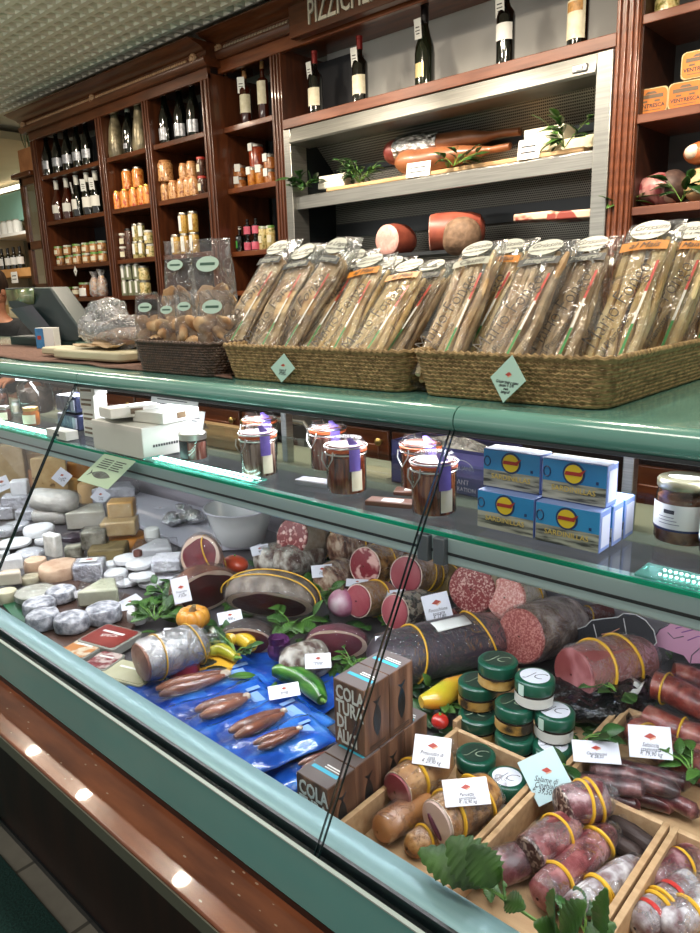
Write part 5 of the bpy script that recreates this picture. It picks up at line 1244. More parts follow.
# ---- tuna boxes
blue_p = mat('box_blue', '#1778b8', .35, col2='#2f93cf', scale=9, coat=.3); silver_p = mat('box_sardines', '#8c8c84', .35, col2=[(.38, '#3b3d3a'), (.46, '#8d8e84'), (.6, '#b5b4a6')], scale=16, stretch=(1.2, 1, 9), coat=.3)
yel = mat('logo_yellow', '#e2c326', .4); blue_d = mat('logo_navy', '#1a3566', .4); side_w = mat('box_side_white', '#c9cbdc', .4, col2='#b9bdd2', scale=20)
def tuna_box(x0, y, z, label, first=[None], w=.102, h=.060, d=.036):
    if first[0]: return dup(first[0], (x0, y, z), None, label)
    t = thing('sardine_box', label, 'box', (x0, y, z)); first[0] = t
    build('box_body', M().box((0, 0, 0), (w, d, h)), mat('box_periwinkle', '#6d86c4', .4, col2='#8296cd', scale=6), t, bevel=.0012)
    build('side_panel', M().box((w, .004, .006), (w+.0005, d-.004, h-.008)), side_w, t)
    a = build('blue_front', M().box((.001, -.0006, h*.46), (w-.001, 0, h-.001)), blue_p, t)
    b = build('sardine_picture', M().box((.001, -.0006, .001), (w-.001, 0, h*.46)), silver_p, t)
    cx, cz = w*.50, h*.70
    build('emblem_ring', M().lathe([(h*.275, 0), (h*.275, .0005)], 28, Matrix.Translation((cx, -.0006, cz)) @ FRONT).prism([(w*.33, h*.70), (w*.38, h*.84), (w*.38, h*.56)], .0004, .0008, FRONT).prism([(w*.67, h*.70), (w*.62, h*.56), (w*.62, h*.84)], .0004, .0008, FRONT), blue_d, a)
    build('emblem', M().lathe([(h*.225, 0), (h*.225, .0005)], 28, Matrix.Translation((cx, -.0012, cz)) @ FRONT), yel, a)
    build('emblem_fish', M().prism([(cx-.012, cz-.002), (cx-.011, cz+.003), (cx+.008, cz+.003), (cx+.017, cz+.008), (cx+.012, cz+.001), (cx+.011, cz-.002)], .0018, .0022, FRONT), mat('logo_red', '#a52c25', .4), a)
    text('lettering', 'SARDINILLAS', h*.19, mat('print_gold', '#d9bd62', .4), b, Matrix.Translation((w*.5, -.0012, h*.30)) @ FRONT, sx=1.0, depth=.0002)
    build('corner_print', M().tube([(w*.08+.005*math.cos(q), -.0012, h*.68+.007*math.sin(q)) for q in [2*PI*k/10 for k in range(10)]], .0009, 4, True).box((w*.84, -.0012, h*.52), (w*.88, -.0006, h*.59)), blue_d, a)
    return t
pBR = PZ(534.7, 540, ZS); x1 = pBR.x; yT = pBR.y; wT = PZ(602.6, 551.7, ZS).x-x1
hT = PY(534.7, 500.5, yT).z-ZS
pBL = PZ(475.7, 528, ZS); x0 = x1-wT-.004; dT = .033
TB = dict(w=wT, h=hT, d=dT)
tuna_box(x1, yT, ZS, 'blue sardine box, front row at lower right of the stack', **TB)
tuna_box(x0, yT+.004, ZS, 'blue sardine box at lower left of the stack')
tuna_box(x1+.002, yT+dT+.002, ZS, 'blue sardine box in the second row behind the lower right one'); tuna_box(x1+.003, yT+2*dT+.005, ZS, 'blue sardine box in the rear row behind the lower right ones')
tuna_box(x0+.001, yT+dT+.006, ZS, 'blue sardine box behind the lower left one')
pt = PY(545, 496, yT+.02)
tuna_box(pt.x-.004, yT+.018, ZS+hT+.0008, 'blue sardine box on top at right of the stack'); tuna_box(pt.x-wT-.010, yT+.024, ZS+hT+.0008, 'blue sardine box on top at left of the stack')
# ---- big jars at right
tuna_c = mat('tuna_in_oil', '#8a5030', .3, col2=[(.35, '#6d3a20'), (.5, '#9c6440'), (.66, '#b98360')], scale=45, coat=.4)
def big_jar(px, py, label, hpx=66, wpx=52):
    c = PZ(px, py, ZS); k = ppm(c); r = wpx/k/2; h = hpx/k
    t = thing('tuna_jar', label, 'jar', c, facing(c)*.5)
    build('contents', M().lathe([(r*.94, .003), (r*.95, .01), (r*.95, h*.70), (r*.8, h*.74)], 22).jit(.001, 60), tuna_c, t)
    build('glass_body', M().lathe([(r*.93, 0), (r, .006), (r, h*.74), (r*.95, h*.80), (r*.95, h*.84)], 26, caps=False), jar_gl, t)
    build('lid', M().lathe([(r*.97, h*.84), (r*1.0, h*.86), (r*1.0, h*.95), (r*.93, h*.985), (r*.8, h*.98), (.001, h*.98)], 26, caps=False), mat('old_gold_lid', '#8f8a72', .3, metal=.8), t)
    build('lid_sticker', M().prism([(r*.62*math.cos(a), r*.3*math.sin(a)) for a in [2*PI*q/20 for q in range(20)]], h*.983, h*.986), paper, t)
    lb = build('label', disc_label(M(), r*1.004, h*.26, h*.64, -1.45, 1.5, 24), paper, t)
    build('label_stripe', disc_label(M(), r*1.008, h*.235, h*.27, -1.45, 1.5, 24), mat('navy_stripe', '#1e2253', .4), lb)
    for q in range(3): build('writing', disc_label(M(), r*1.008, h*(.34+.05*q), h*(.35+.05*q), -.75, .05-.1*q, 8), mat('grey_ink', '#6a6a74', .6), lb)
    build('writing', disc_label(M(), r*1.008, h*.50, h*.56, -.55, -.15, 8), ink, lb)
    build('small_print', M().sheet(lambda u, v: ((r*1.013)*math.sin(.45+.7*u), -(r*1.013)*math.cos(.45+.7*u), h*(.34+.2*v)), 8, 2), mat('tiny_print', '#c9c9c9', .6, col2='#77777c', scale=260, stops=(.5, .58)), lb)
    return t
big_jar(681, 540, 'large jar of tuna with gold lid and white label right of the sardine boxes')
big_jar(727, 556, 'large jar cut off by the right edge beside the tuna jar')
# ---- left part of the glass shelf
c = PZ(38, 412, ZS)
t = thing('clip_jar', 'large glass jar of dark dried mushrooms with wire clip near the left end', 'jar', c); k = ppm(c); r = 17/k; h = 42/k
build('contents', M().lathe([(r*.8, .004), (r*.92, .02), (r*.9, h*.5), (r*.5, h*.6)], 16).jit(.012, 40), mat('dried_mushroom', '#3b2f28', .8, col2='#5d4c40', scale=50), t)
build('glass_body', M().lathe([(r*.9, 0), (r, .01), (r, h*.62), (r*.8, h*.74), (r*.8, h*.8)], 22, caps=False), jar_gl, t)
build('lid', M().lathe([(r*.88, h*.8), (r*.9, h*.9), (r*.6, h*1.0), (.001, h*1.0)], 22, caps=False), MATS['lid_glass'], t)
build('clip', M().tube([(r*.92*math.cos(a), r*.92*math.sin(a), h*.8) for a in [2*PI*q/20 for q in range(20)]], .003, 6, True).tube([(-r*.9, -.01, h*.85), (-r*1.15, -.01, h*.7), (-r*1.0, -.01, h*.5)], .003, 6), wire, t)
def small_jar(px, py, wpx, hpx, content, lid, label, lab=cream_lab, la=.9):
    c = PZ(px, py, ZS); k = ppm(c)
    return make_jar('preserve_jar', c, label, 'jar', wpx/k/2, hpx/k, content, lid, lab, (.12, .62), la=la, rz=facing(c)*.6, lidh=hpx/k*.16)
small_jar(32.5, 425, 16, 18, mat('honey', '#a35c1e', .25, coat=.5), gold_lid, 'honey jar with orange and white label in front of the mushroom jar')
small_jar(5, 421, 13, 15, dk_c, metal_lid, 'dark little jar with white label at the left edge')
small_jar(17.5, 413, 9, 13, paper, metal_lid, 'tiny white jar next to the dark little jar', cream_lab)
small_jar(3, 409, 13, 20, dk_c, cap_bk, 'tall dark jar at the far left behind the little jar', None)
for q in range(2):
    c = PZ(68, 430, ZS); k = ppm(c)
    t = thing('coffee_pack', 'dark blue foil pack, %s of the pair beside the small cartons' % ('lower', 'upper')[q], 'packet', (c.x, c.y+.03, ZS+q*.047), 0)
    build('pack_body', M().box((-.055, -.03, 0), (.055, .03, .044)).jit(.003, 40), mat('dark_blue_foil', '#1f2440', .3, col2='#343b5c', scale=40, metal=.3, bump=.4), t, bevel=.006); build('pack_label', M().box((.035, -.033, .008), (.053, -.029, .036)), mat('grey_lab', '#8a8c9c', .4), t)
for q in range(4):
    c = PZ(90, 437, ZS); k = ppm(c)
    t = thing('small_carton', 'little white carton, %s in the column left of the white box' % ('lowest', 'second', 'third', 'topmost')[q], 'box', (c.x+.004*(q % 2), c.y+.02, ZS+q*.0355), .08*q)
    build('box_body', M().box((-.026, -.02, 0), (.026, .02, .035)), white_c, t, bevel=.001); build('printed_band', M().box((-.022, -.0206, .008), (.015, -.02, .014)).box((-.020, -.0206, .020), (.018, -.02, .025)), mat('brown_print', '#6f5b48', .5), t)
c = PZ(62, 438, ZS)
t = thing('flat_box', 'long flat white box lying in front of the blue packs', 'box', (c.x, c.y, ZS), .02); build('box_body', M().box((-.05, -.015, 0), (.05, .018, .022)), white_c, t, bevel=.0012); build('lettering', M().box((-.012, -.0156, .008), (.016, -.015, .014)), ink, t)
# ---- flat packets on the glass
def packet(px, py, w, d, rz, matl, label, h=.008):
    c = PZ(px, py, ZS); t = thing('flat_packet', label, 'packet', c, rz); build('packet_body', M().box((-w/2, -d/2, 0), (w/2, d/2, h)).jit(.0015, 50), matl, t, bevel=.002); build('label', M().box((-w*.2, -d*.3, h), (w*.2, d*.2, h+.0006)), paper, t)
choc = mat('brown_packet', '#5c3a2c', .4, col2='#6f4838', scale=20)
packet(393, 505, .085, .032, .35, choc, 'brown flat packet just left of the front anchovy jar by the joint'); packet(412, 494, .06, .03, .5, choc, 'brown flat packet behind the other, near the anchovy jars')
packet(316, 484, .075, .03, .2, mat('grey_packet', '#7c7c82', .3, col2='#9a9aa0', scale=30), 'silver grey flat packet left of the middle anchovy jar')
# ---- rear worktop
ZW = .9812
cb_w = thing('chopping_board', 'thick worn wooden chopping board with round handle end on the rear worktop', 'board', (PZ(240, 428, ZW).x, 1.62, ZW))
build('board', M().box((-.36, -.10, 0), (.34, .10, .038)), mat('worn_wood', '#8a6f4c', .55, col2='#a58a63', scale=7, stretch=(1, 8, 8), detail=6), cb_w, bevel=.006)
build('handle_end', M().lathe([(.001, 0), (.022, 0), (.024, .004), (.024, .05), (.020, .056), (.001, .057)], 20, Matrix.Translation((.335, -.06, .028)) @ RX), mat('knob_wood', '#a06a38', .4, col2='#b98248', scale=12), cb_w)
bin_ = thing('steel_bin', 'black bin with bright steel rim behind the anchovy jars', 'bin', (PZ(288, 436, ZW).x, 1.78, .6))
iv = Matrix.Translation((-bin_.location.x, -1.78, -.6))
a, b = PY(262, 440, 1.72).x, PY(313, 440, 1.74).x; zt_ = PY(290, 421, 1.72).z
build('bin_body', M().box((a+.01, 1.725, .0), (b-.01, 1.9, zt_-.012)).xf(iv), mat('black_plastic', '#101314', .35), bin_, bevel=.004)
build('steel_rim', M().tube([(a, 1.72, .55), (a, 1.72, zt_-.02), (a+.02, 1.72, zt_), (b-.02, 1.72, zt_), (b, 1.72, zt_-.02), (b, 1.72, .55)], .008, 8).xf(iv), steel_b, bin_)
def PWX(px, y): return PY(px, 450, y).x
yP = 1.52
pz0, pz1 = PY(440, 480, yP).z, PY(440, 447, yP).z
px0, px1 = PY(391, 450, yP).x, PY(494, 470, yP).x
pb_ = thing('purple_box', 'open purple cardboard box with white lettering on the rear worktop', 'box', ((px0+px1)/2, yP+.07, ZW))
W2 = (px1-px0)/2; Hb = pz1-ZW
pm_ = mat('purple_board', '#2b2a66', .45, col2='#373578', scale=10); pl_ = mat('lilac_panel', '#6a62a6', .45, col2='#7d76b6', scale=14)
build('box_body', M().box((-W2, -.07, 0), (W2, -.067, Hb)).box((-W2, .067, 0), (W2, .07, Hb)).box((-W2, -.07, 0), (-W2+.003, .07, Hb)).box((W2-.003, -.07, 0), (W2, .07, Hb)).box((-W2, -.07, 0), (W2, .07, .003)), pm_, pb_)
build('lilac_panel', M().box((-W2*.15, -.0708, Hb*.40), (W2*.97, -.07, Hb*.93)), pl_, pb_)
tx = mat('white_print', '#dcdbe6', .5)
text('lettering', 'RELIANT', Hb*.15, tx, pb_, Matrix.Translation((W2*.35, -.0716, Hb*.29)) @ FRONT, depth=.0003)
text('lettering', 'CORPORATION', Hb*.13, tx, pb_, Matrix.Translation((W2*.35, -.0716, Hb*.13)) @ FRONT, depth=.0003)
text('lettering', 'ITALIANI', Hb*.13, tx, pb_, Matrix.Translation((W2*.42, -.0716, Hb*.60)) @ FRONT, depth=.0003)
build('emblem_arc', M().tube([(W2*.42+.036*math.cos(a), -.0716, Hb*.56+.026*math.sin(a)) for a in [PI*k/14 for k in range(15)]], .0012, 5), tx, pb_)
text('lettering', 'Vi', Hb*.42, tx, pb_, Matrix.Translation((-W2*.72, -.0716, Hb*.55)) @ FRONT, depth=.0003, shear=.3)
cs = thing('wrapped_parcel', 'clear plastic sheeting spilling from the purple box', 'plastic', ((px0+px1)/2, yP+.07, ZW+.004)); build('film', M().ball((0, 0, Hb*.55), (W2*.93, .06, Hb*.55), 24, 14).jit(.008, 30), MATS['crinkled_film'], cs); build('paper_inside', M().ball((0, 0, Hb*.45), (W2*.85, .05, Hb*.42), 18, 10), paper, cs)
q0 = PZ(392, 468, ZW)
o = tag(build('paper_sheet', M().box((-.10, -.05, 0), (.10, .05, .004)), mat('cream_paper', '#d3ccb0', .6), None, False, loc=(q0.x, 1.6, ZW)), 'cream paper sheet on the worktop left of the purple box', 'paper'); build('fold', M().box((-.1, -.002, .004), (.1, 0, .005)), paper, o); o.location.y = 1.57; o.location.x = PY(370, 466, 1.57).x
# ------------------------------------------------------------------ cheese end of the counter
def D(px, py, h=0): return PZ(px, py, ZD+h)
def vdir(p): return (CAM-Vector(p)).normalized()
wht = mat('fresh_white', '#d3d2d6', .38, col2='#e4e3e6', scale=20, bump=.25, bscale=70, bdist=.01)
wrapw = mat('white_wrap', '#c9c8d4', .3, col2='#e0dfe6', scale=18, bump=.9, bscale=45, bdist=.02, coat=.3)
bloomy = mat('bloomy_rind', '#c9c7c0', .75, col2='#dfddd8', scale=60, bump=.25)
ash = mat('ash_rind', '#7e7f88', .8, col2=[(.3, '#5a5c66'), (.47, '#94959e'), (.62, '#c4c4cc')], scale=50, bump=.5)
pinkr = mat('washed_rind', '#b08c72', .7, col2='#c9ab92', scale=22, bump=.3)
tanc = mat('aged_cut', '#b99a68', .55, col2='#cdb388', scale=18, bump=.15)
tanr = mat('aged_rind', '#a47c4a', .6, col2='#bb9560', scale=18, bump=.2)
ylw = mat('yellow_cheese', '#c9964a', .5, col2='#d9ac66', scale=12)
orng = mat('orange_wax', '#b8722a', .4, col2='#c8873c', scale=10, coat=.2)
olive = mat('olive_rind', '#57492a', .7, col2='#6f5e3a', scale=25, bump=.3)
greyc = mat('grey_rind', '#6f6a5e', .75, col2=[(.35, '#55503f'), (.5, '#7f7a6c'), (.65, '#a5a090')], scale=35, bump=.4)
def wheel(px, py, w, h, h0, matl, label, film_=None, dome=.15, name='cheese', lab=None, jit_=.002, group=None):
    """round cheese whose visible blob is w x h pixels centred on px, py, standing h0 above the deck"""
    c = D(px, py, h0+.02); k = ppm(c); r = w/k/2; e = elev(c)
    th = max(.012, (h/k-2*r*math.sin(e))/math.cos(e)); c = D(px, py, h0+th/2)
    t = thing(name, label, 'cheese', (c.x, c.y, ZD+h0), group=group)
    b = th*.22
    m = M().lathe([(r*.90, 0), (r*.98, b*.5), (r, th*.4), (r*.98, th-b*.8), (r*.90, th-b*.2), (r*.6, th), (.001, th+r*dome*.12)], 28, caps=False).jit(jit_, 45)
    build('cheese_body', m, matl, t)
    if film_:
        f = M().lathe([(r*.95, .001), (r*1.03, b), (r*1.03, th*.9), (r*.9, th+.002), (.001, th+.004+r*dome*.12)], 26, caps=False).jit(.003, 60); build('wrapper', f, film_, t)
    if lab:
        build('paper_label', M().prism([(r*.5*math.cos(a), r*.42*math.sin(a)) for a in [2*PI*q/16 for q in range(16)]], th+r*dome*.1, th+r*dome*.1+.003), paper, t)
    return t
def block(px, py, w, h, h0, matl, label, dep=1.0, rz=None, film_=None, name='cheese', facem=None, bev=.006, jit_=.002, lab=None, wedge=False, cat='cheese', tilt=0):
    c = D(px, py, h0+.02); k = ppm(c); e = elev(c)
    L = w/k*.98; d = L*dep; th = max(.012, (h/k-d*math.sin(e)*.9)/math.cos(e)); c = D(px, py, h0+th/2)
    if rz is None: rz = facing(c)*.8
    t = thing(name, label, cat, (c.x, c.y, ZD+h0+abs(tilt)*L*.5), rz)
    m = M()
    if wedge: m.prism([(-L/2, -d/2), (L/2, -d/2), (L*.30, d/2), (-L*.05, d*.55)], 0, th)
    else: m.box((-L/2, -d/2, 0), (L/2, d/2, th))
    bm = bmesh.new()
    o = build('cheese_body', m, matl, t, bevel=bev)
    if facem: build('cut_face', M().box((-L/2+bev, -d/2-.0012, bev), (L/2-bev, -d/2+.001, th-bev)), facem, t)
    if film_: build('wrapper', M().box((-L/2-.003, -d/2-.003, .0005), (L/2+.003, d/2+.003, th+.003)), film_, t, bevel=bev)
    if lab: q = build('paper_label', M().box((-L*.28, -d*.25, th+.0032), (L*.28, d*.2, th+.0042)), paper, t); build('emblem', M().prism([(-L*.12, 0), (L*.1, -.004), (L*.12, .006), (-L*.05, .008)], th+.0042, th+.0048), ink_r, q)
    if tilt: t.rotation_euler = (0, tilt, rz)
    return t
def pcard(px, py, h, wpx, label, hand, flat=.45, spin=0.0, asp=.78, matl=None, size=1.0, yaw=0, name='price_card'):
    p_ = D(px, py, h); k = ppm(p_); v = vdir(p_); v = Matrix.Rotation(yaw, 3, 'Z') @ v
    n = (v*(1-flat)+Vector((0, 0, 1))*flat)
    return price_card(label, p_, wpx/k, wpx/k*asp, n, spin, hand, matl, size=size, name=name)
# trays under the goods
def slab_(name, label, pts, h, matl, cat='tray', lip=0):
    P_ = [D(x, y, h) for x, y in pts]; c = sum(P_, Vector())/len(P_)
    t = thing(name, label, cat, (c.x, c.y, ZD+.001))
    build('board', M().prism([(q.x-c.x, q.y-c.y) for q in P_], 0, h), matl, t, bevel=.003)
    return t
slab_('plastic_tray', 'wide flat translucent white tray behind the cheeses with a little label', [(112, 512), (140, 492), (252, 520), (262, 545), (190, 548)], .016, mat('white_plastic', '#b9b8c4', .35, col2='#c9c8d2', scale=5))
slab_('serving_board', 'dark brown board under the grey ash-rind cheeses', [(22, 612), (60, 575), (150, 600), (125, 640), (60, 655)], .012, mat('dark_board', '#3a2620', .5, col2='#4f352b', scale=8))
slab_('green_mat', 'green plastic mat at the front left under the rind cheeses', [(-10, 590), (20, 590), (45, 622), (20, 625)], .004, mat('green_plastic', '#1c5a3a', .4))
hB = .016
# far row: big aged cheeses
block(11, 470, 26, 48, 0, tanc, 'tall upright slab of tan aged cheese at the far left', .5, film_=bag_s)
block(32, 470, 40, 40, 0, tanr, 'tan aged cheese slab behind the dark bottle neck', .6, film_=bag_s)
block(52, 472, 32, 36, .03, mat('holed_cheese', '#b08d58', .5, col2=[(.30, '#6f5230'), (.36, '#b59260'), (.7, '#c6a878')], scale=30), 'tan cheese wedge with small dark holes left of the orange ball', .7, wedge=True)
block(36, 478, 13, 19, .03, mat('amber_cheese', '#ad6f3c', .5, col2='#c28750', scale=14), 'small amber chunk standing beside the dark bottle', .6)
c = D(23, 480, 0); dbt = make_bottle((c.x, c.y, ZD), 'dark green bottle standing among the aged cheeses', bot_gr, cap_bk, None, .18, .026, 'bordeaux')
wheel(81, 471, 26, 26, .03, orng, 'bright orange ball cheese left of the fish leaflet', dome=3.2)
wheel(66, 486, 25, 20, 0, ylw, 'yellow ball cheese under the first diamond card', dome=3)
wheel(88, 492, 19, 24, 0, mat('pale_tan_wax', '#c39d6c', .45, col2='#d0ae82', scale=14), 'pale tan ball cheese between the two diamond cards', dome=3)
block(116, 492, 42, 20, 0, wrapw, 'white film-wrapped wedge below the fish leaflet', .6, film_=bag_w, wedge=True)
pcard(62, 477, .10, 14.5, 'white diamond price card in front of the orange ball cheese', ('Caciotta', 'al kg'), .1, PI/4, 1)
pcard(100.5, 496, .08, 14, 'white diamond price card in front of the pale tan ball', ('Toma', 'al kg'), .1, PI/4, 1)
pcard(2, 484, .10, 14, 'white price card cut off at the far left edge by the aged cheese', ('Grana',), .15, .3, 1)
block(20, 487, 16, 17, .085, wht, 'small white cube on top of the wrapped white stack', .8)
block(18, 501, 27, 17, .035, wrapw, 'white wrapped packet in the middle of the left stack', .7, film_=bag_w)
block(27, 514, 20, 14, 0, wrapw, 'white wrapped packet at the bottom of the left stack', .8, film_=bag_w)
def clog(xa, ya, xb_, yb_, rpx, h, matl, label, face=None, film_=None):
    A = D(xa, ya, h+.03); k = ppm(A); r = rpx/k; A = D(xa, ya, h+r); B_ = D(xb_, yb_, h+r)
    t = log('cheese', A, B_, r, label, 'cheese', matl, face, bulge=.03, jitter=.003)
    if film_:
        L = (B_-A).length; build('wrapper', M().lathe([(r*.7, -.008), (r*1.03, .0), (r*1.07, L*.5), (r*1.0, L*.95), (r*.5, L*1.04)], 22, RX, caps=False).jit(.005, 40), film_, t)
    return t
clog(36, 499, 76, 502, 11, .05, mat('pale_log', '#c3bcb2', .5, col2='#dad5cd', scale=14, bump=.4, bscale=60), 'long pale cheese log, upper of the two behind the white wedge', film_=bag_w)
clog(36, 516, 68, 517, 7.5, 0, MATS['pale_log'], 'long pale cheese log, lower of the two, in film', film_=bag_w)
block(89, 516, 38, 24, 0, mat('white_wedge', '#d2cbb8', .55, col2='#e1dccd', scale=14), 'large white cheese wedge left of the tan stack', .8, wedge=True, film_=bag_s)
block(4, 512, 20, 16, 0, wrapw, 'white wrapped cheese at the far left edge beside the white stack', .8, film_=bag_w)
wheel(126, 541, 40, 26, 0, orng, 'orange waxed wheel at the bottom of the tan stack', dome=.1)
block(120, 526, 34, 20, .062, tanc, 'tan cheese chunk in the middle of the stack on the orange wheel', .7, film_=bag_s)
block(122, 508, 25, 21, .105, ylw, 'golden rinded cheese chunk on top of the tan stack', .8, facem=tanc, film_=bag_s)
wheel(152, 534, 15, 17, .03, paper, 'small white paper-lidded round leaning behind the white wedge', dome=.05)
# middle
wheel(73, 537, 24, 13, .03, mat('purple_wrap', '#2a2029', .4, col2='#453744', scale=30, bump=.6, coat=.3), 'dark purple leaf-wrapped cheese above the grey cubes', dome=1.2)
block(95, 538, 23, 23, .035, greyc, 'grey mould cheese cube in clear wrap next to the tan stack', .85, film_=bag_s)
block(74, 551, 17, 15, 0, greyc, 'grey-tan cheese cube below the purple wrapped cheese', .8)
block(109, 553, 36, 24, 0, olive, 'dark olive rinded cheese block below the grey cube', .8, facem=mat('olive_cut', '#7c6a40', .6, col2='#8d7a50', scale=20))
for k_, (px, py, w, h, h0, lb) in enumerate([(39, 530, 30, 17, .02, 'upper white disc of fresh cheese between the log and the standing block'), (17, 526, 24, 12, .02, 'thin white wrapped disc left of the upper white disc'),
        (14, 543, 34, 13, .015, 'wide white disc with a label near the left edge'), (30, 555, 28, 17, 0, 'white disc above the pinkish half wheel'), (42, 541, 14, 10, 0, 'small white disc tucked under the upper disc'),
        (5, 531, 20, 13, .015, 'white paper-wrapped disc at the far left edge')]):
    wheel(px, py, w, h, h0, (wht, wrapw)[k_ % 2], lb, film_=bag_w if k_ % 2 else None)
block(53, 545, 18, 25, .03, bloomy, 'white block cheese standing upright on the half wheels', .55, rz=.2)
wheel(36, 566, 22, 22, 0, pinkr, 'pinkish half wheel behind the big pink one', dome=.3)
wheel(60, 571, 40, 29, 0, pinkr, 'big pinkish washed-rind wheel in the middle of the cheeses', dome=.4)
block(90, 570, 29, 25, 0, wrapw, 'white wrapped square cheese with red printed label', .8, film_=bag_s, lab=True)
pcard(112, 548, .0, 6, 'tiny white slip on the olive block', ('',), .3) if False else None
block(101, 592, 40, 26, hB, mat('green_white_wedge', '#c2c4a6', .5, col2='#dcdac4', scale=6), 'cream wedge with greenish edge behind the grey rounds', .8, wedge=True, film_=bag_s)
# left front
block(12, 562, 25, 17, .045, wht, 'small white wedge on top of the pair at the left front', .7, wedge=True)
block(10, 576, 26, 19, .01, mat('rosy_white', '#d0c0ae', .5, col2='#ddd0c2', scale=12), 'white wedge beneath the other at the left front', .8, wedge=True)
block(3, 555, 12, 10, .02, wht, 'little white piece at the far left above the wedge pair', .8)
wheel(31, 579, 20, 14, 0, mat('cream_rind', '#b8ae90', .65, col2='#cbc2a6', scale=30), 'cream rinded disc right of the wedge pair', film_=bag_s)
wheel(7, 596, 20, 19, 0, MATS['cream_rind'], 'cream rinded half round at the left front edge', dome=.3)
wheel(36, 594, 40, 22, hB, mat('film_disc', '#a9a698', .4, col2='#c2c0b4', scale=14), 'flat grey-white disc in shiny film behind the ash rounds', film_=bag_w)
wheel(61, 594, 30, 22, hB, ash, 'ash-rind round at the back right of the ash group', jit_=.003)
wheel(39, 606, 32, 23, hB, ash, 'ash-rind round at the left of the ash group', jit_=.003)
wheel(43, 619, 33, 26, hB, ash, 'ash-rind round at the front left of the ash group', jit_=.003)
wheel(72, 622, 35, 27, hB, ash, 'ash-rind round at the front middle of the ash group', jit_=.003)
wheel(104, 613, 35, 28, hB, ash, 'ash-rind round at the right end, beside the white rhombic card', jit_=.003)
pcard(130, 603, .02, 25, 'white rhombic price card beside the right ash round', ('Capra', '€ 19,90'), .75, .5, .7)
pcard(79, 594, .05, 8, 'tiny white card between the ash rounds and the cream wedge', ('al kg',), .3, 0, .9)
wheel(65, 651, 12, 9, 0, mat('orange_fruit', '#d47a1e', .4), 'small orange fruit by the front rail', dome=2.5, name='orange_fruit')['category'] = 'fruit'
c = D(136, 614, .03); 
q = wheel(137, 616, 20, 20, .005, wht, 'single white fresh cheese ball between the card and the leaves', dome=3)
# fresh white pile
for k_, (px, py, w, h, h0) in enumerate([(111, 566, 18, 13, .0), (150, 563, 20, 15, .0), (127, 559, 27, 14, .035), (139, 564, 27, 14, .045), (116, 574, 24, 15, .012), (142, 576, 27, 14, .024), (127, 582, 23, 11, 0), (151, 582, 26, 13, .002)]):
    wheel(px, py, w, h, h0, wht, ('glossy white fresh cheese oval in the pile, %s' % ['far left at the back', 'far right at the back', 'upper left on top', 'upper right on top', 'left in the middle row', 'centre of the middle row', 'front left', 'front right'][k_]), dome=1.6, group='white ovals in the pile')
block(155, 549, 40, 20, .01, wht, 'long white wedge behind the pile of white ovals', .8, wedge=True, film_=bag_s)
block(168, 562, 30, 20, .035, wrapw, 'white wrapped block, upper, left of the tied ham', .8)
block(170, 576, 30, 14, 0, wrapw, 'white wrapped block, lower, left of the tied ham', .8)
wheel(138, 553, 9, 9, .06, mat('fig_brown', '#4d2a24', .4, col2='#6b4036', scale=30), 'small dark fig on the white wedge', dome=2.5, name='fig')['category'] = 'fruit'
for k_, (px, py, w, h) in enumerate(((174, 522, 24, 12), (194, 520, 24, 14), (185, 512, 20, 10))):
    c = D(px, py, .03); r = w/ppm(c)/2
    t = thing('foil_parcel', 'foil-wrapped parcel behind the tied ham, %s' % ('left one', 'right one', 'hindmost')[k_], 'parcel', (c.x, c.y, ZD+.0165))
    m = M().ball((0, 0, r*.55), (r, r*.8, r*.55), 16, 10).jit(.012, 30).jit(.004, 90); m.v = [(x, y, max(0, z)) for x, y, z in m.v]; build('foil', m, foil, t)
    build('paper_tag', M().box((-r*.4, -r*.3, r*1.05), (r*.4, r*.3, r*1.06)), paper, t)
# translucent bowl
c = D(242, 545, .0); r = 36/ppm(c)
t = thing('plastic_bowl', 'large translucent white plastic bowl behind the meats', 'bowl', (c.x, c.y, ZD+.0165))
milk = mat('frosted_plastic', '#e4e6e6', .25, alpha=.75, col2='#eceeee', scale=3)
build('bowl_body', M().lathe([(r*.62, 0), (r*.66, .004), (r*.80, r*.5), (r*.93, r*.92), (r*.99, r*.97), (r*1.0, r), (r*.95, r*.99), (r*.78, r*.5), (r*.62, .006), (.001, .006)], 32, caps=False), milk, t)
build('brim', M().tube([(r*.985*math.cos(a), r*.985*math.sin(a), r*.985) for a in [2*PI*q/40 for q in range(40)]], .0025, 6, True), MATS['white_plastic'], t)
build('brine', M().lathe([(r*.74, r*.4), (.001, r*.4)], 28, caps=False), mat('brine', '#c6c8c8', .12), t)
price_card('little white label lying on the flat white tray', D(160, 508, .018), .05, .02, (0, 0, 1), .2, ('Ricotta',))
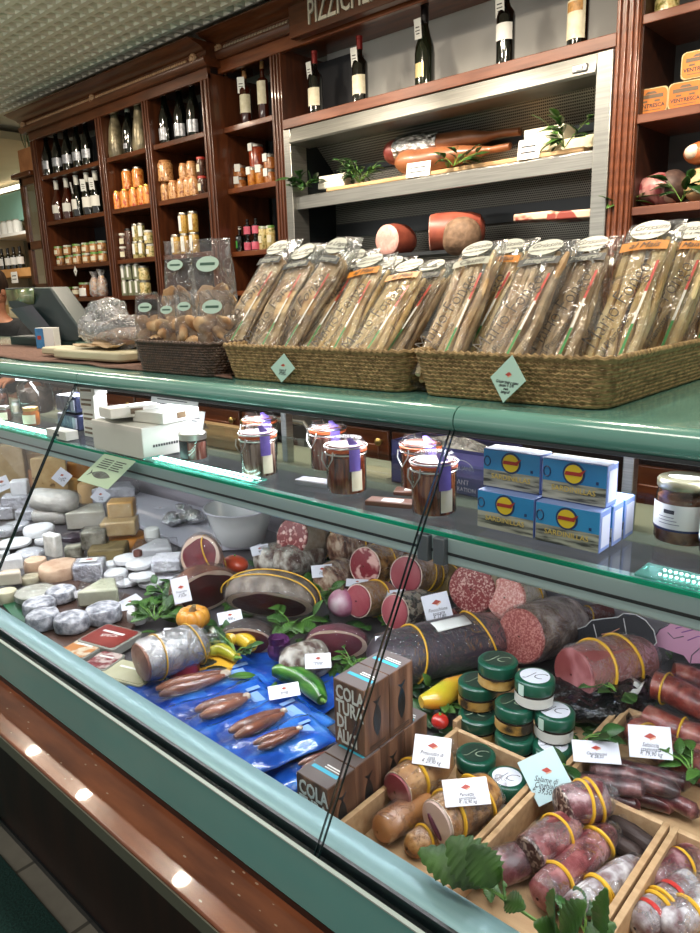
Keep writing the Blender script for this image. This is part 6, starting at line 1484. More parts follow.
# front packs
def pack(px, py, w, d, rz, h, base_m, top_m, label, hand=None, name='food_pack'):
    c = D(px, py, h); k = ppm(c); W_ = w/k; Dp = d/k
    t = thing(name, label, 'pack', (c.x, c.y, ZD+.0052), rz)
    build('tray', M().prism(rrect(W_/2, Dp/2, .012), 0, h), base_m, t, bevel=.002)
    o = build('lid_film', M().prism(rrect(W_/2*.90, Dp/2*.88, .010), h, h+.0012), top_m, t)
    if hand: text('lettering', hand, Dp*.16, paper, o, Matrix.Translation((0, 0, h+.0014)) @ Matrix.Rotation(.3, 4, 'Z'), depth=.0002)
    build('label_stripe', M().box((-W_*.3, Dp*.12, h+.0012), (W_*.25, Dp*.2, h+.0016)), paper, o)
    return t
clear_pl = mat('clear_tray', '#a8a79f', .2, alpha=.75, coat=.3)
pack(110, 638, 50, 42, .25, .022, clear_pl, mat('red_lidfilm', '#7a2420', .3, col2='#94403a', scale=14, coat=.4), 'flat plastic pack with dark red printed film near the ash rounds', 'SPECK')
pack(82, 650, 36, 36, .3, .018, clear_pl, mat('orange_lidfilm', '#c58a54', .3, col2=[(.4, '#d9cbb4'), (.52, '#c47d3e')], scale=45, coat=.4), 'flat plastic pack of orange slices at the front rail')
pack(104, 662, 30, 34, .35, .014, clear_pl, mat('pink_lidfilm', '#8f5a62', .3, col2=[(.42, '#c9b7b2'), (.55, '#7d2b34')], scale=40, coat=.4), 'flat pack with white and wine-red print in front of the red pack')
pack(130, 674, 58, 36, .3, .010, mat('cream_pack', '#b7b394', .4), mat('cream_lidfilm', '#b3b08e', .35, col2='#c6c3a6', scale=12, coat=.3), 'flat cream-green pack under the grey-skinned loaf')
# ------------------------------------------------------------------ cured meats
def rub(par, m_, x, r, sq=(1, 1), w=.0022, tilt=0.0, mt=band_y, bulge=1.05):
    pts = [(x+tilt*math.cos(a)*r, r*bulge*math.sin(a)*sq[1], -r*bulge*math.cos(a)*sq[0]) for a in [2*PI*k/30 for k in range(30)]]
    build('rubber_band', M().tube(pts, w, 6, True), mt, par)
def lg(a, b, rpx, h, label, rind, face=None, bands=(.3,), wrap=bag_s, hB=None, name='salami', cat='salami', sq=(1, 1), jitter=.004, bulge=.05, tail=True, rim=None, bw=.0022, tilt=.12, hb=0):
    A = D(a[0], a[1], h+.04); r = rpx/ppm(A); A = D(a[0], a[1], h+r); B_ = D(b[0], b[1], h+hb+r)
    t = log(name, A, B_, r, label, cat, rind, face, bulge=bulge, jitter=jitter, sq=sq, rim=rim)
    L = (B_-A).length
    if wrap:
        pr = [(r*.985, -.003), (r*1.05, L*.05), (r*(1.04+bulge), L*.4), (r*(1.02+bulge*.5), L*.78), (r*.85, L*.97), (r*.35, L*1.06)]
        if tail: pr += [(r*.22, L*1.09), (r*.5, L*1.2)]
        build('film_wrapper', M().lathe(pr, 24, RX, sq=sq, caps=False).jit(.0045, 45).jit(.002, 120), wrap, t)
    for i, f in enumerate(bands): rub(t, M, L*f, r*(1+bulge*.8), sq, bw, tilt*(1 if i % 2 else -1))
    return t, r, L
cm = cut_mat
def lgf(face_px, rpx, Lm, yaw, label, rind, face, h=.03, drop=.03, **k):
    """sausage whose cut face looks towards the viewer, its body running back and yaw degrees to the right"""
    A = D(face_px[0], face_px[1], h+.04); r = rpx/ppm(A); A = D(face_px[0], face_px[1], h+r)
    d = Vector((A.x, A.y, 0)).normalized(); d = Matrix.Rotation(-math.radians(yaw), 3, 'Z') @ d
    B_ = A+d*Lm-Vector((0, 0, min(drop, h)))
    k2 = dict(k); tl = k2.pop('bands', (.5,)); wr = k2.pop('wrap', bag_s)
    t = log('salami', A, B_, r, label, 'salami', rind, face, bulge=.05, rim=k2.get('rim'))
    L = (B_-A).length
    if wr: build('film_wrapper', M().lathe([(r*.985, -.003), (r*1.05, L*.05), (r*1.09, L*.4), (r*1.05, L*.78), (r*.85, L*.97), (r*.35, L*1.06)], 24, RX, caps=False).jit(.0045, 45).jit(.002, 120), wr, t)
    for f in tl: rub(t, M, L*f, r*1.04, (1, 1), .0022, .12)
    return t, r, L
net_w = mat('netted_white_casing', '#8d8378', .7, col2=[(.36, '#5b4038'), (.48, '#93887c'), (.62, '#c9c3b8')], scale=34, stretch=(1.5, 1, 1), bump=.5)
net_b = mat('netted_brown_casing', '#7d5a45', .6, col2=[(.36, '#4a2a22'), (.5, '#84604c'), (.64, '#b9a48e')], scale=30, stretch=(2.4, 1, 1), bump=.5)
beige_c = mat('beige_mould_casing', '#a3927c', .75, col2='#c2b5a2', scale=30, bump=.35)
dark_c = mat('dark_red_casing', '#4f2522', .4, col2='#753b36', scale=22, bump=.3)
grey_c = mat('grey_mould_casing', '#6f6768', .6, col2=[(.35, '#554a4a'), (.5, '#807778'), (.65, '#aaa3a4')], scale=26, bump=.4)
tan_c = mat('tan_rind', '#a3764a', .5, col2=[(.35, '#855830'), (.5, '#a97c50'), (.66, '#c59f72')], scale=22, bump=.25, coat=.2)
pep_c = mat('peppered_rind', '#8e5f33', .55, col2=[(.34, '#54361f'), (.45, '#93632f'), (.65, '#b58a55')], scale=60, bump=.4, coat=.2)
purple_c = mat('dark_purple_casing', '#2f272f', .4, col2='#453a45', scale=14, stretch=(.6, 2, 2), bump=.15)
white_rim = mat('fat_rim', '#d5c3b4', .45)
f_big = cm('salame_big_fat', '#7c2a2c', '#c98f88', 90, .55, .66, big='#dcb9ae', big_scale=55)
f_coppa = cm('coppa_face', '#7d2530', '#cfa39a', 24, .5, .58)
f_loin = cm('loin_face', '#8e3a44', '#a65a60', 10, .4, .7)
f_fin = cm('finocchiona_face', '#7c2f31', '#c49a90', 170, .5, .62)
f_pale = cm('pale_pink_face', '#b0655c', '#d3a297', 200, .45, .6)
f_sal = cm('salame_face', '#8a4440', '#b97d74', 220, .45, .62)
f_dark = cm('dark_salami_face', '#3d201d', '#9b8a7e', 150, .5, .60)
f_tan = cm('pinkish_loaf_face', '#93604e', '#b58470', 20, .4, .6)
f_ham = cm('ham_face', '#7c3a3a', '#b5787a', 16, .42, .62)
# back row
lgf((292, 537), 20, .15, 42, 'salami with a red face and large white fat cubes right of the plastic bowl', beige_c, f_big, .06, .06, bands=(.7,))
lg((262, 563), (288, 556), 16, 0, 'short white-netted salami below the plastic bowl', net_w, None, (), bag_w)
lg((282, 566), (318, 553), 17, .0, 'white-netted salami below the one with large fat cubes', net_w, None, (), bag_s)
lg((334, 548), (390, 538), 17, .03, 'dark netted coppa with a yellow band in the back row', net_b, None, (.42,), bag_s)
lg((324, 583), (352, 572), 17, 0, 'netted dark salami below the small price card in the second row', net_b, None, (), bag_s)
lg((365, 566), (402, 560), 19, .05, 'coppa with white-marbled red face in the back row', pep_c, f_coppa, (.35,), bag_s, rim=white_rim, hb=-.04)
lg((406, 575), (438, 570), 19, .05, 'loin with smooth pink face and two yellow bands, back row', tan_c, f_loin, (.38, .62), bag_w, rim=white_rim, hb=-.04)
lg((440, 582), (458, 573), 15, 0, 'short yellowish rind end partly hidden behind the loin', mat('yellow_casing', '#a98a52', .5, col2='#c4a872', scale=20), None, (.4,), bag_s, tail=False)
lg((358, 601), (388, 596), 17, .03, 'small loin with dark pink face left of its neighbour in the second row', tan_c, f_loin, (.55,), bag_s, rim=white_rim, hb=-.03)
lg((395, 612), (430, 606), 18, .03, 'small loin with dark pink face at right in the second row, checked wrapper', mat('checked_wrap', '#a89c88', .5, col2=[(.46, '#3a3a34'), (.5, '#b8ad98')], scale=40, bump=.2), f_loin, (), bag_s, rim=white_rim, hb=-.03)
lg((472, 589), (505, 578), 25, .075, 'large coarse red salami with beige casing in front of the shelf bracket', beige_c, f_fin, (), None, hb=-.06)
lg((506, 598), (534, 604), 22, .08, 'large pale pink salami face tilted upward beside the coarse red one', beige_c, f_pale, (.5,), bag_w, hb=-.06)
lg((455, 622), (520, 608), 14, 0, 'reddish salami lying under the two big faces', dark_c, f_sal, (), bag_s)
lg((521, 636), (572, 620), 28, .03, 'thick salami with finely grained face behind the green-lid jars', mat('brown_mould_casing', '#7a5f52', .7, col2=[(.35, '#5d4238'), (.52, '#8b7266'), (.68, '#b9aaa0')], scale=30, bump=.4), f_sal, (), bag_s, hb=-.03)
lg((574, 618), (612, 611), 9, .02, 'thin dark sausage with a yellow band by the steel back wall', dark_c, None, (.35,), bag_s, name='sausage', cat='sausage')
t, r, L = lg((382, 662), (500, 632), 30, .0, 'very large dark purple cured loin in film with white label and yellow bands', purple_c, None, (.22, .80), bag_s, name='cured_loin', cat='meat', sq=(.85, 1), tilt=.25)
lb_ = build('white_label', M().sheet(lambda u, v: (L*(.40+.28*u), -r*1.06*math.sin(.5*v-.05), r*.85*1.10*math.cos(.5*v-.05)), 4, 5), paper, t, solid=.001)
# pieces of ham: an outer rind, a fat edge and a lean cut side turned to the front
def ham_piece(a, b, rpx, h, label, rind, lean, name='ham_piece', cat='ham', flat=.75, wrap=bag_s, bands=(), fat=fat_m, off=.30, drop=.55, longb=()):
    A = D(a[0], a[1], h+.03); r = rpx/ppm(A); A = D(a[0], a[1], h+r*flat); B_ = D(b[0], b[1], h+r*flat)
    L = (B_-A).length; c = (A+B_)/2
    t = thing(name, label, cat, mw=frame(c, B_-A))
    inv = t.matrix_world.inverted().to_3x3(); v = inv @ vdir(c)
    v = Vector((v.x*.25, v.y, v.z-drop)).normalized(); R3 = (L/2, r, r*flat); d = off*r
    def clamp(m, dd):
        m.v = [tuple(Vector(p)-v*max(0, Vector(p).dot(v)-dd)) for p in m.v]; return m
    build('rind', clamp(M().ball((0, 0, 0), R3, 30, 20).jit(.005, 16), d), rind, t)
    e1 = (Vector((1, 0, 0))-v*v.x).normalized(); e2 = v.cross(e1)
    def edge(th):
        u = e1*math.cos(th)+e2*math.sin(th); o = v*d
        qa = sum((u[i]/R3[i])**2 for i in range(3)); qb = 2*sum(u[i]*o[i]/R3[i]**2 for i in range(3)); qc = sum((o[i]/R3[i])**2 for i in range(3))-1
        return u*((-qb+math.sqrt(max(0, qb*qb-4*qa*qc)))/(2*qa))
    wob = lambda th: 1+.05*math.sin(th*3+L*40)+.03*math.sin(th*5)
    def ring(f0, f1, lift):
        return M().sheet(lambda u, w: edge(2*PI*u)*(f0+(f1-f0)*w)*(1 if w*(f1-f0)+f0 > .95 else wob(2*PI*u))+v*(d+lift+.010*r*(1-(f0+(f1-f0)*w))*8), 36, 6, wrap=True)
    build('fat_edge', ring(1.0, .80, .0008), fat, t)
    build('cut_face', ring(.86, .0, .0016), lean, t)
    if wrap: build('film_wrapper', clamp(M().ball((0, 0, 0), tuple(q*1.06 for q in R3), 32, 20).jit(.005, 35).jit(.002, 90), d*1.0+.006), wrap, t)
    for f in longb: build('rubber_band', M().tube([(L*.53*math.cos(a), r*f+.1*r*math.sin(a*2), r*flat*1.08*math.sqrt(1-f*f)*math.sin(a)) for a in [PI*k/24 for k in range(25)]], .0018, 6), band_y, t)
    for f in bands: rub(t, M, L*f, r*math.sqrt(max(.05, 1-(2*f)**2))*1.06, (flat*1.06, 1.06), .002, .5)
    return t
dk_lean = cm('dark_lean', '#431314', '#6d2a26', 9, .42, .7)
ham_piece((182, 556), (222, 556), 22, .04, 'tied ham chunk with bright red lean face left of the bowl', mat('pink_fat', '#c19a8a', .45, col2='#d3b3a3', scale=12), cm('bright_lean', '#6e1824', '#9a4048', 12, .42, .7), flat=.95, bands=(.30,), drop=.05, off=.35)
ham_piece((172, 600), (232, 578), 30, .0, 'dark red ham piece in film above the orange pumpkin', mat('dark_rind_ham', '#5a2f24', .5, col2='#8a5436', scale=14), dk_lean, drop=.5, off=.25)
ham_piece((228, 590), (316, 602), 29, .03, 'long speck with grey-brown rind and two yellow bands lengthwise', mat('smoked_rind', '#6a5c50', .6, col2=[(.35, '#4c3f36'), (.5, '#786a5e'), (.66, '#a3978a')], scale=20, bump=.4), dk_lean, flat=.8, drop=1.0, off=.35, longb=(-.25, .15))
ham_piece((222, 634), (276, 642), 23, .0, 'dark speck piece below the long speck, behind the yellow pepper', mat('smoky_dark', '#2e2422', .5, col2='#4a3b36', scale=18, bump=.4), dk_lean, flat=.7)
ham_piece((306, 640), (368, 645), 25, .02, 'wine-red bresaola slab left of the wooden-look boxes', mat('bresaola_skin', '#5b2c36', .45, col2='#7b4450', scale=10), cm('bresaola', '#702a38', '#8f4a56', 8, .4, .7), flat=.65, off=.15)
lg((288, 667), (326, 655), 19, 0, 'grey netted salami end in film behind the cucumber', net_w, None, (), bag_s, tail=False)
t, r, L = lg((142, 662), (204, 640), 24, .012, 'grey-skinned loaf with pinkish cut end and two thin yellow bands at the front', mat('silver_skin', '#8d8c8e', .4, col2=[(.35, '#6d6b6d'), (.5, '#949395'), (.66, '#b9b8ba')], scale=20, bump=.4, metal=.2), f_tan, (.22, .82), bag_s, name='meat_loaf', cat='meat', sq=(.82, 1), bw=.0016)
# ham ball with rind, right
t, r, L = lg((574, 674), (646, 656), 27, .03, 'big tied ham with pale pink face and rind at the back right', mat('ham_rind', '#8a4a48', .5, col2='#a86a64', scale=14), f_ham, (.25, .62), bag_w, name='cooked_ham', cat='ham', bw=.003, hb=-.02)
# ------------------------------------------------------------------ pig-shaped cards behind
def shape_card(label, pts, Y, cut, matl, deco, name='pig_card'):
    P_ = [PY(x, y, Y) for x, y in pts]; c = sum(P_, Vector())/len(P_)
    lo = min(p.z for p in P_)
    o = tag(build(name, M().prism([(p.x-c.x, p.z-lo) for p in P_], 0, .002, FRONT), matl, None, False, loc=(c.x, Y, lo)), label, 'card')
    for nm, mt_, lines in deco:
        m = M()
        for ln in lines:
            q = [PY(x, y, Y) for x, y in ln]; m.tube([(p.x-c.x, -.0022, p.z-lo) for p in q], .0011, 5)
        build(nm, m, mt_, o)
    return o
gpts = [(x, y-4) for x, y in [(560, 652), (566, 640), (574, 634), (586, 630), (592, 624), (606, 622), (618, 621), (624, 617), (636, 618), (646, 624), (654, 634), (657, 646), (652, 652), (645, 655), (620, 668), (590, 668), (566, 660)]]
shape_card('dark grey pig-shaped butcher card with white outlines behind the tied ham', gpts, 1.40, None, mat('card_slate', '#2c2d32', .5), [('outline', mat('chalk', '#c9c9c9', .5), [gpts[:14], [(594, 624), (598, 640), (590, 656)], [(624, 618), (627, 634), (636, 648)], [(598, 640), (612, 636), (627, 634)], [(566, 640), (580, 648), (590, 656)]]), ('pig_picture', mat('pig_pink', '#c48a72', .5), [[(602, 634), (612, 632), (620, 628)]])])
ppts = [(x, y-5) for x, y in [(651, 644), (656, 640), (660, 634), (668, 630), (674, 624), (686, 620), (705, 619), (720, 625), (720, 672), (700, 668), (690, 668), (684, 660), (672, 656), (660, 652), (653, 650)]]
shape_card('pink pig-shaped card with grey outlines at the right edge', ppts, 1.42, None, mat('card_pink', '#b883a0', .5, col2='#c795b0', scale=4), [('outline', mat('grey_line', '#55505c', .5), [ppts[:8], [(668, 632), (674, 638), (684, 636)], [(655, 646), (664, 648), (672, 654)], [(690, 668), (692, 655), (700, 648)]]), ('violet_patch', mat('card_violet', '#7d4a8c', .5), [[(676, 628), (690, 624), (704, 624)], [(682, 632), (694, 629), (706, 630)], [(688, 640), (698, 636), (708, 637)]])])
# ------------------------------------------------------------------ crates
CH = .055
def crate_box(label, xl, xr, yf, yb_, h=CH, tk=.009):
    c = ((xl+xr)/2, (yf+yb_)/2); t = thing('wooden_crate', label, 'crate', (c[0], c[1], ZD+.001)); iv = Matrix.Translation((-c[0], -c[1], 0))
    build('base', M().box((xl, yf, 0), (xr, yb_, .005)).xf(iv), crate_x, t)
    for a in (xl, xr-tk): build('side_board', M().box((a, yf, .005), (a+tk, yb_, h)).xf(iv), crate_x, t, bevel=.001)
    for a in (yf, yb_-tk): build('end_board', M().box((xl+tk, a, .005), (xr-tk, a+tk, h if a > yf else h*.6)).xf(iv), crate, t, bevel=.001)
    return t
zc_ = ZD+CH
k1 = PZ(458, 728, zc_); kA1, kA2 = PZ(470, 849, zc_), PZ(531, 792, zc_); kB = PZ(630, 891, zc_); kT2 = PZ(597, 792, zc_); kD = PZ(620, 712, zc_)
xA = (kA1.x+kA2.x)/2; xB2 = kB.x
crate_box('front left crate holding the tied hams and two green-lid jars', k1.x-.004, xA-.002, .612, k1.y)
crate_box('front middle crate holding the dark salamis', xA+.002, xB2-.002, .612, kT2.y)
crate_box('front right crate holding the white mould salamis', xB2+.002, xB2+.26, .612, kT2.y)
crate_box('rear middle crate of green-lid jars and the black bag', k1.x-.02, kD.x-.002, k1.y+.012, 1.22)
crate_box('rear right crate holding the red sausages', kD.x+.002, kD.x+.38, kT2.y+.012, 1.22)
hc = .0065
# front left crate
t, r, L = lg((398, 790), (446, 755), 19, .03, 'round tied ham with pink face on top in the front left crate', tan_c, cm('ham_pink_face', '#8d3c44', '#c49a92', 14, .46, .6), (.3,), bag_s, name='rolled_ham', cat='ham', rim=white_rim, bw=.003)
lg((382, 829), (428, 800), 16, hc, 'smooth brown rolled ham at the bottom left of the front left crate', mat('brown_skin', '#9a6236', .4, col2='#b07c4c', scale=10, coat=.3), None, (), bag_s, name='rolled_ham', cat='ham')
ham_t = lg((438, 822), (492, 790), 23, .022, 'peppered rolled pancetta with white fat and dark centre, front left crate', pep_c, cm('pancetta_face', '#caa9a0', '#e0cfc4', 10, .4, .6), (.18, .72), bag_s, name='rolled_pancetta', cat='ham', rim=white_rim, bw=.003)
t, r, L = ham_t
build('lean_streak', M().ball((-.008, -r*.1, -r*.05), (.004, r*.62, r*.16), 14, 8), mat('lean_streak', '#5c2338', .4), t).rotation_euler = (.8, 0, 0)
lg((412, 846), (446, 826), 13, hc, 'brown peppered ham at the very front under the pancetta', pep_c, None, (.35,), bag_s, name='rolled_ham', cat='ham')
# front middle crate
sal_d = mat('mottled_salami_casing', '#5d2f33', .4, col2=[(.36, '#43191d'), (.5, '#6e3b40'), (.63, '#a98688')], scale=36, bump=.3, coat=.2)
sal_r = mat('red_salami_casing', '#6a2a2e', .4, col2=[(.36, '#4d1a1e'), (.5, '#7a3a3c'), (.66, '#a87270')], scale=34, bump=.3, coat=.2)
lg((563, 806), (606, 797), 19, .045, 'thick dark salami with coarse face on top of the front middle crate', sal_d, f_dark, (.45, .7), bag_w, bw=.0028)
lg((530, 854), (572, 824), 19, .022, 'dark salami with speckled face left of the long red one', sal_r, f_dark, (.62,), bag_w, bw=.0024)
lg((542, 895), (612, 830), 17, .012, 'long reddish salami with two yellow bands across the crate', sal_r, None, (.2, .78), bag_s, bw=.003)
lg((488, 872), (545, 850), 17, hc, 'mottled salami at the left side of the front middle crate', sal_d, None, (), bag_s)
lg((572, 912), (640, 862), 16, hc, 'white mouldy salami along the right side of the front middle crate', mat('white_mould_casing', '#8f8688', .6, col2=[(.38, '#6b4a4c'), (.5, '#9a9092'), (.62, '#cfcacc')], scale=34, bump=.4), None, (.35, .40), bag_s, bw=.0026)
for k_, (a, b) in enumerate((((612, 822), (660, 852)), ((608, 838), (642, 858)))):
    lg(a, b, 9, hc+.01*(1-k_), 'dark wrinkled dry sausage %s at the back of the front middle crate' % ('behind', 'in front')[k_], mat('dry_dark', '#2a1e1b', .6, col2='#43322d', scale=24, stretch=(.4, 2, 2), bump=.7), None, (), None, name='dry_sausage', cat='sausage')
# front right crate
t, r, L = lg((640, 925), (694, 880), 17, hc, 'white mouldy salami with red and white wrapper in the front right crate', MATS['white_mould_casing'], None, (.3, .42), bag_w, bw=.003)
for f in (.14, .55): build('red_stripe', M().lathe([(r*1.07, L*f), (r*1.075, L*(f+.06))], 24, RX, caps=False), mat('red_wrapper', '#b3312c', .4), t)
lg((668, 930), (712, 893), 17, hc, 'second white mouldy salami at the right edge of the front right crate', MATS['white_mould_casing'], None, (.4,), bag_w, bw=.003)
lg((655, 880), (705, 850), 15, hc, 'mottled salami at the back of the front right crate', sal_d, None, (.5,), bag_s)
# red sausages, rear right crate
saus = mat('red_sausage_skin', '#7c2a1f', .35, col2=[(.36, '#5d1a14'), (.5, '#8d3528'), (.66, '#b06a58')], scale=40, bump=.25, coat=.4)
def curved(name, pxs, rpx, h, label, matl, bandsf=(.3,), wrap=bag_s, cat='sausage', bwid=.004):
    P_ = [D(x, y, h+.02) for x, y in pxs]; r = rpx/ppm(P_[0]); P_ = [D(x, y, h+r) for x, y in pxs]
    out = []
    for i in range(len(P_)-1):
        for q in range(5):
            u = q/5; p0 = P_[max(0, i-1)]; p1 = P_[i]; p2 = P_[i+1]; p3 = P_[min(len(P_)-1, i+2)]
            out.append(.5*((2*p1)+(p2-p0)*u+(2*p0-5*p1+4*p2-p3)*u*u+(3*p1-p0-3*p2+p3)*u**3))
    out.append(P_[-1]); c = Vector((out[0].x, out[0].y, ZD+h))
    t = thing(name, label, cat, c); n = len(out)
    rs = [r*min(1, .35+1.1*math.sqrt(min(i, n-1-i)/ (n*.12+1e-6))) if min(i, n-1-i) < n*.12 else r for i in range(n)]
    rs = [min(r, q) for q in rs]
    build('sausage_body', M().tube([p-c for p in out], rs, 16).jit(.0022, 30), matl, t)
    if wrap: build('film_wrapper', M().tube([p-c+Vector((0, 0, .001)) for p in out], [q*1.10+.001 for q in rs], 16, caps=False).jit(.004, 50), wrap, t)
    for f in bandsf:
        i = int(f*(n-1)); d = (out[min(n-1, i+1)]-out[max(0, i-1)]).normalized(); fr_ = frame(out[i]-c, d)
        build('rubber_band', M().tube([fr_ @ Vector((0, r*1.12*math.cos(a), r*1.12*math.sin(a))) for a in [2*PI*k/24 for k in range(24)]], bwid*.5, 6, True), band_y, t)
    return t
curved('sausage', [(652, 684), (670, 690), (690, 700), (715, 712)], 14, .05, 'fat red sausage with a yellow band, nearest the steel wall on top', saus)
curved('sausage', [(672, 674), (690, 677), (715, 690)], 11, .03, 'red sausage behind the topmost one at the right edge', saus, ())
curved('sausage', [(644, 716), (668, 727), (692, 736), (718, 742)], 13, .02, 'red sausage in the middle of the rear right crate', saus, (.55,))
curved('sausage', [(632, 727), (655, 745), (680, 760), (712, 774)], 13, .012, 'red sausage in front, under the price card, rear right crate', saus, (.25,))
curved('sausage', [(660, 742), (685, 752), (715, 760)], 12, hc, 'red sausage lying between the middle and front ones', saus, ())
dks = mat('dark_red_stick', '#3f1518', .35, col2=[(.36, '#2b0d10'), (.5, '#4d1d20'), (.66, '#8a5a58')], scale=44, bump=.35, coat=.4)
for k_, (pts, r_, h_, lb) in enumerate([([(575, 783), (610, 785), (645, 790)], 9, .03, 'dark sausage stick at left on the pile below the small flat card'), ([(590, 770), (630, 777), (680, 793)], 9, .035, 'dark sausage stick along the top of the pile'),
        ([(612, 765), (650, 774), (690, 785)], 8, .025, 'dark sausage stick farthest back in the pile'), ([(600, 795), (640, 798), (675, 808)], 8, .01, 'dark sausage stick in front at the crate edge'), ([(630, 785), (660, 795), (700, 815)], 8, .02, 'dark sausage stick at the right end of the pile'),
        ([(580, 792), (606, 797), (640, 806)], 8, .008, 'dark sausage stick lowest at the left front')]):
    curved('sausage_stick', pts, r_, h_, lb, dks, (), bag_s if k_ < 3 else None)
# black bag and jars, rear middle crate
c = D(600, 695, .03); t = thing('plastic_bag', 'crumpled shiny black plastic bag under the tied ham', 'bag', (c.x, c.y, ZD+hc))
m = M().ball((0, 0, .035), (.10, .12, .036), 28, 18).jit(.02, 18).jit(.006, 60); m.v = [(x, y, max(0, z)) for x, y, z in m.v]
build('bag_body', m, blk_bag, t); build('white_print', M().sheet(lambda u, v: (.045+.03*u, -.03+.06*v, .062+.004*math.sin(u*9+v*5)), 5, 6).jit(.004, 40), paper, t, solid=.001)
JH = .050
spread_k = mat('jar_label_gold', '#a37c3c', .45, col2=[(.4, '#2e2418'), (.5, '#a8803c'), (.65, '#c4a468')], scale=24); spread_w = mat('jar_label_white', '#b9b8b0', .45, col2=[(.38, '#4b4e48'), (.46, '#c9c8c0')], scale=24)
def jc(px, py, lev, white, label, z0=hc):
    z = ZD+z0+lev*(JH+.0012); c = PZ(px, py, z+JH); r = 19.8/ppm(c)
    t = thing('spread_jar', label, 'jar', (c.x, c.y, z), facing(c)*.7)
    build('jar_body', M().lathe([(r*.88, 0), (r*.95, .004), (r*.95, JH*.5), (r*.9, JH*.56)], 26), mat('dark_spread', '#231d16', .2, coat=.6), t)
    build('label', disc_label(M(), r*.955, JH*.10, JH*.46, -1.35, 1.35, 22), spread_w if white else spread_k, t)
    l = build('lid', M().lathe([(r*.98, JH*.54), (r, JH*.57), (r, JH*.93), (r*.93, JH*.985), (r*.85, JH), (.001, JH)], 28, caps=False), green_lid, t)
    lab = build('lid_label', M().prism([(r*.74*math.cos(a), r*.74*math.sin(a)) for a in [2*PI*q/28 for q in range(28)]], JH+.0004, JH+.0009), mat('lid_label_white', '#d2d3dc', .4) if white else mat('lid_label_dark', '#1c3229', .3), t)
    text('monogram', 'JC', r*.85, ink if white else mat('monogram_gold', '#9aa58c', .4), lab, Matrix.Translation((0, 0, JH+.0011)) @ Matrix.Rotation(-.1, 4, 'Z'), shear=.5, depth=.0002, bold=-.0008)
    if white: build('seal', M().sheet(lambda u, v: ((r*1.006)*math.sin(-.75+.35*u), -(r*1.006)*math.cos(-.75+.35*u), JH*(.50+.42*v)), 4, 2), mat('seal_mint', '#b9d0c4', .5), l)
    return t
jc(478, 713, 0, False, 'green-lid jar at the bottom of the left stack'); jc(478, 680, 1, False, 'green-lid jar on the left stack, dark monogram lid')
jc(515, 733, 0, False, 'green-lid jar at the bottom of the middle stack'); jc(515, 702, 1, False, 'green-lid jar on the middle stack, mostly hidden by the topmost white-lid jar')
jc(553, 744, 0, True, 'green-lid jar at the bottom of the right stack above the pale card'); jc(555, 710, 1, True, 'green-lid jar with white monogram lid on top of the right stack')
jc(498, 659, 2, False, 'topmost green-lid jar with dark lid, across the left and middle stacks'); jc(535, 676, 2, True, 'topmost green-lid jar with white monogram lid, across the middle and right stacks')
jc(476, 753, 0, False, 'green-lid jar standing in the front left crate, dark lid'); jc(507, 777, 0, True, 'green-lid jar standing in the front left crate, white monogram lid')
# ------------------------------------------------------------------ wood-look fish sauce boxes
walnut = mat('walnut_print', '#5a3d2f', .5, col2=[(.3, '#3c261d'), (.5, '#63422f'), (.68, '#8f6850')], scale=9, stretch=(6, 6, .5), detail=5, coat=.15)
walnut_t = mat('walnut_top', '#5b5150', .5, col2='#6d625f', scale=9)
HB = .118
zU = ZD+.0015+HB
u0, u1 = PZ(335, 742, zU), PZ(365, 757, zU); wB = abs(u1.x-u0.x)*1.02; yU = (u0.y+u1.y)/2; dB = (PZ(414, 722, zU).y-yU)/2
hU = PY(364, 692, yU).z-zU
cyan = mat('cyan_strip', '#3aa7c4', .45); hole = mat('fish_hole', '#07090d', .5, col2=[(.5, '#07090d'), (.7, '#123a4c')], scale=9)
def fish_box(label, x0, y0, z0, w, d, h, lines):
    t = thing('fish_sauce_box', label, 'box', (x0, y0, z0))
    build('box_body', M().box((0, 0, 0), (w, d, h)), walnut, t, bevel=.0012)
    tp = build('top_print', M().box((.001, .001, h), (w-.001, d-.001, h+.0006)), walnut_t, t)
    build('cyan_strip', M().box((w*.12, d*.40, h+.0006), (w*.92, d*.52, h+.001)), cyan, tp); build('small_print', M().box((w*.4, d*.66, h+.0006), (w*.85, d*.70, h+.001)).box((w*.4, d*.58, h+.0006), (w*.9, d*.61, h+.001)), paper, tp)
    f = []
    N = 14
    for k in range(N+1): u = k/N; f.append((d*.50+d*.155*math.sin(PI*u)**.8, h*(.20+.50*u)))
    for k in range(N+1): u = 1-k/N; f.append((d*.50-d*.155*math.sin(PI*u)**.8, h*(.20+.50*u)))
    mt_ = Matrix(((0, 0, 1, 0), (1, 0, 0, 0), (0, 1, 0, 0), (0, 0, 0, 1)))
    build('fish_window', M().prism(f, w, w+.0006, mt_).prism([(d*.5, h*.68), (d*.34, h*.77), (d*.5, h*.745), (d*.66, h*.78)], w, w+.0006, mt_), hole, t)
    build('side_print', M().box((w, d*.18, h*.085), (w+.0005, d*.82, h*.10)).box((w, d*.18, h*.05), (w+.0005, d*.82, h*.065)), mat('brown_small_print', '#3a2a22', .6), t)
    if lines:
        m = t
        for k, ln in enumerate(lines): text('lettering', ln, h*.29, paper, t, Matrix.Translation((w*.09, -.0008, h*(.83-.225*k))) @ FRONT, sx=.66 if len(ln) < 5 else .55, depth=.0003, align='LEFT', bold=.0008)
    return t
WORDS = ('COLA', 'TURA', 'DI', 'ALICI')
xU = u0.x
fish_box('front box of the upper pair of wood-look boxes, white lettering facing the glass', xU, yU, zU, wB, dB-.001, hU, WORDS)
fish_box('rear box of the upper pair of wood-look boxes', xU, yU+dB, zU, wB, dB-.001, hU, None)
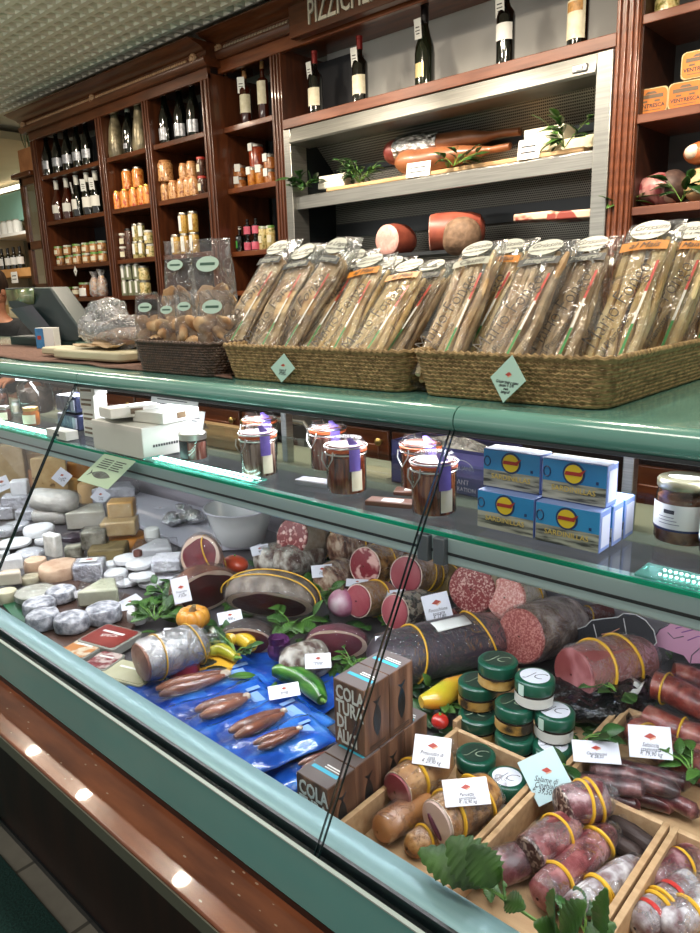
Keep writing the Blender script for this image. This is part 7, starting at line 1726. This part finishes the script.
l0 = PZ(296, 771, zU); xl_ = l0.x; yl_ = max(.612, l0.y)
zl_ = ZD+.0012
dL = (PZ(436, 716, zU).y-yl_)/4
for k_ in range(4):
    fish_box(('front box of the lower row of wood-look boxes, at the rail', 'second box back in the lower row of wood-look boxes', 'third box back in the lower row of wood-look boxes', 'rearmost box of the lower row beside the yellow pepper')[k_], xl_+(.0 if k_ == 0 else (xU-xl_)*min(1, k_/2)*.9), yl_+dL*k_, zl_, wB*1.02, dL-.0015, HB-.001, WORDS if k_ == 0 else None)
# ------------------------------------------------------------------ roe in blue bags
blue_bag = mat('blue_foil_bag', '#123f9c', .22, col2=[(.3, '#0c2d7c'), (.5, '#1650b4'), (.7, '#3b7fd0')], scale=18, bump=.6, bdist=.012, coat=.8)
roe_m = mat('cured_roe', '#6e3722', .3, col2='#96573a', scale=16, coat=.7)
def roe_bag(a, b, h, label, wpx=26, L2=2.3, W2=3.4, spin=0):
    A, B_ = D(a[0], a[1], h), D(b[0], b[1], h); k = ppm(A); r = wpx/k/4; L = (B_-A).length
    t = thing('roe_bag', label, 'bag', mw=frame((A+B_)/2-Vector((0, 0, .004)), B_-A))
    hw, hl = r*2*W2, L*L2/2
    build('blue_bag', M().sheet(lambda u, v: ((u-.5)*2*hl, (v-.5)*2*hw, .004*math.sin(u*9)*math.sin(v*7)+.006*(1-(2*u-1)**4)*(1-(2*v-1)**4)), 22, 16).jit(.004, 30), blue_bag, t, solid=.002)
    for s in (-1, 1):
        o = build('roe_lobe', M().tube([(-L*.5+L*i/9, s*r*(1.02-.4*(i/9)**2), .012+r*.5) for i in range(10)], [r*q for q in (.35, .75, .95, 1, 1, .97, .9, .8, .62, .35)], 12).jit(.0015, 40), roe_m, t)
    build('white_tip', M().ball((L*.54, 0, .012+r*.5), (L*.08, r*.8, r*.5), 10, 8).jit(.003, 50), mat('roe_tip', '#c9b9a4', .5), t)
    build('clear_window', M().sheet(lambda u, v: ((u-.5)*L*1.35, (v-.5)*r*5, .012+r*1.75*(1-(2*v-1)**2)*(1-(2*u-1)**4)+.001), 18, 12).jit(.003, 50), bag_s, t)
    build('white_print', M().box((hl*.55, -hw*.5, .006), (hl*.75, hw*.3, .0065)).box((hl*.60, hw*.4, .006), (hl*.85, hw*.55, .0065)), mat('pale_blue_print', '#7fa4dc', .4), t)
    return t
roe_bag((158, 698), (224, 680), .012, 'blue bag of brown cured roe, leftmost and next to the grey loaf', 25)
roe_bag((198, 720), (246, 703), .022, 'blue bag of brown cured roe, second from the left', 25)
roe_bag((232, 741), (282, 718), .030, 'blue bag of brown cured roe, third, in the middle of the blue bags', 24)
roe_bag((256, 752), (298, 735), .040, 'blue bag of brown cured roe, fourth, with short pieces', 18)
roe_bag((300, 772), (336, 757), .020, 'blue bag of roe farthest right, half behind the wood-look box', 14, 2.4, 3)
c = D(270, 668, .012); 
o = tag(build('blue_sheet', M().sheet(lambda u, v: ((u-.5)*.40, (v-.5)*.26, .01+.008*noise.noise(Vector((u*6, v*4, 2)))), 26, 14), blue_bag, None, solid=.002), 'wide empty blue foil bag spread behind the roe bags', 'bag'); o.location = (D(255, 682, .01).x, D(255, 682, .01).y+.02, ZD+.001); o.rotation_euler = (0, 0, .0)
# ------------------------------------------------------------------ vegetables and leaves between the meats
def veg_thing(name, px, py, h, label, cat='vegetable'): c = D(px, py, h); return thing(name, label, cat, (c.x, c.y, ZD+h)), ppm(c)
t, k = veg_thing('pumpkin', 194, 626, .045, 'small ribbed orange pumpkin in front of the dark red ham'); r = 17/k
m = M()
for q in range(9):
    a = 2*PI*q/9; m.ball((r*.52*math.cos(a), r*.52*math.sin(a), r*.55), (r*.48, r*.48, r*.55), 12, 10)
build('pumpkin_flesh', m, mat('pumpkin_skin', '#c98226', .4, col2='#dc9c40', scale=18, coat=.3), t, weld=False); build('stem', M().tube([(0, 0, r*.9), (.002, 0, r*1.15), (.008, 0, r*1.35)], [r*.28, r*.16, r*.12], 8), mat('dry_stem', '#7d6a4c', .8), t)
t, k = veg_thing('red_onion', 343, 616, .02, 'red and white onion in front of the small loins'); r = 15/k
build('onion_bulb', M().ball((0, 0, r*.95), (r, r, r*.95), 22, 14), mat('onion_skin', '#8c2f55', .3, col2=[(.35, '#d8c3c6'), (.5, '#b26c88'), (.62, '#7c2048')], scale=9, coat=.4), t); build('stem', M().tube([(0, 0, r*1.85), (.004, 0, r*2.2)], [r*.14, r*.05], 6), mat('dry_stem', '#7d6a4c', .8), t)
t, k = veg_thing('radicchio', 279, 660, .02, 'dark purple radicchio head behind the cucumber'); r = 14/k
m = M()
for q in range(7): a = q*.9; m.sheet(lambda u, v: (r*(.9-.05*q)*math.sin(v*1.5)*math.cos(a+(u-.5)*2.2), r*(.9-.05*q)*math.sin(v*1.5)*math.sin(a+(u-.5)*2.2), r*(.2+1.4*(1-math.cos(v*1.5))+.06*q)), 8, 6)
m.ball((0, 0, r*.8), (r*.8, r*.8, r*.8), 14, 10); build('leaves', m.jit(.003, 60), mat('radicchio_leaf', '#3c1640', .4, col2='#6c3a70', scale=22), t)
def veg_tube(name, pxs, rs, h, label, matl, stem_=None):
    P_ = [D(x, y, h) for x, y in pxs]; k = ppm(P_[0]); rr_ = [q/k for q in rs]; R_ = max(rr_); P_ = [D(x, y, h+R_) for x, y in pxs]; c = Vector((P_[0].x, P_[0].y, ZD+h))
    t = thing(name, label, 'vegetable', c); n = len(P_); out = []; ro = []
    for i in range(n-1):
        for q in range(4):
            u = q/4; p0, p1, p2, p3 = P_[max(0, i-1)], P_[i], P_[i+1], P_[min(n-1, i+2)]
            out.append(.5*((2*p1)+(p2-p0)*u+(2*p0-5*p1+4*p2-p3)*u*u+(3*p1-p0-3*p2+p3)*u**3)-c); ro.append(rr_[i]*(1-u)+rr_[i+1]*u)
    out.append(P_[-1]-c); ro.append(rr_[-1])
    build('flesh', M().tube(out, ro, 16).jit(.0012, 30), matl, t)
    if stem_: d = (out[-1]-out[-2]).normalized(); build('stem', M().tube([out[-1], out[-1]+d*.012+Vector((0, 0, .004)), out[-1]+d*.022+Vector((0, 0, .010))], [.005, .0035, .003], 8), stem_m, t)
    return t
veg_tube('cucumber', [(272, 672), (284, 672), (300, 678), (314, 688), (322, 700)], [4, 9.5, 10.5, 10.5, 5], .012, 'dark green cucumber curving along the back of the blue bags', mat('cucumber_skin', '#1f4a14', .3, col2=[(.4, '#163a10'), (.55, '#2f6a20'), (.7, '#6a9a3c')], scale=20, stretch=(.5, 2, 2), coat=.5), True)
veg_tube('sweet_pepper', [(421, 702), (436, 698), (450, 690), (466, 682)], [6, 11, 12, 8], .04, 'long yellow-orange sweet pepper behind the wood-look boxes', mat('pepper_yellow', '#c9a128', .25, col2=[(.4, '#b9b02e'), (.5, '#d3a22a'), (.62, '#cf6f24')], scale=7, coat=.6), True)
veg_tube('sweet_pepper', [(228, 640), (240, 636), (252, 646)], [6, 10, 6], .02, 'yellow sweet pepper in front of the dark speck piece', mat('pepper_gold', '#d2a820', .25, col2='#dcb93a', scale=9, coat=.6), True)
veg_tube('sweet_pepper', [(208, 652), (222, 650), (236, 658)], [4, 7, 4], .015, 'yellow-green pepper lying beside the yellow leaflet', mat('pepper_lime', '#b7a62c', .3, col2='#8f9a30', scale=9, coat=.5), True)
t, k = veg_thing('tomato', 440, 728, .03, 'bright red tomato behind the front left crate'); r = 9/k
build('tomato_flesh', M().ball((0, 0, r*.85), (r, r, r*.85), 16, 12), mat('tomato_red', '#b3241a', .25, coat=.6), t); build('stem', M().tube([(0, 0, r*1.65), (0, 0, r*1.9)], [.003, .002], 6), stem_m, t)
t, k = veg_thing('tomato', 236, 571, .03, 'orange-red tomato between the tied ham and the long speck'); r = 11/k
build('tomato_flesh', M().ball((0, 0, r*.7), (r*1.4, r, r*.75), 16, 12), mat('tomato_orange', '#c2492c', .3, coat=.5), t); build('stem', M().tube([(0, 0, r*1.4), (0, 0, r*1.6)], [.003, .002], 6), stem_m, t)
t, k = veg_thing('red_tub', 184, 672, .01, 'red round tub lid poking out beside the grey loaf', 'tub'); r = 17/k
build('tub_body', M().lathe([(r*.9, 0), (r, .03)], 24), mat('red_plastic', '#a32418', .3, coat=.4), t); build('lid', M().lathe([(r*1.03, .03), (r*1.03, .036), (r*.9, .038), (.001, .038)], 24, caps=False), MATS['red_plastic'], t)
o = tag(build('leaflet', M().box((-.055, -.04, 0), (.055, .04, .003)), mat('yellow_card', '#d29a1e', .4, col2='#dba830', scale=5), None, False), 'yellow leaflet with dark leaf print above the blue bags', 'leaflet'); o.location = (*D(212, 660, .02).xy, ZD+.014); o.rotation_euler = (.1, 0, .5)
m = M(); leaf_mesh(m, (-.045, -.02, .0036), (1, .35, 0), (0, 0, 1), .06, .04, 0, 0, .15); leaf_mesh(m, (.0, -.03, .0036), (1, .2, 0), (0, 0, 1), .045, .025, 0, 0, .15); build('leaf_print', m, mat('print_dark_leaf', '#2c2a1c', .5), o, solid=.0006)
def bush(px, py, h, label, n, spread, size, matl=leaf_m, tooth=.15, W=.6, up=.5, direction=0, sprd=PI, name='leaf_sprig'):
    c = D(px, py, h); sprig(name, (c.x, c.y, ZD+h), label, n, .1, spread, matl, up, size=size*.68, W=W, direction=direction, sprd=sprd, tooth=tooth)
bush(155, 622, .02, 'bright green leaf bunch left of the orange pumpkin', 9, .07, .07, leaf_m)
bush(166, 600, .02, 'dark leafy bunch behind the white ovals and the dark red ham', 7, .07, .06, leaf_d)
bush(294, 630, .05, 'celery leaf sprig between the long speck and the bresaola', 6, .08, .075, leaf_m)
bush(326, 596, .02, 'green leaves behind the onion', 5, .07, .07, leaf_m)
bush(236, 654, .02, 'dark green leaves around the yellow pepper', 6, .06, .055, leaf_d, .0)
bush(352, 668, .03, 'small laurel bunch left of the wood-look boxes', 7, .05, .04, leaf_m, 0, .4)
bush(440, 710, .02, 'green leaves under the sweet pepper', 5, .05, .05, leaf_m)
bush(560, 770, .05, 'green leaf standing behind the pale crate card', 1, .03, .06, leaf_d, 0)
bush(622, 700, .06, 'green leaf sprig on the black bag beside the red sausages', 4, .05, .06, leaf_m)
bush(578, 745, .05, 'broad green leaf beside the right jar stack', 3, .05, .07, leaf_d, 0)
bush(692, 775, .05, 'leaf sprig at the right edge on the dark sausage sticks', 4, .04, .05, leaf_m)
bush(462, 690, .02, 'dark leaves behind the jar stacks', 3, .05, .05, leaf_d)
bush(482, 886, .012, 'green leaves at the front left corner of the front middle crate', 3, .035, .045, leaf_m)
bush(388, 815, .0, 'pale green leaf scraps at the front left corner of the front left crate', 4, .03, .035, leaf_m)
bush(585, 936, .012, 'green leaves at the front right corner of the front middle crate', 3, .035, .045, leaf_d)
# big leaves lying over the front edge
c = PZ(452, 860, .815); t = thing('celery_leaf', 'large green leaf lying over the front rail by the pancetta', 'leaves', (c.x, c.y, .775))
m = M(); b_ = PZ(505, 898, .82)-Vector((c.x, c.y, .775))
for (px, py, z, wd) in ((418, 848, .83, .05), (448, 838, .86, .06), (470, 846, .87, .05)):
    e = PZ(px, py, z)-Vector((c.x, c.y, .775)); s_ = b_+(e-b_)*.25; leaf_mesh(m, s_, e-s_, (-.2, -.5, 1), (e-s_).length, wd, .08, .22, .14)
build('leaf', m, leaf_m, t, solid=.0006); build('stem', M().tube([b_, b_*.6+Vector((0, 0, .012)), Vector((0, 0, .03))], [.0022, .002, .0014], 6), stem_m, t)
c = PZ(545, 918, .80); t = thing('celery_leaf', 'leaf sprigs standing at the bottom edge in front of the middle crate', 'leaves', (c.x, c.y, .77))
m = M(); ms = M()
for (px, py, z, wd, sx, sy) in ((498, 872, .85, .03, 505, 900), (520, 905, .83, .028, 506, 900), (548, 896, .87, .035, 556, 935), (580, 905, .85, .04, 562, 935), (602, 895, .86, .03, 600, 940), (612, 925, .82, .03, 585, 940), (538, 925, .82, .03, 560, 936)):
    e = PZ(px, py, z)-Vector((c.x, c.y, .77)); s_ = PZ(sx, sy, .80)-Vector((c.x, c.y, .77)); leaf_mesh(m, s_, e-s_, (-.3, -.6, .8), (e-s_).length*1.1, wd, .1, .22, .12)
ms.tube([PZ(505, 900, .80)-Vector((c.x, c.y, .77)), PZ(535, 920, .80)-Vector((c.x, c.y, .77)), PZ(560, 936, .80)-Vector((c.x, c.y, .77))], [.002, .002, .002], 6)
build('leaf', m, leaf_m, t, solid=.0006); build('stem', ms, stem_m, t)
# ------------------------------------------------------------------ price cards among the meats
pcard(181, 590, .11, 17, 'tall white price card on the dark red ham piece', ('Prosciutto', 'crudo', '€ 24,90'), .1, .12, 1.5)
pcard(230, 617, .075, 24, 'white price card between the pumpkin and the long speck', ('Speck', '€ 18,90 kg'), .55, .1, .6)
pcard(179, 635, .085, 31, 'white price card lying on the grey-skinned loaf', ('Pancetta', 'stesa € 12,90'), .55, -.15, .55)
pcard(260, 550, .09, 18, 'small white price card left of the white-netted salami', ('Salame', '€ 16'), .4, .15, .6)
pcard(322, 571, .085, 21, 'white price card above the netted dark salami', ('Coppa', '€ 22,50'), .4, .05, .65)
pcard(357, 583, .075, 22, 'thin white price card resting on the left small loin', ('Lonza', '€ 19'), .6, -.1, .45)
pcard(394, 595, .075, 24, 'thin white price card resting on the right small loin', ('Lonza', '€ 21'), .55, .1, .5)
pcard(437, 607, .10, 27, 'white price card leaning on the big salami faces', ('Finocchiona', 'toscana', '€ 17,80'), .15, .25, 1.0)
pcard(390, 643, .105, 29, 'white price card lying on the large dark purple loin', ('Bresaola', '€ 32,90 kg'), .5, .08, .6)
pcard(318, 661, .075, 26, 'white price card in front of the bresaola slab', ('Punta anca', '€ 29,90'), .35, .0, .6)
pcard(284, 691, .05, 31, 'white price card lying on the blue bags', ('Bottarga', '€ 12 pz'), .55, .1, .5)
pcard(432, 751, .105, 37, 'white price card on the round tied ham in the front left crate', ('Prosciutto di', 'casa', '€ 29,90 kg'), .35, -.10, .8)
pcard(466, 792, .10, 45, 'white price card lying on the peppered pancetta', ('Pancetta', 'arrotolata', '€ 16,90 kg'), .5, .17, .62)
pcard(546, 776, .075, 40, 'pale square price card tilted in the corner of the front crates', ('Salame di', 'Cinghiale', '€ 39,50 kg'), .15, .55, 1.1, mat('card_ice', '#b9d3d6', .4))
pcard(596, 752, .075, 45, 'flat white price card above the dark sausage sticks', ('Cacciatorini', '€ 28,50'), .72, .15, .6)
pcard(650, 742, .085, 40, 'white price card on the red sausages in the rear right crate', ('Salsiccia', 'stagionata', '€ 19,90 kg'), .3, .14, .8)
pcard(169, 585, .0, 5, '', ('',)) if False else None

m = M()
for k in range(330):
    px, py = random.choice(((random.uniform(140, 250), random.uniform(585, 655)), (random.uniform(240, 430), random.uniform(560, 690)), (random.uniform(400, 470), random.uniform(655, 740)), (random.uniform(560, 640), random.uniform(690, 740)), (random.uniform(480, 700), random.uniform(600, 650))))
    c = D(px, py, .004); a = random.uniform(0, 2*PI)
    leaf_mesh(m, (c.x, c.y, ZD+.004+random.uniform(0, .012)), (math.cos(a), math.sin(a), random.uniform(.0, .45)), (random.uniform(-.5, .5), random.uniform(-.6, .2), 1), random.uniform(.035, .065), random.uniform(.018, .03), random.uniform(0, .3), .2, random.choice((0, .12)))
o = build('leaf_bed', m, mat('bed_leaf', '#1f3c17', .45, col2=[(.35, '#16301a'), (.5, '#2d5220'), (.65, '#4c7a2e')], scale=9), None, solid=.0005, weld=False)
o['kind'] = 'stuff'; tag(o, 'bed of mixed dark and bright green leaves spread between the meats', 'leaves')
def area(name, loc, size, energy, col=(1, 1, 1), rot=(0, 0, 0), sy=None, spread=PI):
    l = bpy.data.lights.new(name, 'AREA'); l.energy = energy; l.color = col; l.shape = 'RECTANGLE' if sy else 'DISK'; l.size = size
    if sy: l.size_y = sy
    l.spread = spread
    o = bpy.data.objects.new(name, l); COL.objects.link(o); o.location = loc; o.rotation_euler = rot; return o
W = (1.0, .86, .68)
for x in (-4.36, -3.70, -2.72, -1.85, -.95, .1):
    for y in (1.63, 1.88):
        area('spot_lamp', (x, y, 2.74), .09, 8, W)
for x in (-4.2, -2.4, -.6):  # added soft fill over the customer side, not a known fixture
    area('aisle_lamp', (x, .35, 2.75), .9, 14, (1, .93, .82), sy=.3)
#area('room_fill', (-4.5, -1.5, 2.6), 2.0, 45, (1, .92, .8), rot=(math.radians(30), math.radians(-10), 0), sy=1.2)
area('case_lamp', (-1.9, .93, 1.283), .05, 26, (.92, .94, 1.0), rot=(math.radians(-12), 0, 0), sy=None).data.shape = 'RECTANGLE'
cl = bpy.data.objects['case_lamp'].data; cl.size = 5.2; cl.size_y = .04
area('shelf_lamp', (-1.9, .815, 1.114), 5.2, 15, (.94, .94, 1.0), rot=(math.radians(18), 0, 0), sy=.02)
for x in (-2.4, -1.9, -1.4, -.7): area('niche_lamp', (x, 1.9, 2.74), .06, 3.6, W, rot=(math.radians(46), 0, 0), spread=math.radians(66))  # extra tilted lights added to brighten the niche wall
area('refrigerator_lamp', (-1.97, YR+.08, ZA(.2678, YR)+.03), 1.5, .5, (1, .97, .9), sy=.05, rot=(math.radians(-15), 0, 0))
area('far_shop_lamp', (-7.5, 3.0, 2.7), 1.2, 30, (1, .93, .82), sy=.8)
area('ceiling_washer', (-3.2, -1.6, 1.9), 3.2, 40, (1, .97, .88), rot=(PI-.35, 0, 0), sy=.6)  # unseen upward light added only to brighten the ceiling
w = bpy.data.worlds.new('world'); SC.world = w; w.use_nodes = True
w.node_tree.nodes['Background'].inputs[0].default_value = (.55, .52, .48, 1); w.node_tree.nodes['Background'].inputs[1].default_value = 1.0
SC.view_settings.view_transform = 'Standard'; SC.view_settings.look = 'None'; SC.view_settings.exposure = 0.0
SC.cycles.transparent_max_bounces = 24; SC.cycles.max_bounces = 8; SC.cycles.caustics_reflective = False; SC.cycles.caustics_refractive = False
SC.cycles.sample_clamp_indirect = 4.0
bpy.context.view_layer.update()
